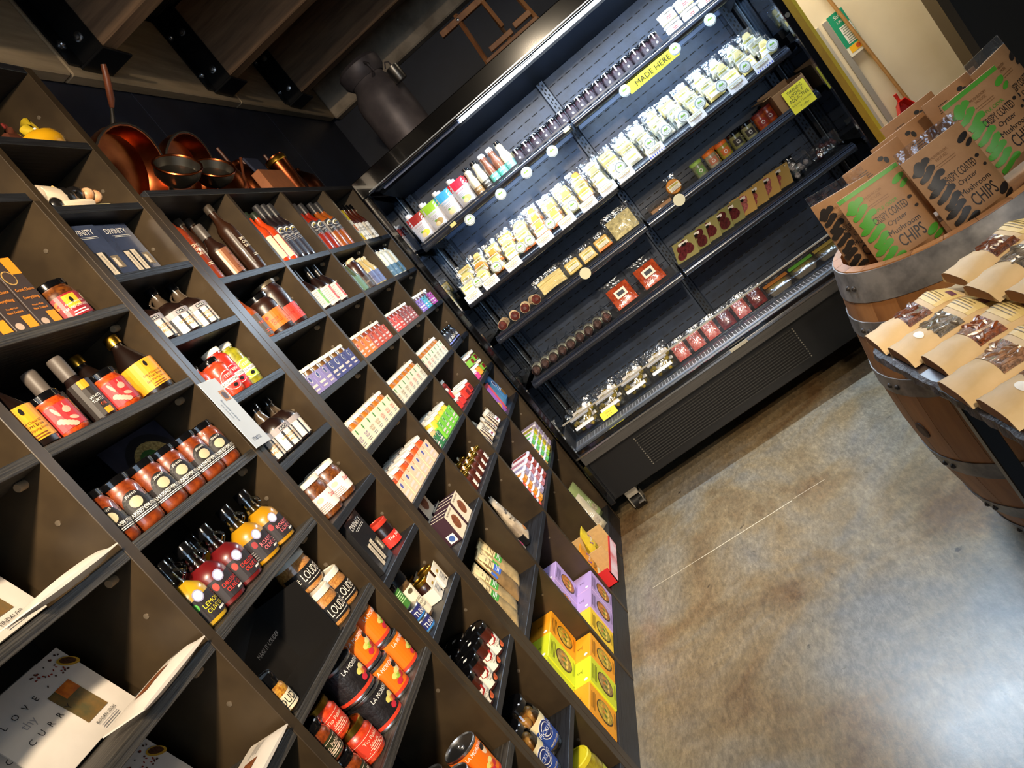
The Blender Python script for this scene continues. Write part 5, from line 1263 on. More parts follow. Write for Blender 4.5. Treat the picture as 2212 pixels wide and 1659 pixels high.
for x, y, z, t, nm in ((-0.055, 2.180, 0, ye, 'orange meal box, bottom front nearest the camera'), (-0.050, 2.325, 0, li, 'lime meal box, bottom front in the middle'), (-0.052, 2.470, 0, ye, 'orange meal box, bottom front by the upright'),
                   (-0.118, 2.190, 1, li, 'lime meal box, top layer nearest the camera'), (-0.115, 2.335, 1, li, 'lime meal box, top layer in the middle'), (-0.118, 2.478, 1, ye, 'orange meal box, top layer by the upright'),
                   (-0.152, 2.180, 0, ye, 'orange meal box, bottom back nearest the camera'), (-0.150, 2.325, 0, ye, 'orange meal box, bottom back in the middle'), (-0.150, 2.470, 0, li, 'lime meal box, bottom back by the upright')):
    put(t, 'meal_box', nm, 'box', (x, y, R8 + 0.153 * z), 0.0, 'frozen meal boxes')
for x, y, z, t, nm in ((-0.052, 2.650, 0, ye2, 'yellow meal box beside the lilac ones'), (-0.050, 2.796, 0, pu, 'lilac meal box, bottom front left'), (-0.050, 2.941, 0, pu, 'lilac meal box, bottom front right'),
                   (-0.118, 2.720, 1, pu, 'lilac meal box, top layer left'), (-0.118, 2.866, 1, pu, 'lilac meal box, top layer right'), (-0.150, 2.650, 0, pu, 'lilac meal box, bottom back left'), (-0.150, 2.796, 0, pu, 'lilac meal box, bottom back middle'), (-0.150, 2.941, 0, pu, 'lilac meal box, bottom back right')):
    put(t, 'meal_box', nm, 'box', (x, y, R8 + 0.153 * z), 0.0, 'frozen meal boxes')
RC = M((196, 36, 40), 0.5)
tr = empty('snack_tray', (-0.02, 3.245, R8), (0, 0, 0.0), label='red and white cardboard snack tray jutting out from the bottom shelf', cat='tray')
mk('tray_base', G().box(-0.16, -0.16, 0, 0.06, 0.20, 0.004).mesh('tray_base', KRAFT), tr)
mk('side_wall', G().box(-0.16, -0.160, 0, 0.06, -0.156, 0.085).mesh('side_wall', RC), tr)
mk('side_wall', G().box(-0.16, 0.196, 0, 0.06, 0.200, 0.14).mesh('side_wall', KRAFT), tr)
mk('divider', G().box(-0.16, 0.0, 0, 0.056, 0.004, 0.12).mesh('divider', KRAFT), tr)
mk('back_wall', G().box(-0.164, -0.16, 0, -0.16, 0.20, 0.14).mesh('back_wall', KRAFT), tr)
mk('front_wall', G().box(0.056, -0.16, 0, 0.060, 0.20, 0.055).mesh('front_wall', M((236, 206, 206), 0.5, nscale=9, c2=(220, 120, 120))), tr)
mk('red_trim', G().box(0.0562, -0.16, 0.055, 0.0598, 0.20, 0.066).mesh('red_trim', RC), tr)
def chips(c):
    g, f = pillow(0.12, 0.185, 0.06)
    tp = []; part(tp, 'packet', g, M(c, 0.3, coat=0.4, nscale=14, c2=tuple(int(v * 0.85) for v in c), bump=0.3), True)
    p = Pr(f, 0.03)
    p.poly(M((120, 70, 150), 0.5), [(-0.035, 0.13), (0.02, 0.15), (0.035, 0.125), (-0.02, 0.108)], 2).text(WINK, 'Fiesta', 0, 0.129, 0.012, 0.05, 4).text(M((60, 60, 30), 0.5), 'FISH', 0, 0.085, 0.022, 0.075, 4)
    p.disc(M((230, 220, 170), 0.5), 0, 0.045, 0.035, 0.025, 2).disc(M((206, 120, 30), 0.5), 0.01, 0.03, 0.02, 0.014, 3)
    return p.into(tp)
cy = chips((240, 204, 50)); co = chips((236, 150, 40))
for x, y, z, rz, ry, t, w in ((-0.125, 3.325, 0.012, 0.0, -0.10, cy, 'upright at the back of the far half'), (-0.045, 3.345, 0.012, 0.0, 0.10, cy, 'leaning forward in the far half'), (-0.060, 3.165, 0.014, 0.0, 0.16, co, 'leaning forward in the near half'), (-0.130, 3.165, 0.014, 0.0, -0.05, cy, 'upright at the back of the near half')):
    put(t, 'fish_snack_bag', '%s fish snack bag in the red tray, %s' % ('yellow' if t is cy else 'orange', w), 'bag', (x, y, R8 + z), rz, 'fish snack bags', ry=ry)
gp2 = spouch((170, 190, 130), (90, 190, 80), 0.15, 0.24, 0.06, (200, 190, 160))
gp3 = spouch((214, 196, 160), (180, 160, 120), 0.14, 0.22, 0.05, (200, 180, 150))
put(gp2, 'snack_pouch', 'large green and cream pouch at the bottom beside the fridge', 'pouch', (-0.06, 3.86, R8), -0.35, None, ry=-0.12)
put(gp3, 'snack_pouch', 'large cream pouch leaning on the green pouch by the fridge', 'pouch', (-0.045, 3.70, R8), -0.5, None, ry=-0.12)

# ================================================================ COPPERWARE ON TOP OF THE LONG UNIT
COP = M((176, 96, 54), 0.28, metal=1.0, nscale=8, c2=(130, 62, 34), kind='copper'); COPD = M((110, 58, 34), 0.35, metal=1.0, nscale=8, c2=(70, 36, 22), kind='aged_copper')
TINN = M((120, 118, 112), 0.35, metal=1.0, kind='tin_lining'); HAND = M((110, 58, 34), 0.4, nscale=20, c2=(80, 40, 24), kind='turned_handle'); IRON = M((60, 56, 52), 0.45, metal=0.8, kind='iron')
ZT = 2.3378
def pan(x, y, z, R, D, tilt, rz, label, handle=0.16, mat=COP, ha=0.0):
    """open pan standing on its edge: the mouth looks along local +X after tilting"""
    o = empty('copper_pan', (x, y, z), (0, tilt, rz), label=label, cat='pan', group='copper pans on the shelf unit')
    mk('bowl', G().lathe([(R * 0.82, 0), (R * 0.92, 0.006), (R, D * 0.5), (R * 1.0, D), (R * 1.03, D + 0.002), (R * 1.03, D + 0.006), (R * 0.97, D + 0.006), (R * 0.95, D * 0.5), (R * 0.86, 0.010), (0.001, 0.008)], 28).mesh('bowl', mat, True), o)
    mk('rim', G().tube([(R * 1.02 * math.cos(2 * PI * k / 28), R * 1.02 * math.sin(2 * PI * k / 28), D + 0.004) for k in range(28)], 0.004, 6, True).mesh('rim', IRON, True), o)
    if handle:
        c, s = math.cos(ha), math.sin(ha)
        P = lambda r, h: (r * c, r * s, h)
        mk('handle_bracket', G().tube([P(R * 0.98, D * 0.7), P(R + 0.03, D * 0.85), P(R + 0.07, D)], [0.009, 0.006, 0.005], 8).mesh('handle_bracket', IRON, True), o)
        mk('handle', G().tube([P(R + 0.05, D * 0.95), P(R + 0.075, D + 0.003), P(R + handle * 0.8, D + 0.01), P(R + handle, D + 0.012)], [0.007, 0.011, 0.010, 0.008], 10).mesh('handle', HAND, True), o)
    return o
pan(-0.165, 2.350, ZT + 0.180, 0.150, 0.065, math.radians(122), math.radians(-12), 'large copper frying pan propped on edge at the left of the top board', 0.17, COP, PI)
pan(-0.150, 2.690, ZT + 0.172, 0.142, 0.060, math.radians(122), math.radians(-8), 'second copper pan propped on edge, no handle in view', 0, COP, PI)
tag(mk('turned_handle', G().tube([(-0.26, 2.235, 2.42), (-0.215, 2.25, 2.56), (-0.20, 2.262, 2.63), (-0.185, 2.28, 2.74)], [0.004, 0.005, 0.014, 0.011], 10).mesh('turned_handle', HAND, True)), 'long turned wooden pan handle leaning beside the largest copper pan', 'handle')
def pot(x, y, R, H, label, name='copper_pot', hand=True, mat=COP, sp=False):
    o = empty(name, (x, y, ZT), (0, 0, 0.3), label=label, cat='pot', group='copper pots on the shelf unit')
    mk('body', G().lathe([(R * 0.55, 0), (R * 0.8, 0.006), (R, H * 0.38), (R * 0.92, H * 0.66), (R * 0.55, H * 0.86), (R * 0.42, H * 0.92), (R * 0.46, H * 0.97), (R * 0.44, H), (0.001, H * 0.96)], 24).mesh('body', mat, True), o)
    if hand:
        mk('handle', G().tube([(0, R * 0.8, H * 0.5), (0.0, R * 0.85, H * 0.95), (0, R * 0.7, H * 1.48)], [0.007, 0.008, 0.007], 8).mesh('handle', HAND, True), o)
    if sp:
        mk('spout', G().tube([(0, -R * 0.8, H * 0.4), (0.01, -R * 1.3, H * 0.7), (0.012, -R * 1.6, H * 0.8)], [0.014, 0.009, 0.007], 8).mesh('spout', mat, True), o)
    return o
pot(-0.168, 2.965, 0.112, 0.270, 'round copper pot with a narrow neck next to the standing pans', hand=False)
pot(-0.170, 3.250, 0.105, 0.245, 'copper pot with a thin upright handle in the middle of the board')
pot(-0.195, 3.480, 0.080, 0.225, 'small copper measure near the far end of the board', mat=COPD)
pot(-0.15, 3.650, 0.075, 0.215, 'dark copper pot with a handle near the far end', mat=COPD)
pot(-0.15, 3.850, 0.080, 0.205, 'dark copper pot with a thin handle at the far end', mat=COPD)
def ladle(x, y, R, label):
    o = empty('copper_ladle', (x, y, ZT), (0, 0, -0.4), label=label, cat='ladle', group='small copper ladles')
    mk('bowl', G().lathe([(0.001, 0), (R * 0.6, 0.006), (R * 0.92, R * 0.45), (R, R * 0.9), (R * 0.96, R * 0.92), (R * 0.86, R * 0.5), (0.001, 0.012)], 20).xf(Matrix.Translation((0, 0, R * 0.9)) @ Matrix.Rotation(math.radians(58), 4, 'Y')).mesh('bowl', TINN, True), o)
    mk('copper_rim', G().tube([(R * 0.98 * math.cos(2 * PI * k / 20), R * 0.98 * math.sin(2 * PI * k / 20), R * 0.9) for k in range(20)], 0.004, 6, True).xf(Matrix.Translation((0, 0, R * 0.9)) @ Matrix.Rotation(math.radians(58), 4, 'Y')).mesh('copper_rim', COP, True), o)
    mk('handle', G().tube([(0.01, -R * 0.8, 0.03), (0, -R * 1.6, 0.02), (-0.01, -R * 2.8, 0.012)], [0.006, 0.005, 0.004], 8).mesh('handle', COP, True), o)
ladle(-0.062, 2.440, 0.075, 'small copper ladle lying at the front, left one'); ladle(-0.062, 2.680, 0.072, 'small copper ladle lying at the front, right one')
g = G().box(-0.02, -0.12, 0, 0.02, 0.12, 0.095)
rk = empty('wooden_rack', (-0.026, 3.13, ZT), (0, 0, 0.0), label='small wooden spoon rest with a black holder at the front of the board', cat='rack')
mk('base', g.mesh('base', M((150, 92, 56), 0.5, noise=0.2), bev=0.002), rk)
mk('holder', G().box(-0.005, -0.07, 0.096, 0.005, 0.06, 0.18).xf(Matrix.Rotation(-0.1, 4, 'Y')).mesh('holder', M((40, 46, 66), 0.4), bev=0.002), rk)
gl = empty('brass_glass', (-0.056, 3.43, ZT), label='small brass-rimmed copper cup at the front of the board', cat='cup')
mk('cup', G().lathe([(0.03, 0), (0.036, 0.01), (0.048, 0.20), (0.045, 0.20), (0.034, 0.012), (0.001, 0.012)], 18).mesh('cup', COP, True), gl)
mk('brass_band', G().lathe([(0.046, 0.17), (0.050, 0.174), (0.050, 0.19), (0.0475, 0.194)], 18).mesh('brass_band', GOLD, True), gl)
tag(mk('wooden_spoon', G().tube([(-0.022, 2.80, 2.346), (-0.024, 2.90, 2.43), (-0.026, 2.99, 2.50)], [0.006, 0.005, 0.006], 8).mesh('wooden_spoon', HAND, True)), 'thin wooden spoon leaning at the front between the round copper pot and rack', 'spoon')
# ================================================================ THE OPEN FRIDGE
FX0, FX1, FY = 0.055, 2.118, 3.80
FR = empty('display_fridge', (1.085, 4.2, 0), label='black open-fronted display fridge with four lit shelves at the end wall', cat='fridge')
FT = Matrix.Translation((-1.085, -4.2, 0))
def fp(name, g, mat, bev=0.0, smooth=False, parent=None):
    return mk(name, g.xf(FT).mesh(name, mat, smooth, bev), parent or FR)
SLATE = M((46, 60, 84), 0.42, nscale=9, c2=(35, 46, 64), kind='slate_steel_panel')
fp('base_panel', G().box(FX0 + 0.03, 3.845, 0.165, FX1 - 0.03, 4.66, 0.43), BLKM, 0.004)
fp('bumper', G().box(FX0 + 0.01, 3.80, 0.425, FX1 - 0.01, 3.86, 0.478), M((64, 62, 60), 0.5, nscale=30, stretch=(0.1, 1, 6), c2=(46, 45, 44)), 0.004)
fp('chrome_strip', G().box(FX0 + 0.01, 3.795, 0.479, FX1 - 0.01, 3.81, 0.488), M((190, 195, 205), 0.22, metal=1.0))
fp('front_ledge', G().box(FX0 + 0.02, 3.812, 0.478, FX1 - 0.02, 3.858, 0.512), BLKG, 0.003)
fp('ledge_trim', G().box(FX0 + 0.02, 3.855, 0.505, FX1 - 0.02, 3.872, 0.52), M((130, 140, 155), 0.3, metal=0.8), 0.001)
fp('name_plate', G().box(1.034, 3.789, 0.480, 1.13, 3.7945, 0.497), M((190, 186, 170), 0.4, metal=0.5))
for i in range(13):
    z = 0.215 + 0.0142 * i
    fp('slat', G().box(0.385, 3.835, z, 1.325, 3.8445, z + 0.006), M((30, 30, 30), 0.5, kind='vent_slat'), 0)
for i in range(13):
    for x in (0.372, 1.336):
        fp('rivet', G().box(x - 0.003, 3.840, 0.213 + 0.0142 * i, x + 0.003, 3.8448, 0.219 + 0.0142 * i), M((110, 108, 100), 0.4))
# wire return grille along the front
WIRE = M((206, 212, 222), 0.3, metal=0.9, kind='wire')
g = G()
for i in range(104):
    x = 0.10 + 0.0192 * i
    g.box(x - 0.0011, 3.874, 0.519, x + 0.0011, 3.948, 0.5212)
for j in range(5):
    y = 3.876 + 0.0178 * j
    g.box(0.09, y - 0.0011, 0.5205, 2.085, y + 0.0011, 0.5227)
gr = fp('wire_grille', g, WIRE); gr['kind'] = 'stuff'
fp('grille_well', G().box(0.085, 3.87, 0.47, 2.085, 3.952, 0.475), BLK)
fp('deck', G().box(0.085, 3.950, 0.50, 2.085, 4.47, 0.524), M((40, 46, 56), 0.35, metal=0.4), 0.002)
fp('product_stop', G().box(0.09, 3.948, 0.526, 2.08, 3.952, 0.640), glass_mat((0.97, 0.98, 1.0), 0.0))
fp('stop_rail', G().box(0.09, 3.9455, 0.640, 2.08, 3.9545, 0.648), M((196, 190, 176), 0.35, metal=0.6))
# back: slotted panels
bp_ = fp('back_panel', G().box(0.085, 4.46, 0.5, 2.085, 4.66, 2.25), SLATE)
for x0, x1 in ((0.155, 1.055), (1.105, 2.015)):
    for zz in ((0.56, 0.90), (0.96, 1.21), (1.27, 1.46), (1.53, 1.83), (1.90, 2.16)):
        pl = fp('panel', G().box(x0, 4.448, zz[0], x1, 4.4605, zz[1]), SLATE, 0.002)
g = G()
for z in [0.60 + 0.058 * k for k in range(27)]:
    for x0, x1 in ((0.165, 1.045), (1.115, 2.005)):
        x = x0
        while x < x1:
            g.box(x, 4.4462, z, x + 0.034, 4.4485, z + 0.005); x += 0.052
sl = fp('air_slots', g, M((8, 8, 10), 0.7)); sl['kind'] = 'stuff'
for x in (0.118, 1.08, 2.052):
    fp('slotted_upright', G().box(x - 0.022, 4.418, 0.53, x + 0.022, 4.449, 2.18), M((60, 68, 80), 0.35, metal=0.6), 0.002)
    g = G()
    for k in range(54):
        z = 0.56 + 0.03 * k
        g.box(x - 0.010, 4.4165, z, x - 0.003, 4.4184, z + 0.016); g.box(x + 0.004, 4.4165, z + 0.012, x + 0.011, 4.4184, z + 0.026)
    s2 = fp('upright_slots', g, M((6, 6, 8), 0.7)); s2['kind'] = 'stuff'
# shelves, in two halves with a rounded front rail
RAIL = M((30, 33, 42), 0.22, coat=0.5, kind='dark_rail')
SHZ = [1.866, 1.488, 1.240, 0.930]
for si, z in enumerate(SHZ):
    for h, (x0, x1) in enumerate(((0.098, 1.072), (1.088, 2.076))):
        fp('shelf', G().box(x0, 3.995, z - 0.018, x1, 4.40, z), M((46, 52, 64), 0.3, metal=0.5), 0.002)
        fp('front_rail', G().tube([(x0, 3.985, z - 0.021), (x1, 3.985, z - 0.021)], 0.0205, 14), RAIL, 0, True)
        fp('price_channel', G().box(x0 + 0.004, 3.9685, z + 0.0005, x1 - 0.004, 3.9735, z + 0.010), RAIL)
        for xx in (x0 + 0.012, x1 - 0.012):
            fp('shelf_bracket', G().hexa([(xx - 0.002, 4.06, z - 0.030), (xx + 0.002, 4.06, z - 0.030), (xx + 0.002, 4.41, z - 0.07), (xx - 0.002, 4.41, z - 0.07)],
                                        [(xx - 0.002, 4.06, z - 0.019), (xx + 0.002, 4.06, z - 0.019), (xx + 0.002, 4.41, z - 0.019), (xx - 0.002, 4.41, z - 0.019)]), BLKM)
    fp('cable', G().tube([(0.14, 4.41, z - 0.03), (0.15, 4.36, z - 0.06), (0.135, 4.30, z - 0.045), (0.13, 4.2, z - 0.03)], 0.003, 6), BLK, 0, True)
# canopy
fp('canopy', G().hexa([(FX0, 3.80, 2.222), (FX1, 3.80, 2.222), (FX1, 4.70, 2.222), (FX0, 4.70, 2.222)],
                      [(FX0, 3.80, 2.300), (FX1, 3.80, 2.300), (FX1, 4.70, 2.300), (FX0, 4.70, 2.300)]), BLKG, 0.004)
fp('canopy_lip', G().box(FX0, 3.785, 2.205, FX1, 3.800, 2.300), BLKG, 0.004)
fp('canopy_trim', G().box(FX0 + 0.05, 3.783, 2.212, FX1 - 0.03, 3.786, 2.217), M((150, 160, 175), 0.25, metal=1.0))
fp('light_cover', G().box(0.12, 3.84, 2.205, 2.05, 3.90, 2.222), M((26, 28, 34), 0.3), 0.003)
fp('air_duct', G().hexa([(0.1, 4.02, 2.20), (2.07, 4.02, 2.20), (2.07, 4.44, 2.16), (0.1, 4.44, 2.16)], [(0.1, 4.02, 2.222), (2.07, 4.02, 2.222), (2.07, 4.44, 2.222), (0.1, 4.44, 2.222)]), M((18, 20, 25), 0.35))
fp('blind_handle', G().tube([(1.045, 3.79, 2.206), (1.045, 3.79, 2.192), (1.125, 3.79, 2.192), (1.125, 3.79, 2.206)], 0.0025, 6), M((90, 90, 90), 0.3, metal=0.8), 0, True)
LED = M((226, 238, 255), 0.5, emit=30.0, kind='led_tube')
fp('light_tube', G().tube([(0.66, 3.87, 2.198), (2.03, 3.87, 2.198)], 0.0075, 10), LED, 0, True)
fp('light_tube_end', G().tube([(0.16, 3.87, 2.198), (0.655, 3.87, 2.198)], 0.0075, 10), M((120, 130, 160), 0.3, coat=0.4), 0, True)
fp('shelf_light', G().box(0.40, 4.040, 1.838, 0.93, 4.064, 1.8475), LED)
fp('shelf_light', G().box(1.30, 4.040, 1.838, 1.50, 4.064, 1.8475), M((200, 215, 255), 0.5, emit=5.0, kind='led_tube_dim'))
COOL = (0.62, 0.80, 1.0)
lamp('AREA', (1.34, 3.872, 2.186), (1.34, 3.64, 0.0), 58, COOL, 1.40, sy=0.02).name = 'canopy_led_light'
lamp('AREA', (0.66, 4.052, 1.835), (0.66, 4.30, 1.3), 4.5, COOL, 0.52, sy=0.02).name = 'shelf_led_light'
lamp('AREA', (1.55, 4.052, 1.835), (1.55, 4.30, 1.3), 6, COOL, 0.80, sy=0.02).name = 'shelf_led_light'
# glazed ends
for nm, xa, xb in (('left', FX0, 0.088), ('right', 2.084, FX1)):
    xm = (xa + xb) / 2
    fp('end_post', G().box(xa, 3.80, 0.165 if nm == 'left' else 0.165, xb, 3.838, 2.222), BLKG, 0.003)
    fp('end_glass', G().box(xm - 0.004, 3.838, 0.62, xm + 0.004, 4.36, 2.205), PANE)
    fp('end_edge', G().box(xm - 0.006, 4.36, 0.62, xm + 0.006, 4.40, 2.21), M((150, 165, 180), 0.3, metal=0.6))
    fp('end_back_post', G().box(xa, 4.40, 0.165, xb, 4.70, 2.222), BLKM)
    fp('end_base', G().box(xa, 3.838, 0.165, xb, 4.40, 0.62), BLKM, 0.002)
fp('back_cover', G().box(FX0, 4.66, 0.165, FX1, 4.70, 2.222), BLKM)
fp('edge_sticker', G().lathe([(0.011, 0), (0.011, 0.001)], 14).xf(Matrix.Translation((2.101, 3.7995, 1.60)) @ Matrix.Rotation(PI / 2, 4, 'X')), M((120, 120, 112), 0.4))
for i, (x, y) in enumerate(((0.16, 3.98), (1.62, 3.98), (0.16, 4.55), (1.95, 4.55))):
    ca = mk('castor', G().tube([(x - 0.03, y, 0.045), (x + 0.03, y, 0.045)], 0.045, 16).xf(FT).mesh('castor', BLK, True), FR)
    mk('castor_fork', G().box(x - 0.038, y - 0.05, 0.03, x - 0.032, y + 0.03, 0.115).box(x + 0.032, y - 0.05, 0.03, x + 0.038, y + 0.03, 0.115).box(x - 0.038, y - 0.05, 0.095, x + 0.038, y + 0.04, 0.164).xf(FT).mesh('castor_fork', M((200, 196, 184), 0.35, metal=0.7), bev=0.002), ca)
    mk('brake_pedal', G().box(x + 0.01, y - 0.11, 0.060, x + 0.05, y - 0.045, 0.068).xf(FT).mesh('brake_pedal', STEEL, bev=0.002), ca)

# ================================================================ FRIDGE CONTENTS (front = -Y: rotate -90 degrees)
FQ = -PI / 2
def fput(tp, name, label, cat, x, y, z, group=None, rz=0.0, rx=0.0, ry=0.0):
    return put(tp, name, label, cat, (x, y, z + 0.0012 + (0.026 if ry < 0 else 0.052) * abs(math.sin(ry))), FQ + rz, group, rx, ry)
S1, S2, S3, S4, SD = SHZ[0], SHZ[1], SHZ[2], SHZ[3], 0.524
# spouted pouches
def spout(c, blob, lab):
    g, f = pillow(0.096, 0.150, 0.055)
    tp = []
    part(tp, 'pouch_body', g, M((196, 196, 204), 0.35, coat=0.3), True)
    p = Pr(f, 0.02)
    p.rect(M(c, 0.35, coat=0.3), -0.048, 0.104, 0.048, 0.1499, 1, 'top_band')
    p.text(M(c, 0.5), lab, -0.004, 0.092, 0.008, 0.06, 3).lines(GREYI, -0.03, 0.025, 0.078, 3, 0.007, 0.002)
    p.disc(M(blob, 0.5), 0.008, 0.040, 0.022, 0.017, 2).disc(M((90, 140, 50), 0.5), -0.008, 0.054, 0.008, 0.005, 3).disc(M((206, 190, 140), 0.5), -0.006, 0.034, 0.014, 0.011, 3)
    p.into(tp)
    part(tp, 'spout_cap', G().lathe([(0.012, 0), (0.0145, 0.004), (0.0145, 0.020), (0.013, 0.023), (0.001, 0.023)], 14, 0, -0.024, 0.150), M((236, 236, 240), 0.4), True)
    return tp
for i, (x, y, c, b, nm, w) in enumerate(((0.142, 4.118, (120, 24, 24), (206, 190, 60), 'red', 'dark red topped spout pouch, tucked behind at the far left'), (0.150, 4.035, (150, 34, 30), (226, 200, 40), 'lemon', 'red topped spout pouch with a lemon picture, first in front'), (0.245, 4.035, (150, 196, 50), (150, 120, 60), 'green', 'lime green topped spout pouch'),
                               (0.338, 4.035, (60, 160, 206), (206, 200, 150), 'blue', 'sky blue topped spout pouch'), (0.436, 4.035, (214, 36, 60), (206, 180, 90), 'red', 'bright red topped spout pouch at the right'), (0.243, 4.118, (150, 34, 30), (226, 200, 40), 'red', 'red topped spout pouch in the back row'), (0.342, 4.118, (150, 196, 50), (150, 120, 60), 'green', 'lime topped spout pouch in the back row'), (0.440, 4.118, (214, 36, 60), (206, 180, 90), 'red', 'bright red topped spout pouch in the back row'))):
    fput(spout(c, b, 'KETCHUP'), 'spout_pouch', w, 'pouch', x, y, S1, 'spouted sauce pouches')
def milkb(c, lab, lid):
    return bottle(0.025, 0.165, gloss(c, c2=tuple(int(v * 0.9) for v in c), nscale=10), lid, 0.018, 0.0165, 0.015, 0.50, 0.84, M(lab, 0.45), (0.03, 0.30), 1.4, d_words((236, 230, 210), ('SAUCE',), 0.009, 0.7, 0.035))
for i, (x, c, lab, lid, nm) in enumerate(((0.515, (206, 194, 164), (130, 96, 54), BLKG, 'cream bottle with brown label, left'), (0.568, (206, 194, 164), (66, 60, 54), BLKG, 'cream bottle with dark label'), (0.620, (110, 62, 40), (96, 180, 160), WLID, 'chocolate brown bottle with teal label, left'), (0.672, (110, 62, 40), (96, 180, 160), WLID, 'chocolate brown bottle with teal label, right'), (0.724, (226, 204, 150), (110, 150, 140), BLKG, 'pale custard bottle with grey-green label'))):
    fput(milkb(c, lab, lid), 'dessert_sauce_bottle', 'dessert sauce %s' % nm, 'bottle', x, 4.03, S1, 'dessert sauce bottles')
    fput(milkb(c, lab, lid), 'dessert_sauce_bottle', 'dessert sauce %s, in the back row' % nm, 'bottle', x, 4.09, S1, 'dessert sauce bottles')
def d_jam(p, R, z0, z1):
    p.disc(M((150, 146, 150), 0.5), 0, (z0 + z1) / 2, 0.006, L=2).rect(GREYI, -0.012, z0 + 0.002, 0.012, z0 + 0.005, 2)
jm = jar(0.0262, 0.074, gloss((40, 20, 26)), BLKG, 0.014, M((50, 40, 44), 0.5), (0.1, 0.7), 1.3, draw=d_jam, neck=0.97, n=16)
p = Pr(cyl(0.0280), 0.01); p.rect(M((226, 200, 200), 0.5), -0.003, 0.044, 0.003, 0.074, 1, 'seal_strip'); p.into(jm)
for j in range(2):
    for i in range(16):
        x = 0.780 + 0.0565 * i
        fput(jm, 'small_jam_jar', 'small dark jam jar with black lid, %s from left in the %s row' % (ORD[i], ('front', 'back')[j]), 'jar', x, 4.032 + 0.060 * j, S1, 'small dark jam jars')
def d_tub(p, R, z0, z1):
    p.rect(M((190, 50, 50), 0.5), -0.014, z0 + 0.012, 0.012, z0 + 0.024, 2).text(WINK, 'hummus', -0.001, z0 + 0.018, 0.006, 0.022, 4).rect(M((236, 170, 90), 0.5), -1.3 * R, z0, 1.3 * R, z0 + 0.006, 2)
tb_ = jar(0.042, 0.056, M((236, 232, 224), 0.4), M((238, 236, 230), 0.35), 0.010, M((238, 228, 210), 0.45), (0.1, 0.8), 1.5, draw=d_tub, neck=1.0, lidR=0.0445)
for x, y, k, w in ((1.735, 4.05, 0, 'bottom of the left stack'), (1.735, 4.05, 1, 'top of the left stack'), (1.828, 4.05, 0, 'bottom of the right stack'), (1.828, 4.05, 1, 'top of the right stack'), (1.92, 4.06, 0, 'alone at the right')):
    fput(tb_, 'dip_tub', 'white lidded dip tub, ' + w, 'tub', x, y, S1 + 0.0575 * k, 'white dip tubs')

# cheese packs
def pack(core, w, h, t, kind, seed, rind=None):
    r = random.Random(seed)
    tp = []
    if kind == 'wedge':
        g = G().hexa([(-t / 2, -w / 2, 0.006), (t / 2, -w / 2, 0.006), (t / 2, w / 2, 0.006), (-t / 2, w / 2, 0.006)], [(-t / 2, -w * 0.10, h), (t / 2, -w * 0.10, h), (t / 2, w * 0.30, h), (-t / 2, w * 0.30, h)])
    elif kind == 'round':
        g = G().lathe([(w * 0.46, -t / 2), (w * 0.5, -t * 0.4), (w * 0.5, t * 0.4), (w * 0.46, t / 2)], 18).xf(Matrix.Translation((0, 0, w * 0.5 + 0.004)) @ Matrix.Rotation(PI / 2, 4, 'Y'))
    else:
        g = G().box(-t / 2, -w / 2, 0.005, t / 2, w / 2, h * 0.86)
    part(tp, 'cheese', g, M(core, 0.45, nscale=25, c2=tuple(int(v * 0.93) for v in core)), False, 0.004)
    if rind:
        part(tp, 'rind', G().box(-t / 2 - 0.0005, -w / 2 - 0.001, 0.004, t / 2 + 0.0005, w / 2 + 0.001, 0.014), M(rind, 0.5))
    V, f = pillow(w * 1.12, h * 1.18, t * 1.30, 5, 6)
    V.V = [(x + r.uniform(-0.003, 0.003), y + r.uniform(-0.002, 0.002), z + r.uniform(0, 0.006)) for x, y, z in V.V]
    part(tp, 'vacuum_film', V, FILM, True)
    p = Pr(lambda u, v, e: (t * 0.70 + 0.003 + e, u, v))
    p.rect(M((240, 238, 222), 0.5), -w * 0.40, h * 0.22, w * 0.40, h * 0.62, 1, 'label').rect(M((206, 196, 90), 0.5), -w * 0.34, h * 0.46, w * 0.34, h * 0.58, 2, 'label').text(INK, 'CHEESE', 0, h * 0.52, h * 0.07, w * 0.6, 4).lines(GREYI, -w * 0.3, w * 0.3, h * 0.38, 3, h * 0.06, h * 0.02)
    return p.into(tp)
CH = [((226, 200, 120), None), ((228, 208, 146), (196, 170, 90)), ((226, 150, 50), (214, 100, 20)), ((232, 224, 196), None), ((222, 184, 96), (216, 120, 36)), ((228, 218, 180), (180, 180, 160))]
packs = []
for i, (c, rd) in enumerate(CH):
    packs.append(pack(c, 0.080, 0.088, 0.030, 'wedge', i, rd)); packs.append(pack(c, 0.080, 0.082, 0.028, 'block', i + 20, rd)); packs.append(pack(c, 0.078, 0.088, 0.030, 'round', i + 40))
n = 0
for j in range(3):
    for i in range(20):
        x = 0.150 + 0.0975 * i
        if 1.04 < x < 1.12: x += 0.004
        warmz = x < 0.98
        idx = RND.choice([0, 1, 4, 6, 7, 8, 12, 13, 14, 2]) if warmz else RND.choice([0, 1, 3, 4, 9, 10, 11, 15, 16, 17])
        if 0.25 < x < 0.95 and RND.random() < 0.4: idx = RND.choice([6, 7, 12])
        fput(packs[idx], 'cheese_pack', 'vacuum-packed cheese piece, %s from left in the %s row of the cheese shelf' % (ORD[i], ('front', 'middle', 'back')[j]), 'cheese', x + RND.uniform(-0.004, 0.004), 4.026 + 0.080 * j, S2 + 0.001 + 0.040 * j, 'vacuum-packed cheeses', RND.uniform(-0.04, 0.04), 0, -0.20 - 0.06 * RND.random())
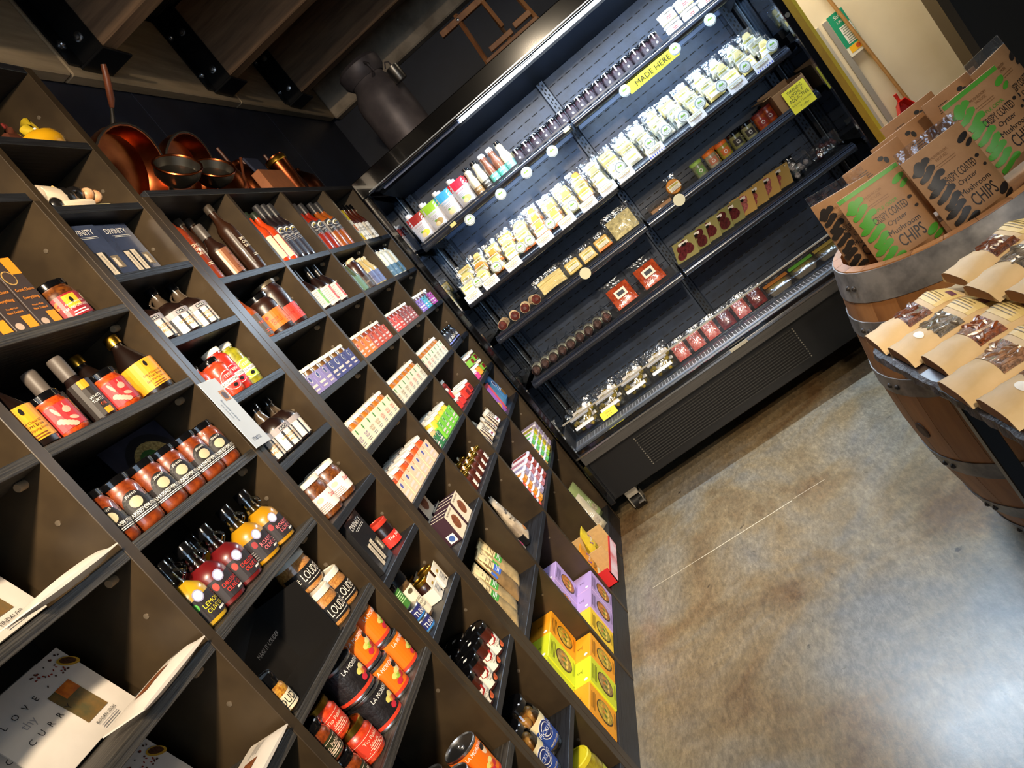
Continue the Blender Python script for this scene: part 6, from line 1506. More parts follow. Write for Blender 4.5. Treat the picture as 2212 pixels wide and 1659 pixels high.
for x0, x1 in ((0.10, 1.07), (1.09, 2.07)):
    fp('display_step', G().box(x0, 4.072, S2 + 0.0005, x1, 4.150, S2 + 0.039).box(x0, 4.152, S2 + 0.0005, x1, 4.25, S2 + 0.079), BLK, 0.001)
# price cards and round tags along that shelf
CARD = M((236, 238, 244), 0.45)
def card(blue):
    tp = []
    part(tp, 'card_sheet', G().box(-0.0008, -0.046, 0, 0.0008, 0.046, 0.046), CARD)
    p = Pr(plane_x(0.0008))
    p.rect(M((190, 186, 90), 0.5), -0.036, 0.024, 0.030, 0.038, 1).rect(M((238, 240, 230), 0.5), -0.034, 0.026, 0.028, 0.036, 2).text(INK, 'Mt Eliza', -0.003, 0.031, 0.006, 0.05, 4).rect(GREYI, -0.026, 0.016, 0.022, 0.018, 1, 'small_print')
    if blue:
        for k in range(7): p.poly(M((50, 70, 190), 0.5), [(-0.044 + 0.013 * k, 0.002), (-0.034 + 0.013 * k, 0.004), (-0.038 + 0.013 * k, 0.013)], 2)
    else:
        p.rect(GREYI, -0.022, 0.009, 0.020, 0.011, 1, 'small_print')
    return p.into(tp)
c0, c1 = card(0), card(1)
for i, (x, b) in enumerate(((0.152, 0), (0.272, 0), (0.424, 0), (0.632, 0), (0.776, 0), (0.912, 0), (1.034, 0), (1.142, 0), (1.324, 1), (1.568, 0), (1.800, 0), (1.944, 1))):
    fput(c1 if b else c0, 'price_card', '%s price card clipped below the cheeses, %s from the left' % ('blue-patterned white' if b else 'plain white', ORD[i]), 'price card', x, 3.9605, 1.470, 'price cards on the cheese shelf', 0, 0, 0.0)
def rtag():
    tp = []
    part(tp, 'disc', G().lathe([(0.0285, 0), (0.0285, 0.0012)], 24).xf(Matrix.Rotation(PI / 2, 4, 'Y')), M((214, 224, 222), 0.4))
    p = Pr(plane_x(0.0014))
    p.disc(M((150, 160, 160), 0.5), 0, 0, 0.027, L=1, n=22).disc(M((226, 232, 228), 0.5), 0, 0, 0.0225, L=2, n=22).poly(M((120, 180, 50), 0.5), [(-0.014, 0.002), (-0.006, 0.012), (0.002, 0.006), (0.010, 0.011), (0.013, 0.002)], 3).text(M((60, 90, 60), 0.5), 'Mountain', 0, -0.006, 0.006, 0.032, 4).text(M((60, 90, 60), 0.5), 'CHEESE', 0, -0.015, 0.004, 0.018, 4)
    return p.into(tp)
rt = rtag()
for i, x in enumerate((0.388, 0.594, 0.762, 0.926, 1.373, 1.665, 1.865)):
    fput(rt, 'round_shelf_tag', 'round white cheese tag hanging under the top rail, %s from the left' % ORD[i], 'tag', x, 3.960, 1.808, 'round tags under the top rail')
for i, x in enumerate((0.215, 0.345, 0.505, 0.565, 0.700, 0.845, 1.142, 1.322, 1.419, 1.521, 1.618, 1.741, 1.874, 2.024)):
    fput(rt, 'round_shelf_tag', 'round white cheese tag standing before the cheeses, %s from the left' % ORD[i], 'tag', x, 3.9660, 1.536, 'round tags before the cheeses')
for i, (x, z) in enumerate(((0.688, 1.225), (1.276, 1.228))):
    o = fput([('disc', G().lathe([(0.030, 0), (0.030, 0.0015)], 24).xf(Matrix.Rotation(PI / 2, 4, 'Y')).mesh('disc', M((206, 196, 160), 0.4)), None)], 'round_shelf_tag', 'plain buff round tag on the third rail, %s one' % ('left', 'right')[i], 'tag', x, 3.962, z, 'plain buff tags')
YS = M((240, 226, 50), 0.5)
def sign(w, h, lines, name, label, x, z, rz=0, ry=0):
    tp = []
    part(tp, 'card_sheet', G().box(-0.0008, -w / 2, 0, 0.0008, w / 2, h), YS)
    p = Pr(plane_x(0.0008))
    for t, u, v, hh, ww in lines: p.text(INK, t, u, v, hh, ww, 2)
    p.into(tp)
    return fput(tp, name, label, 'sign', x, 3.9595, z, None, rz, 0, ry)
sign(0.285, 0.052, (('MADE HERE', 0, 0.026, 0.026, 0.21),), 'yellow_sign', 'long yellow handwritten sign hanging under the top fridge rail', 1.531, 1.775)
sign(0.118, 0.120, (('WARNING', 0, 0.104, 0.015, 0.08), ('HIGHLY', 0, 0.083, 0.015, 0.07), ('ADDICTIVE', 0, 0.061, 0.017, 0.10), ('Balsamic Chocolate', 0, 0.038, 0.010, 0.10), ('Truffles', 0.004, 0.018, 0.010, 0.06)), 'yellow_sign', 'square yellow handwritten warning sign at the right of the third shelf', 1.992, 1.208)
for i, (x, z) in enumerate(((0.305, 1.845), (1.045, 1.845))):
    fput([('card_sheet', G().box(-0.0008, -0.017, -0.009, 0.0008, 0.017, 0.009).mesh('card_sheet', M((206, 196, 120), 0.5)), None)], 'shelf_label', 'tiny yellow price strip on the top rail, %s one' % ('left', 'right')[i], 'label', x, 3.9625, z, 'tiny yellow price strips')

# third shelf
def salami(R, L, c, string=True, lab=False):
    tp = []
    pts = [(0, -L / 2, R), (0, -L * 0.42, R), (0, 0, R), (0, L * 0.42, R), (0, L / 2, R)]
    part(tp, 'sausage', G().tube(pts, [R * 0.35, R * 0.9, R, R * 0.9, R * 0.35], 12), M(c, 0.5, nscale=70, c2=tuple(int(v * 0.6) for v in c)), True)
    if string:
        for k in range(5):
            y = -L * 0.36 + L * 0.18 * k
            part(tp, 'string', G().tube([(R * 1.02 * math.cos(a), y, R + R * 1.02 * math.sin(a)) for a in [2 * PI * q / 12 for q in range(12)]], 0.0013, 5, True), M((206, 186, 150), 0.6), True)
    if lab:
        part(tp, 'paper_band', G().tube([(0, -L * 0.16, R), (0, L * 0.16, R)], R * 1.03, 14), M((214, 220, 206), 0.5), True)
    return tp
sl1 = salami(0.026, 0.15, (120, 56, 50))
for i, (x, r) in enumerate(((0.160, 0.5), (0.235, 0.7), (0.310, 0.6), (0.375, 0.8))):
    fput(sl1, 'netted_salami', 'string-tied dark salami on the third shelf, %s from the left' % ORD[i], 'salami', x, 4.095, S3 + 0.003, 'string-tied salamis', r + PI / 2 - 0.5)
def bag(core, w, h, t, name='contents', seed=1, blobs=0, label=True, c2=None):
    r = random.Random(seed); tp = []
    g, f = pillow(w * 0.86, h * 0.86, t * 0.8, 6, 6)
    if blobs:
        g = G()
        for k in range(blobs):
            g.ball((r.uniform(-t * 0.22, t * 0.22), r.uniform(-w * 0.36, w * 0.36), h * r.uniform(0.12, 0.80)), r.uniform(0.011, 0.016), 8, 6)
    part(tp, name, g, M(core, 0.4, nscale=60, c2=c2 or tuple(int(v * 0.72) for v in core)), True)
    V, f = pillow(w * 1.03, h * 1.12, t, 7, 7)
    V.V = [(x + r.uniform(-0.004, 0.004), y + r.uniform(-0.005, 0.005), z + r.uniform(0, 0.006)) for x, y, z in V.V]
    part(tp, 'film_bag', V, FILM, True)
    if label:
        p = Pr(lambda u, v, e: (t * 0.52 + 0.004 + e, u, v)); p.rect(M((240, 238, 228), 0.5), -w * 0.22, h * 0.30, w * 0.22, h * 0.62, 1, 'label').rect(M((60, 66, 80), 0.5), -w * 0.14, h * 0.38, w * 0.14, h * 0.54, 2, 'label')
        p.into(tp)
    return tp
def strings(seed):
    r = random.Random(seed); tp = []
    g = G()
    for k in range(7):
        z = 0.012 + 0.0105 * k
        g.tube([(r.uniform(-0.008, 0.008), -0.075, z), (r.uniform(-0.01, 0.01), 0, z + 0.003), (r.uniform(-0.008, 0.008), 0.075, z)], 0.0075, 7)
    part(tp, 'cheese_strands', g, M((238, 224, 166), 0.45), True)
    V, f = pillow(0.19, 0.105, 0.045, 7, 6); V.V = [(x + r.uniform(-0.004, 0.004), y, z + r.uniform(0, 0.006)) for x, y, z in V.V]
    part(tp, 'film_bag', V, FILM, True)
    return tp
fput(strings(2), 'cheese_strand_bag', 'clear bag of pale cheese strands on the third shelf', 'cheese', 0.515, 4.05, S3, None, 0.1, 0, -0.35)
for i, (x, k) in enumerate(((0.655, 1), (0.752, 4), (0.848, 13))):
    fput(packs[k], 'cheese_pack', 'vacuum-packed cheese piece on the third shelf, %s of three' % ORD[i], 'cheese', x, 4.04, S3, 'third-shelf cheese packs', 0.1, 0, -0.35)
fput(bag((236, 226, 170), 0.17, 0.125, 0.04, 'cheese_slab', 6, 0, False), 'cheese_slab_bag', 'large clear bag with a flat pale cheese slab on the third shelf', 'cheese', 0.985, 4.075, S3, None, 0.0, 0, -0.30)
bc = carton(0.12, 0.05, 0.022, M((160, 120, 80), 0.5, noise=0.2)); 
V, f = pillow(0.13, 0.05, 0.05); part(bc, 'film_bag', V, FILM, True)
fput(bc, 'smoked_cheese_pack', 'brown flat cheese pack in film, left of the jars', 'cheese', 1.19, 4.03, S3, 'brown cheese packs', 0.1)
fput(packs[8], 'cheese_pack', 'upright wedge pack beside the flat brown cheese', 'cheese', 1.30, 4.045, S3, None, 0.1, 0, -0.3)
def djar(c, lab, lid):
    def dr(p, R, z0, z1): p.disc(WINK, 0, (z0 + z1) / 2, 0.009, L=2).disc(M(lab, 0.5), 0, (z0 + z1) / 2, 0.006, L=3)
    return jar(0.032, 0.085, gloss(c, c2=tuple(int(v * 0.75) for v in c), nscale=60), lid, 0.016, M(lab, 0.5), (0.25, 0.75), 0.7, draw=dr, neck=0.96)
for i, (x, y, c, lab, lid, nm) in enumerate(((1.445, 4.03, (150, 160, 120), (110, 150, 80), M((150, 190, 90), 0.4), 'pale green antipasto jar with lime lid'), (1.520, 4.03, (190, 180, 150), (190, 120, 90), M((226, 120, 40), 0.4), 'beige antipasto jar with orange lid'), (1.592, 4.03, (190, 170, 50), (206, 110, 50), M((226, 110, 40), 0.4), 'yellow antipasto jar with orange lid'),
                                  (1.664, 4.03, (150, 150, 90), (50, 46, 44), BLKG, 'olive antipasto jar with black lid, left'), (1.735, 4.03, (170, 170, 120), (50, 46, 44), BLKG, 'olive antipasto jar with black lid, right'), (1.808, 4.03, (206, 90, 30), (150, 40, 30), M((120, 40, 30), 0.4), 'orange antipasto jar with dark red lid'), (1.866, 4.100, (206, 84, 26), (130, 36, 30), M((120, 40, 30), 0.4), 'deep orange antipasto jar beside the cardboard box'),
                                  (1.555, 4.10, (170, 150, 60), (206, 120, 50), M((226, 120, 40), 0.4), 'antipasto jar with orange lid in the back row, left'), (1.70, 4.10, (150, 150, 90), (50, 46, 44), BLKG, 'antipasto jar with black lid in the back row, right'))):
    fput(djar(c, lab, lid), 'antipasto_jar', nm, 'jar', x, y, S3, 'antipasto jars')
cb = empty('cardboard_box', (1.985, 4.15, S3 + 0.001), label='open cardboard box with folded flaps at the right of the third shelf', cat='box')
KB = M((176, 138, 98), 0.7, noise=0.12, nscale=30)
mk('front_side', G().box(-0.085, -0.15, 0, 0.085, -0.146, 0.10).mesh('front_side', KB), cb); mk('back_side', G().box(-0.085, 0.146, 0, 0.085, 0.15, 0.12).mesh('back_side', KB), cb)
mk('end_side', G().box(-0.085, -0.146, 0, -0.081, 0.146, 0.11).mesh('end_side', KB), cb); mk('end_side', G().box(0.081, -0.146, 0, 0.085, 0.146, 0.11).mesh('end_side', KB), cb)
mk('box_floor', G().box(-0.081, -0.146, 0, 0.081, 0.146, 0.003).mesh('box_floor', KB), cb)
mk('flap', G().box(-0.085, -0.15, 0.10, 0.085, -0.145, 0.103).box(-0.125, -0.146, 0.108, -0.081, 0.146, 0.111).mesh('flap', M((206, 170, 124), 0.7)), cb)

# fourth shelf
sl2 = salami(0.0270, 0.17, (110, 84, 80), False, True)
V, f = pillow(0.22, 0.080, 0.058, 7, 5); part(sl2, 'film_bag', V, FILM, True)
for i in range(9):
    fput(sl2, 'bagged_salami', 'white-dusted salami in a clear bag on the fourth shelf, %s from the left' % ORD[i], 'salami', 0.145 + 0.0600 * i, 4.118 + 0.008 * (i % 2), S4 + 0.001, 'bagged white salamis', PI / 2 + RND.uniform(-0.03, 0.03))
mb = bag((206, 90, 44), 0.15, 0.15, 0.035, 'minced_chorizo', 9, 0, True, (150, 50, 20))
for i, x in enumerate((0.765, 0.945)):
    fput(mb, 'chorizo_pack', 'orange-red chorizo mince pack with white label, %s one of two' % ('left', 'right')[i], 'meat pack', x, 4.08, S4, 'orange chorizo packs', 0.1, 0, -0.55)
def deli(c, seed, edge):
    r = random.Random(seed); tp = []
    g, f = pillow(0.14, 0.115, 0.012, 6, 6); part(tp, 'backing_pack', g, M(edge, 0.3, coat=0.5), True)
    p = Pr(f, 0.02)
    for k in range(5): p.disc(M(c, 0.4, nscale=90, c2=tuple(int(v * 0.6) for v in c)), r.uniform(-0.035, 0.035), 0.03 + 0.013 * k, 0.030, 0.024, 2 + k)
    p.rect(WINK, -0.03, 0.082, 0.03, 0.098, 8, 'label').rect(INK, -0.012, 0.074, 0.018, 0.088, 9, 'label')
    return p.into(tp)
dl = [deli((110, 44, 50), 1, (150, 146, 96)), deli((96, 40, 44), 2, (140, 140, 90)), deli((206, 120, 120), 3, (206, 170, 100)), deli((190, 100, 100), 4, (190, 160, 96))]
for i in range(9):
    fput(dl[(0, 1, 0, 1, 0, 2, 3, 2, 3)[i]], 'sliced_meat_pack', 'flat pack of sliced %s, %s from the left on the fourth shelf' % ('dark salami' if i < 5 else 'pink salami', ORD[i]), 'meat pack', 1.150 + 0.070 * i, 4.060, S4 + 0.001, 'sliced meat packs', -0.55 + RND.uniform(-0.06, 0.06), 0, -0.62)
fput(bag((206, 200, 200), 0.12, 0.085, 0.07, 'white_puddings', 3, 7, False), 'sausage_bag', 'clear bag of pale round sausages on the fourth shelf', 'sausages', 1.846, 4.075, S4 + 0.008, None, 0.1, 0, -0.1)
fput(jar(0.03, 0.11, gloss((40, 44, 50)), BLKG, 0.02, M((150, 160, 160), 0.5), (0.2, 0.6), 1.0), 'dark_jar', 'dark jar standing behind the bag of pale sausages', 'jar', 1.835, 4.20, S4)
fput(bag((96, 52, 52), 0.15, 0.075, 0.06, 'dark_sausages', 4, 9, False), 'sausage_bag', 'clear bag of dark sausages at the right end of the fourth shelf', 'sausages', 1.990, 4.07, S4 + 0.008, None, 0.0, 0, -0.1)

# bottom deck behind the clear stop
ol = bag((176, 150, 50), 0.15, 0.115, 0.05, 'olives', 11, 26, False, (120, 110, 30))
p = Pr(lambda u, v, e: (0.031 + e, u, v)); p.rect(M((236, 236, 236), 0.5), -0.06, 0.022, 0.06, 0.040, 1, 'label').rect(M((236, 236, 236), 0.5), -0.06, 0.075, 0.06, 0.093, 1, 'label'); p.into(ol)
for i in range(4):
    fput(ol, 'olive_pack', 'clear pack of mixed olives on the bottom deck, %s from the left' % ORD[i], 'olives', 0.185 + 0.172 * i, 4.01, SD, 'olive packs', 0, 0, -0.30)
    fput(ol, 'olive_pack', 'clear pack of mixed olives in the back row, %s from the left' % ORD[i], 'olives', 0.20 + 0.172 * i, 4.10, SD, 'olive packs', 0.1, 0, -0.30)
mt = bag((196, 80, 76), 0.085, 0.105, 0.03, 'pink_meat', 21, 0, False, (226, 150, 140)); mt2 = bag((140, 54, 50), 0.09, 0.10, 0.035, 'dark_meat', 23, 0, False)
for i in range(6):
    fput((mt, mt, mt, mt2, mt, mt2)[i], 'meat_pack', 'vacuum-packed raw meat on the bottom deck, %s from the left' % ORD[i], 'meat pack', 0.832 + 0.094 * i, 4.012, SD, 'vacuum-packed meats', RND.uniform(-0.05, 0.05), 0, -0.40)
def tray(lidc, food):
    tp = []
    part(tp, 'plastic_tray', G().rlathe([(0.82, 0), (1.0, 0.032), (1.0, 0.034)], 0.135, 0.10), M((150, 140, 120), 0.3, coat=0.3), True)
    part(tp, 'food', G().ball((0, 0, 0.030), 0.04, 12, 7, 0.95, 1.4, 0.3), M(food, 0.5, nscale=70, c2=tuple(int(v * 0.7) for v in food)), True)
    V, f = pillow(0.15, 0.12, 0.02, 6, 6); V.xf(Matrix.Translation((0.06, 0, 0.040)) @ Matrix.Rotation(-PI / 2, 4, 'Y')); part(tp, 'film_lid', V, FILM, True)
    part(tp, 'label', G().box(-0.018, -0.068, 0.052, 0.012, 0.068, 0.0528), M(lidc, 0.5))
    return tp
for i, (x, c, nm) in enumerate(((1.425, (206, 130, 60), 'orange'), (1.572, (110, 190, 70), 'green'), (1.719, (206, 180, 90), 'buff'), (1.866, (226, 196, 80), 'yellow'), (2.008, (226, 196, 80), 'pale'))):
    fput(tray(c, (206, 186, 110)), 'ready_meal_tray', 'film-covered food tray with %s strip on the bottom deck, %s from the left' % (nm, ORD[i]), 'tray', x, 4.045, SD, 'film-covered trays', 0, 0, 0.30)
tp = []; part(tp, 'card_sheet', G().box(-0.0008, -0.048, 0, 0.0008, 0.048, 0.042), YS); p = Pr(plane_x(0.0008)); p.text(INK, 'Olives', 0, 0.028, 0.010, 0.06, 2).text(INK, '$ 10.99', 0, 0.012, 0.009, 0.04, 2); p.into(tp)
fput(tp, 'yellow_price_card', 'small yellow handwritten price card on the wire grille', 'price card', 0.335, 3.935, 0.526, None, 0, 0, -0.35)
# ---------------------------------------------------------------- on top of the fridge
MC = M((110, 102, 104), 0.5, metal=0.35, nscale=5, c2=(78, 72, 76), bump=0.1, kind='old_milk_can')
can = empty('milk_can', (0.352, 4.42, 2.301), (0, 0, 0.5), label='old dark metal milk can standing on the fridge', cat='milk can')
mk('body', G().lathe([(0.142, 0), (0.148, 0.01), (0.148, 0.34), (0.140, 0.39), (0.110, 0.44), (0.100, 0.46), (0.100, 0.49)], 28).mesh('body', MC, True), can)
mk('lid', G().lathe([(0.106, 0.475), (0.128, 0.505), (0.132, 0.555), (0.118, 0.575), (0.06, 0.582), (0.001, 0.583)], 28).mesh('lid', MC, True), can)
for s in (-1, 1):
    mk('handle', G().tube([(0, s * 0.105, 0.45), (0, s * 0.155, 0.46), (0, s * 0.165, 0.50), (0, s * 0.125, 0.53)], 0.008, 8).mesh('handle', MC, True), can)
cup = empty('tin_cup', (0.520, 4.270, 2.62), (0.1, 0, 0), label='small tin cup hanging on the side of the milk can', cat='cup')
mk('cup', G().lathe([(0.034, 0), (0.036, 0.005), (0.036, 0.085), (0.033, 0.085), (0.031, 0.01), (0.001, 0.01)], 20).mesh('cup', M((120, 116, 110), 0.35, metal=0.9), True), cup)
mk('hanger', G().tube([(0, 0.03, 0.08), (0, 0.04, 0.12), (-0.02, 0.06, 0.135), (-0.04, 0.07, 0.11)], 0.004, 6).mesh('hanger', MC, True), cup)
EW = M((196, 136, 84), 0.5, nscale=8, stretch=(1, 1, 0.3), c2=(140, 88, 50), kind='easel_wood')
ez = empty('wooden_easel', (1.06, 4.36, 2.301), (0.0, 0, 0), label='small wooden tabletop easel on top of the fridge', cat='easel')
def bar(a, b, t=0.018): 
    a, b = Vector(a), Vector(b)
    d = (b - a); L = d.length
    return G().box(-t / 2, -t / 2, 0, t / 2, t / 2, L).xf(Matrix.Translation(a) @ d.to_track_quat('Z', 'Y').to_matrix().to_4x4())
for nm, a, b, t in (('leg', (-0.135, 0, 0.004), (-0.115, 0.06, 0.42), 0.022), ('leg', (0.215, 0, 0.004), (0.185, 0.06, 0.42), 0.022), ('bottom_bar', (-0.135, 0, 0.115), (0.215, 0, 0.115), 0.02), ('cross_bar', (-0.24, 0.05, 0.385), (0.20, 0.05, 0.385), 0.034),
                    ('mast', (0.045, 0.02, 0.20), (0.035, 0.06, 0.48), 0.022), ('canvas_ledge', (-0.08, -0.02, 0.145), (0.07, -0.02, 0.145), 0.028), ('canvas_ledge', (0.09, -0.02, 0.155), (0.20, -0.02, 0.155), 0.03), ('back_leg', (0.04, 0.28, 0.014), (0.04, 0.07, 0.42), 0.02)):
    mk(nm, bar(a, b, t).mesh(nm, EW, bev=0.002), ez)
mk('wing_bolt', G().lathe([(0.008, 0), (0.008, 0.01), (0.002, 0.012)], 10).xf(Matrix.Translation((-0.12, 0.035, 0.385)) @ Matrix.Rotation(PI / 2, 4, 'X')).mesh('wing_bolt', STEEL, True), ez)
# ================================================================ BARREL OF CHIPS
BCX, BCY, BH, BR, BB = 1.70, 2.18, 0.96, 0.325, 0.405
OAK = [M(c, 0.55, nscale=7, stretch=(1.5, 1.5, 0.25), c2=d, bump=0.15, kind='oak_stave') for c, d in (((156, 104, 56), (120, 76, 38)), ((146, 96, 50), (108, 68, 34)), ((166, 114, 64), (128, 84, 44)))]
HOOP = M((134, 130, 126), 0.5, metal=0.35, nscale=12, c2=(84, 82, 82), bump=0.15, kind='galvanised_hoop')
ba = empty('wine_barrel', (BCX, BCY, 0), label='oak wine barrel with grey metal hoops holding the chip pouches', cat='barrel')
def brad(z): 
    t = (z - BH / 2) / (BH / 2)
    return BB - (BB - BR) * abs(t) ** 2.0
NS = 26
def stave():
    V = []; F = []; K = 10; a = PI / NS * 0.985
    for j in range(K + 1):
        z = BH * j / K; r = brad(z); ri = r - 0.024
        for rr, s in ((r, -1), (r, 0), (r, 1), (ri, 1), (ri, -1)):
            V.append((rr * math.cos(a * s), rr * math.sin(a * s), z))
    for j in range(K):
        for i in range(5):
            k = (i + 1) % 5
            F.append((j * 5 + i, j * 5 + k, j * 5 + 5 + k, j * 5 + 5 + i))
    F.append((4, 3, 2, 1, 0)); F.append(tuple(range(K * 5, K * 5 + 5)))
    return G().add(V, F)
ms_ = [stave().mesh('stave', m, True) for m in OAK]
for i in range(NS):
    mk('stave', ms_[(i * 7) % 3], ba, (0, 0, 0), (0, 0, 2 * PI * i / NS))
mk('barrel_head', G().lathe([(0.298, 0), (0.298, 0.02)], 28, 0, 0, 0.893).mesh('barrel_head', OAK[1]), ba)
for z0, z1 in ((0.878, 0.957), (0.772, 0.822), (0.598, 0.652), (0.315, 0.370), (0.140, 0.190), (0.004, 0.080)):
    h = G()
    pr = []
    for k in range(5):
        z = z0 + (z1 - z0) * k / 4
        pr.append((brad(z) + 0.0035, z))
    n = 40
    V = []; F = []
    for r, z in pr:
        for i in range(n): V.append((r * math.cos(2 * PI * i / n), r * math.sin(2 * PI * i / n), z))
    for r, z in ((pr[-1][0] - 0.003, z1), (pr[0][0] - 0.003, z0)):
        for i in range(n): V.append((r * math.cos(2 * PI * i / n), r * math.sin(2 * PI * i / n), z))
    for j in range(6):
        for i in range(n):
            k = (i + 1) % n
            F.append((j * n + i, j * n + k, (j + 1) * n + k, (j + 1) * n + i))
    ho = mk('hoop', G().add(V, F).mesh('hoop', HOOP, True), ba)
    zc = (z0 + z1) / 2; r = brad(zc) + 0.0035
    for da in (0.0, 0.09):
        a = math.radians(188) + da
        mk('rivet', G().ball((r * math.cos(a), r * math.sin(a), zc), 0.008, 8, 6, 1, 1, 1).mesh('rivet', M((60, 56, 54), 0.5, metal=0.6), True), ho)
a = math.radians(190); r = brad(0.46)
mk('bung', G().lathe([(0.026, 0), (0.026, 0.004), (0.020, 0.006)], 14).xf(Matrix.Rotation(a, 4, 'Z') @ Matrix.Translation((r - 0.002, 0, 0.47)) @ Matrix.Rotation(PI / 2, 4, 'Y')).mesh('bung', M((56, 34, 20), 0.6)), ba)
# kraft chip pouches
def chip_pouch(green, h=0.225, w=0.165):
    g, f = pillow(w, h, 0.06, 8, 10)
    tp = []
    part(tp, 'kraft_pouch', g, M((160, 122, 84), 0.6, nscale=14, c2=(148, 110, 74), bump=0.08, kind='chip_kraft'), True)
    p = Pr(f, 0.02)
    A = M((66, 140, 40), 0.5) if green else M((30, 26, 24), 0.5)
    if green:
        p.rect(A, -w / 2 + 0.002, h - 0.012, w / 2 - 0.002, h - 0.001, 1)
    r = random.Random(3)
    for k in range(9):
        u = -w * 0.42 + 0.004 * (k % 3); v = h * 0.84 - k * h * 0.095
        p.disc(A, u + 0.014, v, 0.026, 0.0080, 2, 14, rot=0.30 + 0.15 * (k % 3)).disc(A, u + 0.032 - 0.006 * (k % 2), v + 0.008, 0.011, 0.0085, 2, 12).disc(A, u + 0.002, v - 0.006, 0.012, 0.007, 2, 10)
    p.disc(A, -w * 0.36, h * 0.84, 0.012, 0.019, 2, rot=-0.5)
    p.disc(A, w * 0.38, h * 0.84, 0.018, 0.008, 2, rot=0.3).disc(A, w * 0.41, h * 0.76, 0.014, 0.006, 2, rot=0.4).disc(A, w * 0.36, h * 0.16, 0.018, 0.010, 2, rot=0.4).disc(A, w * 0.40, h * 0.08, 0.016, 0.007, 2, rot=0.3)
    T = M((34, 28, 24), 0.5)
    BR_ = M((120, 84, 50), 0.5)
    p.text(BR_, 'MUSHROOM', -0.004, h * 0.855, 0.007, 0.045, 3).text(BR_, 'HOUSE', -0.004, h * 0.81, 0.007, 0.03, 3).lines(BR_, -0.03, 0.026, h * 0.755, 2, 0.006, 0.0015)
    if green: p.text(A, 'APPLE CIDER', 0.002, h * 0.665, 0.008, 0.07, 3)
    p.text(T, 'CRISPY COATED', 0.004, h * 0.575, 0.020, 0.088, 3).text(T, 'Oyster', 0.008, h * 0.465, 0.016, 0.056, 3).text(T, 'Mushroom', 0.012, h * 0.37, 0.014, 0.080, 3).text(T, 'CHIPS', 0.014, h * 0.24, 0.032, 0.064, 3)
    p.disc(T, w * 0.36, h * 0.60, 0.006, 0.0045, 3).disc(T, w * 0.37, h * 0.48, 0.005, 0.004, 3)
    p.into(tp)
    if not green:
        V = pillow(w * 1.0, 0.03, 0.004, 6, 2)[0].xf(Matrix.Translation((0, 0, h - 0.002)))
        part(tp, 'clear_zip_top', V, FILM, True)
    return tp
def back_pouch(h=0.225, w=0.165):
    g, f = pillow(w, h, 0.06, 8, 10)
    tp = []
    part(tp, 'kraft_pouch', g, M((158, 116, 76), 0.65, nscale=14, c2=(144, 104, 66), bump=0.08, kind='chip_kraft_back'), True)
    p = Pr(f, 0.02); T = M((60, 42, 28), 0.5)
    p.lines(T, -0.06, -0.02, h * 0.88, 4, 0.006, 0.002).disc(INK, 0.016, h * 0.90, 0.008, 0.006, 2).disc(INK, 0.026, h * 0.85, 0.006, 0.009, 2).lines(T, 0.0, 0.05, h * 0.75, 5, 0.007, 0.002).rect(T, -0.05, h * 0.66, -0.02, h * 0.74, 2)
    return p.into(tp)
cg, ckb, cbk = chip_pouch(1), chip_pouch(0), back_pouch()
for t_ in (cg, ckb):
    for i_, (n_, me_, lb_) in enumerate(t_):
        if n_ == 'label_print': t_[i_] = ('mushroom_print', me_, lb_)
def bput(t, label, x, y, z, rz, lean=-0.12):
    put(t, 'mushroom_chip_pouch', label, 'pouch', (x, y, z), rz, 'mushroom chip pouches in the barrel', 0, lean)
HB = 0.9165
bput(cg, 'kraft chip pouch with green mushrooms, standing at the left of the barrel', 1.525, 2.045, HB, -1.70, -0.14)
bput(ckb, 'kraft chip pouch with black mushrooms and clear zip top, in the middle of the barrel', 1.680, 1.975, HB, -1.45, -0.16)
bput(cg, 'kraft chip pouch with green mushrooms, standing high at the right of the barrel', 1.838, 2.035, HB + 0.045, -1.35, -0.14)
bput(ckb, 'kraft chip pouch turned sideways at the left rim of the barrel', 1.480, 2.170, HB, -2.15, -0.06)
bput(ckb, 'kraft chip pouch with black mushrooms at the far right of the barrel', 1.955, 2.150, HB + 0.05, -1.0, -0.10)
bput(cbk, 'kraft pouch showing its printed back, left one in the second row', 1.610, 2.200, HB + 0.02, -1.60, -0.10)
bput(cbk, 'kraft pouch showing its printed back, middle one in the second row', 1.720, 2.260, HB + 0.02, -1.5, -0.10)
bput(cbk, 'kraft pouch showing its printed back, right one in the second row', 1.850, 2.175, HB + 0.05, -1.4, -0.10)
bput(cbk, 'kraft pouch showing its printed back, rearmost in the barrel', 1.790, 2.330, HB + 0.04, -1.5, -0.10)

# ================================================================ SLAB TABLE WITH KRAFT PACKETS
SZ = 0.92
DW = M((66, 46, 38), 0.32, nscale=6, stretch=(1, 0.25, 1), c2=(44, 30, 26), bump=0.15, kind='dark_slab_wood')
DE = M((74, 72, 78), 0.5, nscale=28, c2=(40, 36, 38), bump=0.9, kind='rough_slab_edge')
tbl = empty('slab_table', (1.60, 1.30, 0), label='dark rough-edged wooden slab table on a black metal frame', cat='table')
r = random.Random(4)
def edge(z, off):
    P = []
    N = 46
    for k in range(N + 1):                       # near-side edge along X = 1.245
        y = 0.70 + (1.66 - 0.70) * k / N
        P.append((1.247 - 0.004 * math.sin(9 * y) + off + r.uniform(-0.0025, 0.0025), y, z))
    P += [(1.252 + off, 1.675, z), (1.268 + off, 1.684 - off * 0.5, z)]
    for k in range(1, 20):
        P.append((1.268 + (2.15 - 1.268) * k / 19, 1.684 - off + r.uniform(-0.002, 0.002), z))
    P += [(2.15, 0.70, z)]
    return P
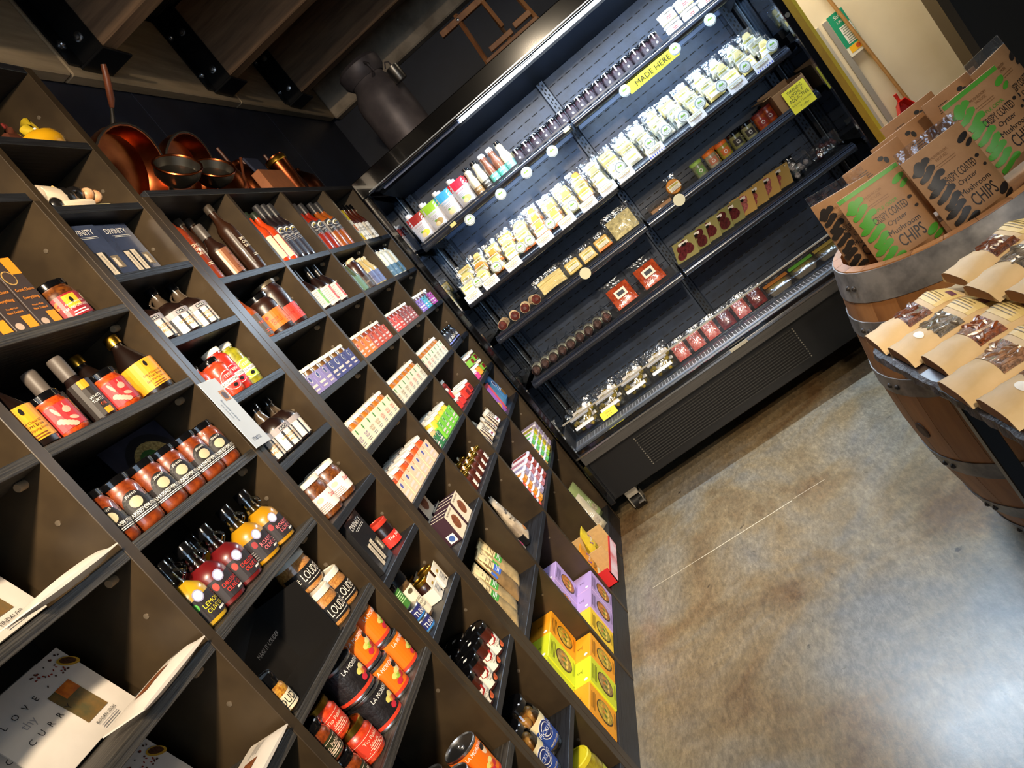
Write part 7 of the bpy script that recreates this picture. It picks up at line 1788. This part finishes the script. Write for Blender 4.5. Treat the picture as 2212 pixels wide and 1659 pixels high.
r = random.Random(4); b0 = edge(SZ - 0.045, 0.014); r = random.Random(5); b1 = edge(SZ - 0.018, -0.003); r = random.Random(6); b2 = edge(SZ - 0.004, 0.0); r = random.Random(7); b3 = edge(SZ, 0.010)
T0 = Matrix.Translation((-1.6, -1.3, 0))
def ringstrip(a, b):
    n = len(a)
    return G().add(a + b, [(i, (i + 1) % n, n + (i + 1) % n, n + i) for i in range(n)])
g = ringstrip(b0, b1); g.add(b1 + b2, ringstrip(b1, b2).F); g.add(b2 + b3, ringstrip(b2, b3).F); g.add(b0, [tuple(range(len(b0)))[::-1]])
mk('live_edge', g.xf(T0).mesh('live_edge', DE), tbl)
mk('slab_top', G().add(b3, [tuple(range(len(b3)))]).xf(T0).mesh('slab_top', DW), tbl)
mk('leg', G().box(1.262, 1.355, 0, 1.292, 1.385, SZ - 0.046).xf(T0).mesh('leg', BLKM, bev=0.002), tbl)
mk('leg', G().box(2.05, 1.355, 0, 2.08, 1.385, SZ - 0.046).xf(T0).mesh('leg', BLKM, bev=0.002), tbl)
mk('leg', G().box(1.275, 0.80, 0, 1.305, 0.83, SZ - 0.046).xf(T0).mesh('leg', BLKM, bev=0.002), tbl)
mk('leg', G().box(2.05, 0.80, 0, 2.08, 0.83, SZ - 0.046).xf(T0).mesh('leg', BLKM, bev=0.002), tbl)
mk('rail', G().box(1.30, 1.36, SZ - 0.085, 2.05, 1.38, SZ - 0.05).xf(T0).mesh('rail', BLKM, bev=0.002), tbl)
KP = M((214, 184, 136), 0.6, nscale=20, c2=(206, 176, 126), bump=0.05, kind='pale_kraft')
def kpack(food, sticker, seed):
    """lies flat: length along +X, the folded open end at -X"""
    rr = random.Random(seed); tp = []
    L, W = 0.215, 0.118
    def hz(x, y):
        k = (x + 0.03) / L
        a = max(0, 1 - (2 * abs(y) / W) ** 3)
        if k < 0.15: b = 0.85
        elif k < 0.7: b = 1.0
        else: b = max(0.1, 1 - (k - 0.7) / 0.3)
        return 0.003 + 0.030 * b * a ** 0.5 * (1 + 0.12 * math.sin(9 * k + 5 * y / W))
    nx, ny = 16, 8
    def grid(x0, x1, hf):
        V = []; F = []
        for i in range(nx + 1):
            for j in range(ny + 1):
                x = x0 + (x1 - x0) * i / nx; y = -W / 2 + W * j / ny
                V.append((x, y, hf(x, y)))
        for i in range(nx):
            for j in range(ny):
                a = i * (ny + 1) + j
                F.append((a, a + ny + 1, a + ny + 2, a + 1))
        return V, F
    X0, X1 = -0.03, -0.03 + L
    V, F = grid(X0, X1, hz)
    m = len(V)
    V2 = [(x, y, 0.0006 + (0.002 if x < 0 else 0)) for x, y, z in V]
    g = G().add(V, F)
    per = [j for j in range(ny + 1)] + [i * (ny + 1) + ny for i in range(1, nx + 1)] + [nx * (ny + 1) + j for j in range(ny - 1, -1, -1)] + [i * (ny + 1) for i in range(nx - 1, 0, -1)]
    g.add(V2, [tuple(reversed(f)) for f in F])
    for a, b in zip(per, per[1:] + per[:1]):
        g.F.append((a, b, m + b, m + a))
    part(tp, 'kraft_packet', g, KP, True)
    ins = [(X0 - 0.0006, y, hz(X0, y) * 0.97) for y in [-W / 2 + W * j / 8 for j in range(1, 8)]]
    lo = [(X0 - 0.0006, -W / 2 + W * j / 8, 0.004) for j in range(7, 0, -1)]
    part(tp, 'open_end', G().add(ins + lo, [tuple(range(14))]), M((150, 96, 40), 0.7))
    f = lambda u, v, e: (v, -u, hz(v, -u) + e)
    p = Pr(f, 0.012)
    wm = M(food, 0.25, coat=1.0, nscale=130, c2=tuple(int(v * 0.45) for v in food), bump=0.5)
    nseg = 6
    for k in range(nseg):
        v0 = 0.038 + 0.050 * k / nseg; v1 = 0.038 + 0.050 * (k + 1) / nseg
        p.rect(wm, -W * 0.44, v0, W * 0.44, v1, 2, 'clear_window')
    for k in range(4):
        p.rect(M((226, 196, 120), 0.5), -0.045, 0.100 + 0.013 * k, 0.045, 0.113 + 0.013 * k, 2, 'label')
    p.rect(M((110, 60, 70), 0.5), 0.008, 0.138, 0.036, 0.148, 4, 'label').lines(M((120, 100, 60), 0.5), -0.04, 0.036, 0.128, 4, 0.006, 0.0015, 4)
    if sticker: p.disc(WHITE, 0.016, 0.018, 0.016, 0.008, 2, name='price_sticker')
    p.into(tp)
    bl = G()
    for k in range(16):
        x = rr.uniform(0.044, 0.082); y = rr.uniform(-W * 0.36, W * 0.36)
        q = Vector((x, y, hz(x, y) - 0.0005)); d = Vector((rr.uniform(-1, 1), rr.uniform(-1, 1), 0)).normalized() * 0.011
        bl.tube([q - d, q + Vector((0, 0, 0.001)), q + d], [0.003, 0.0042, 0.003], 6)
    part(tp, 'snack_pieces', bl, M(food, 0.3, coat=0.6, nscale=90, c2=tuple(int(v * 0.6) for v in food)), True)
    return tp
foods = ((130, 76, 50), (130, 118, 100), (160, 84, 40), (170, 124, 90), (150, 90, 50))
pts = (('A', 1.283, 1.648, 0, -0.02, 'nearest the barrel', 0), ('B', 1.288, 1.520, 1, 0.02, 'second from the barrel', 1), ('C', 1.305, 1.398, 2, 0.0, 'third from the barrel', 0), ('D', 1.278, 1.272, 3, 0.0, 'fourth from the barrel', 0), ('E', 1.285, 1.150, 4, 0.0, 'fifth from the barrel', 1))
for q, x, y, fd, rz, w, st in pts:
    put(kpack(foods[fd], st, fd), 'kraft_snack_packet', 'kraft snack packet with clear window at the slab edge, ' + w, 'packet', (x, y, SZ + 0.001), rz, 'kraft snack packets at the slab edge')
for x, y, fd, w in ((1.470, 1.605, 0, 'nearest the barrel'), (1.455, 1.480, 1, 'second from the barrel'), (1.470, 1.355, 2, 'third from the barrel'), (1.465, 1.23, 3, 'fourth from the barrel')):
    put(kpack(foods[fd], 0, fd + 9), 'kraft_snack_packet', 'kraft snack packet lying higher in the second row, ' + w, 'packet', (x, y, SZ + 0.0365), 0.05, 'kraft snack packets in the second row', 0, -0.03)
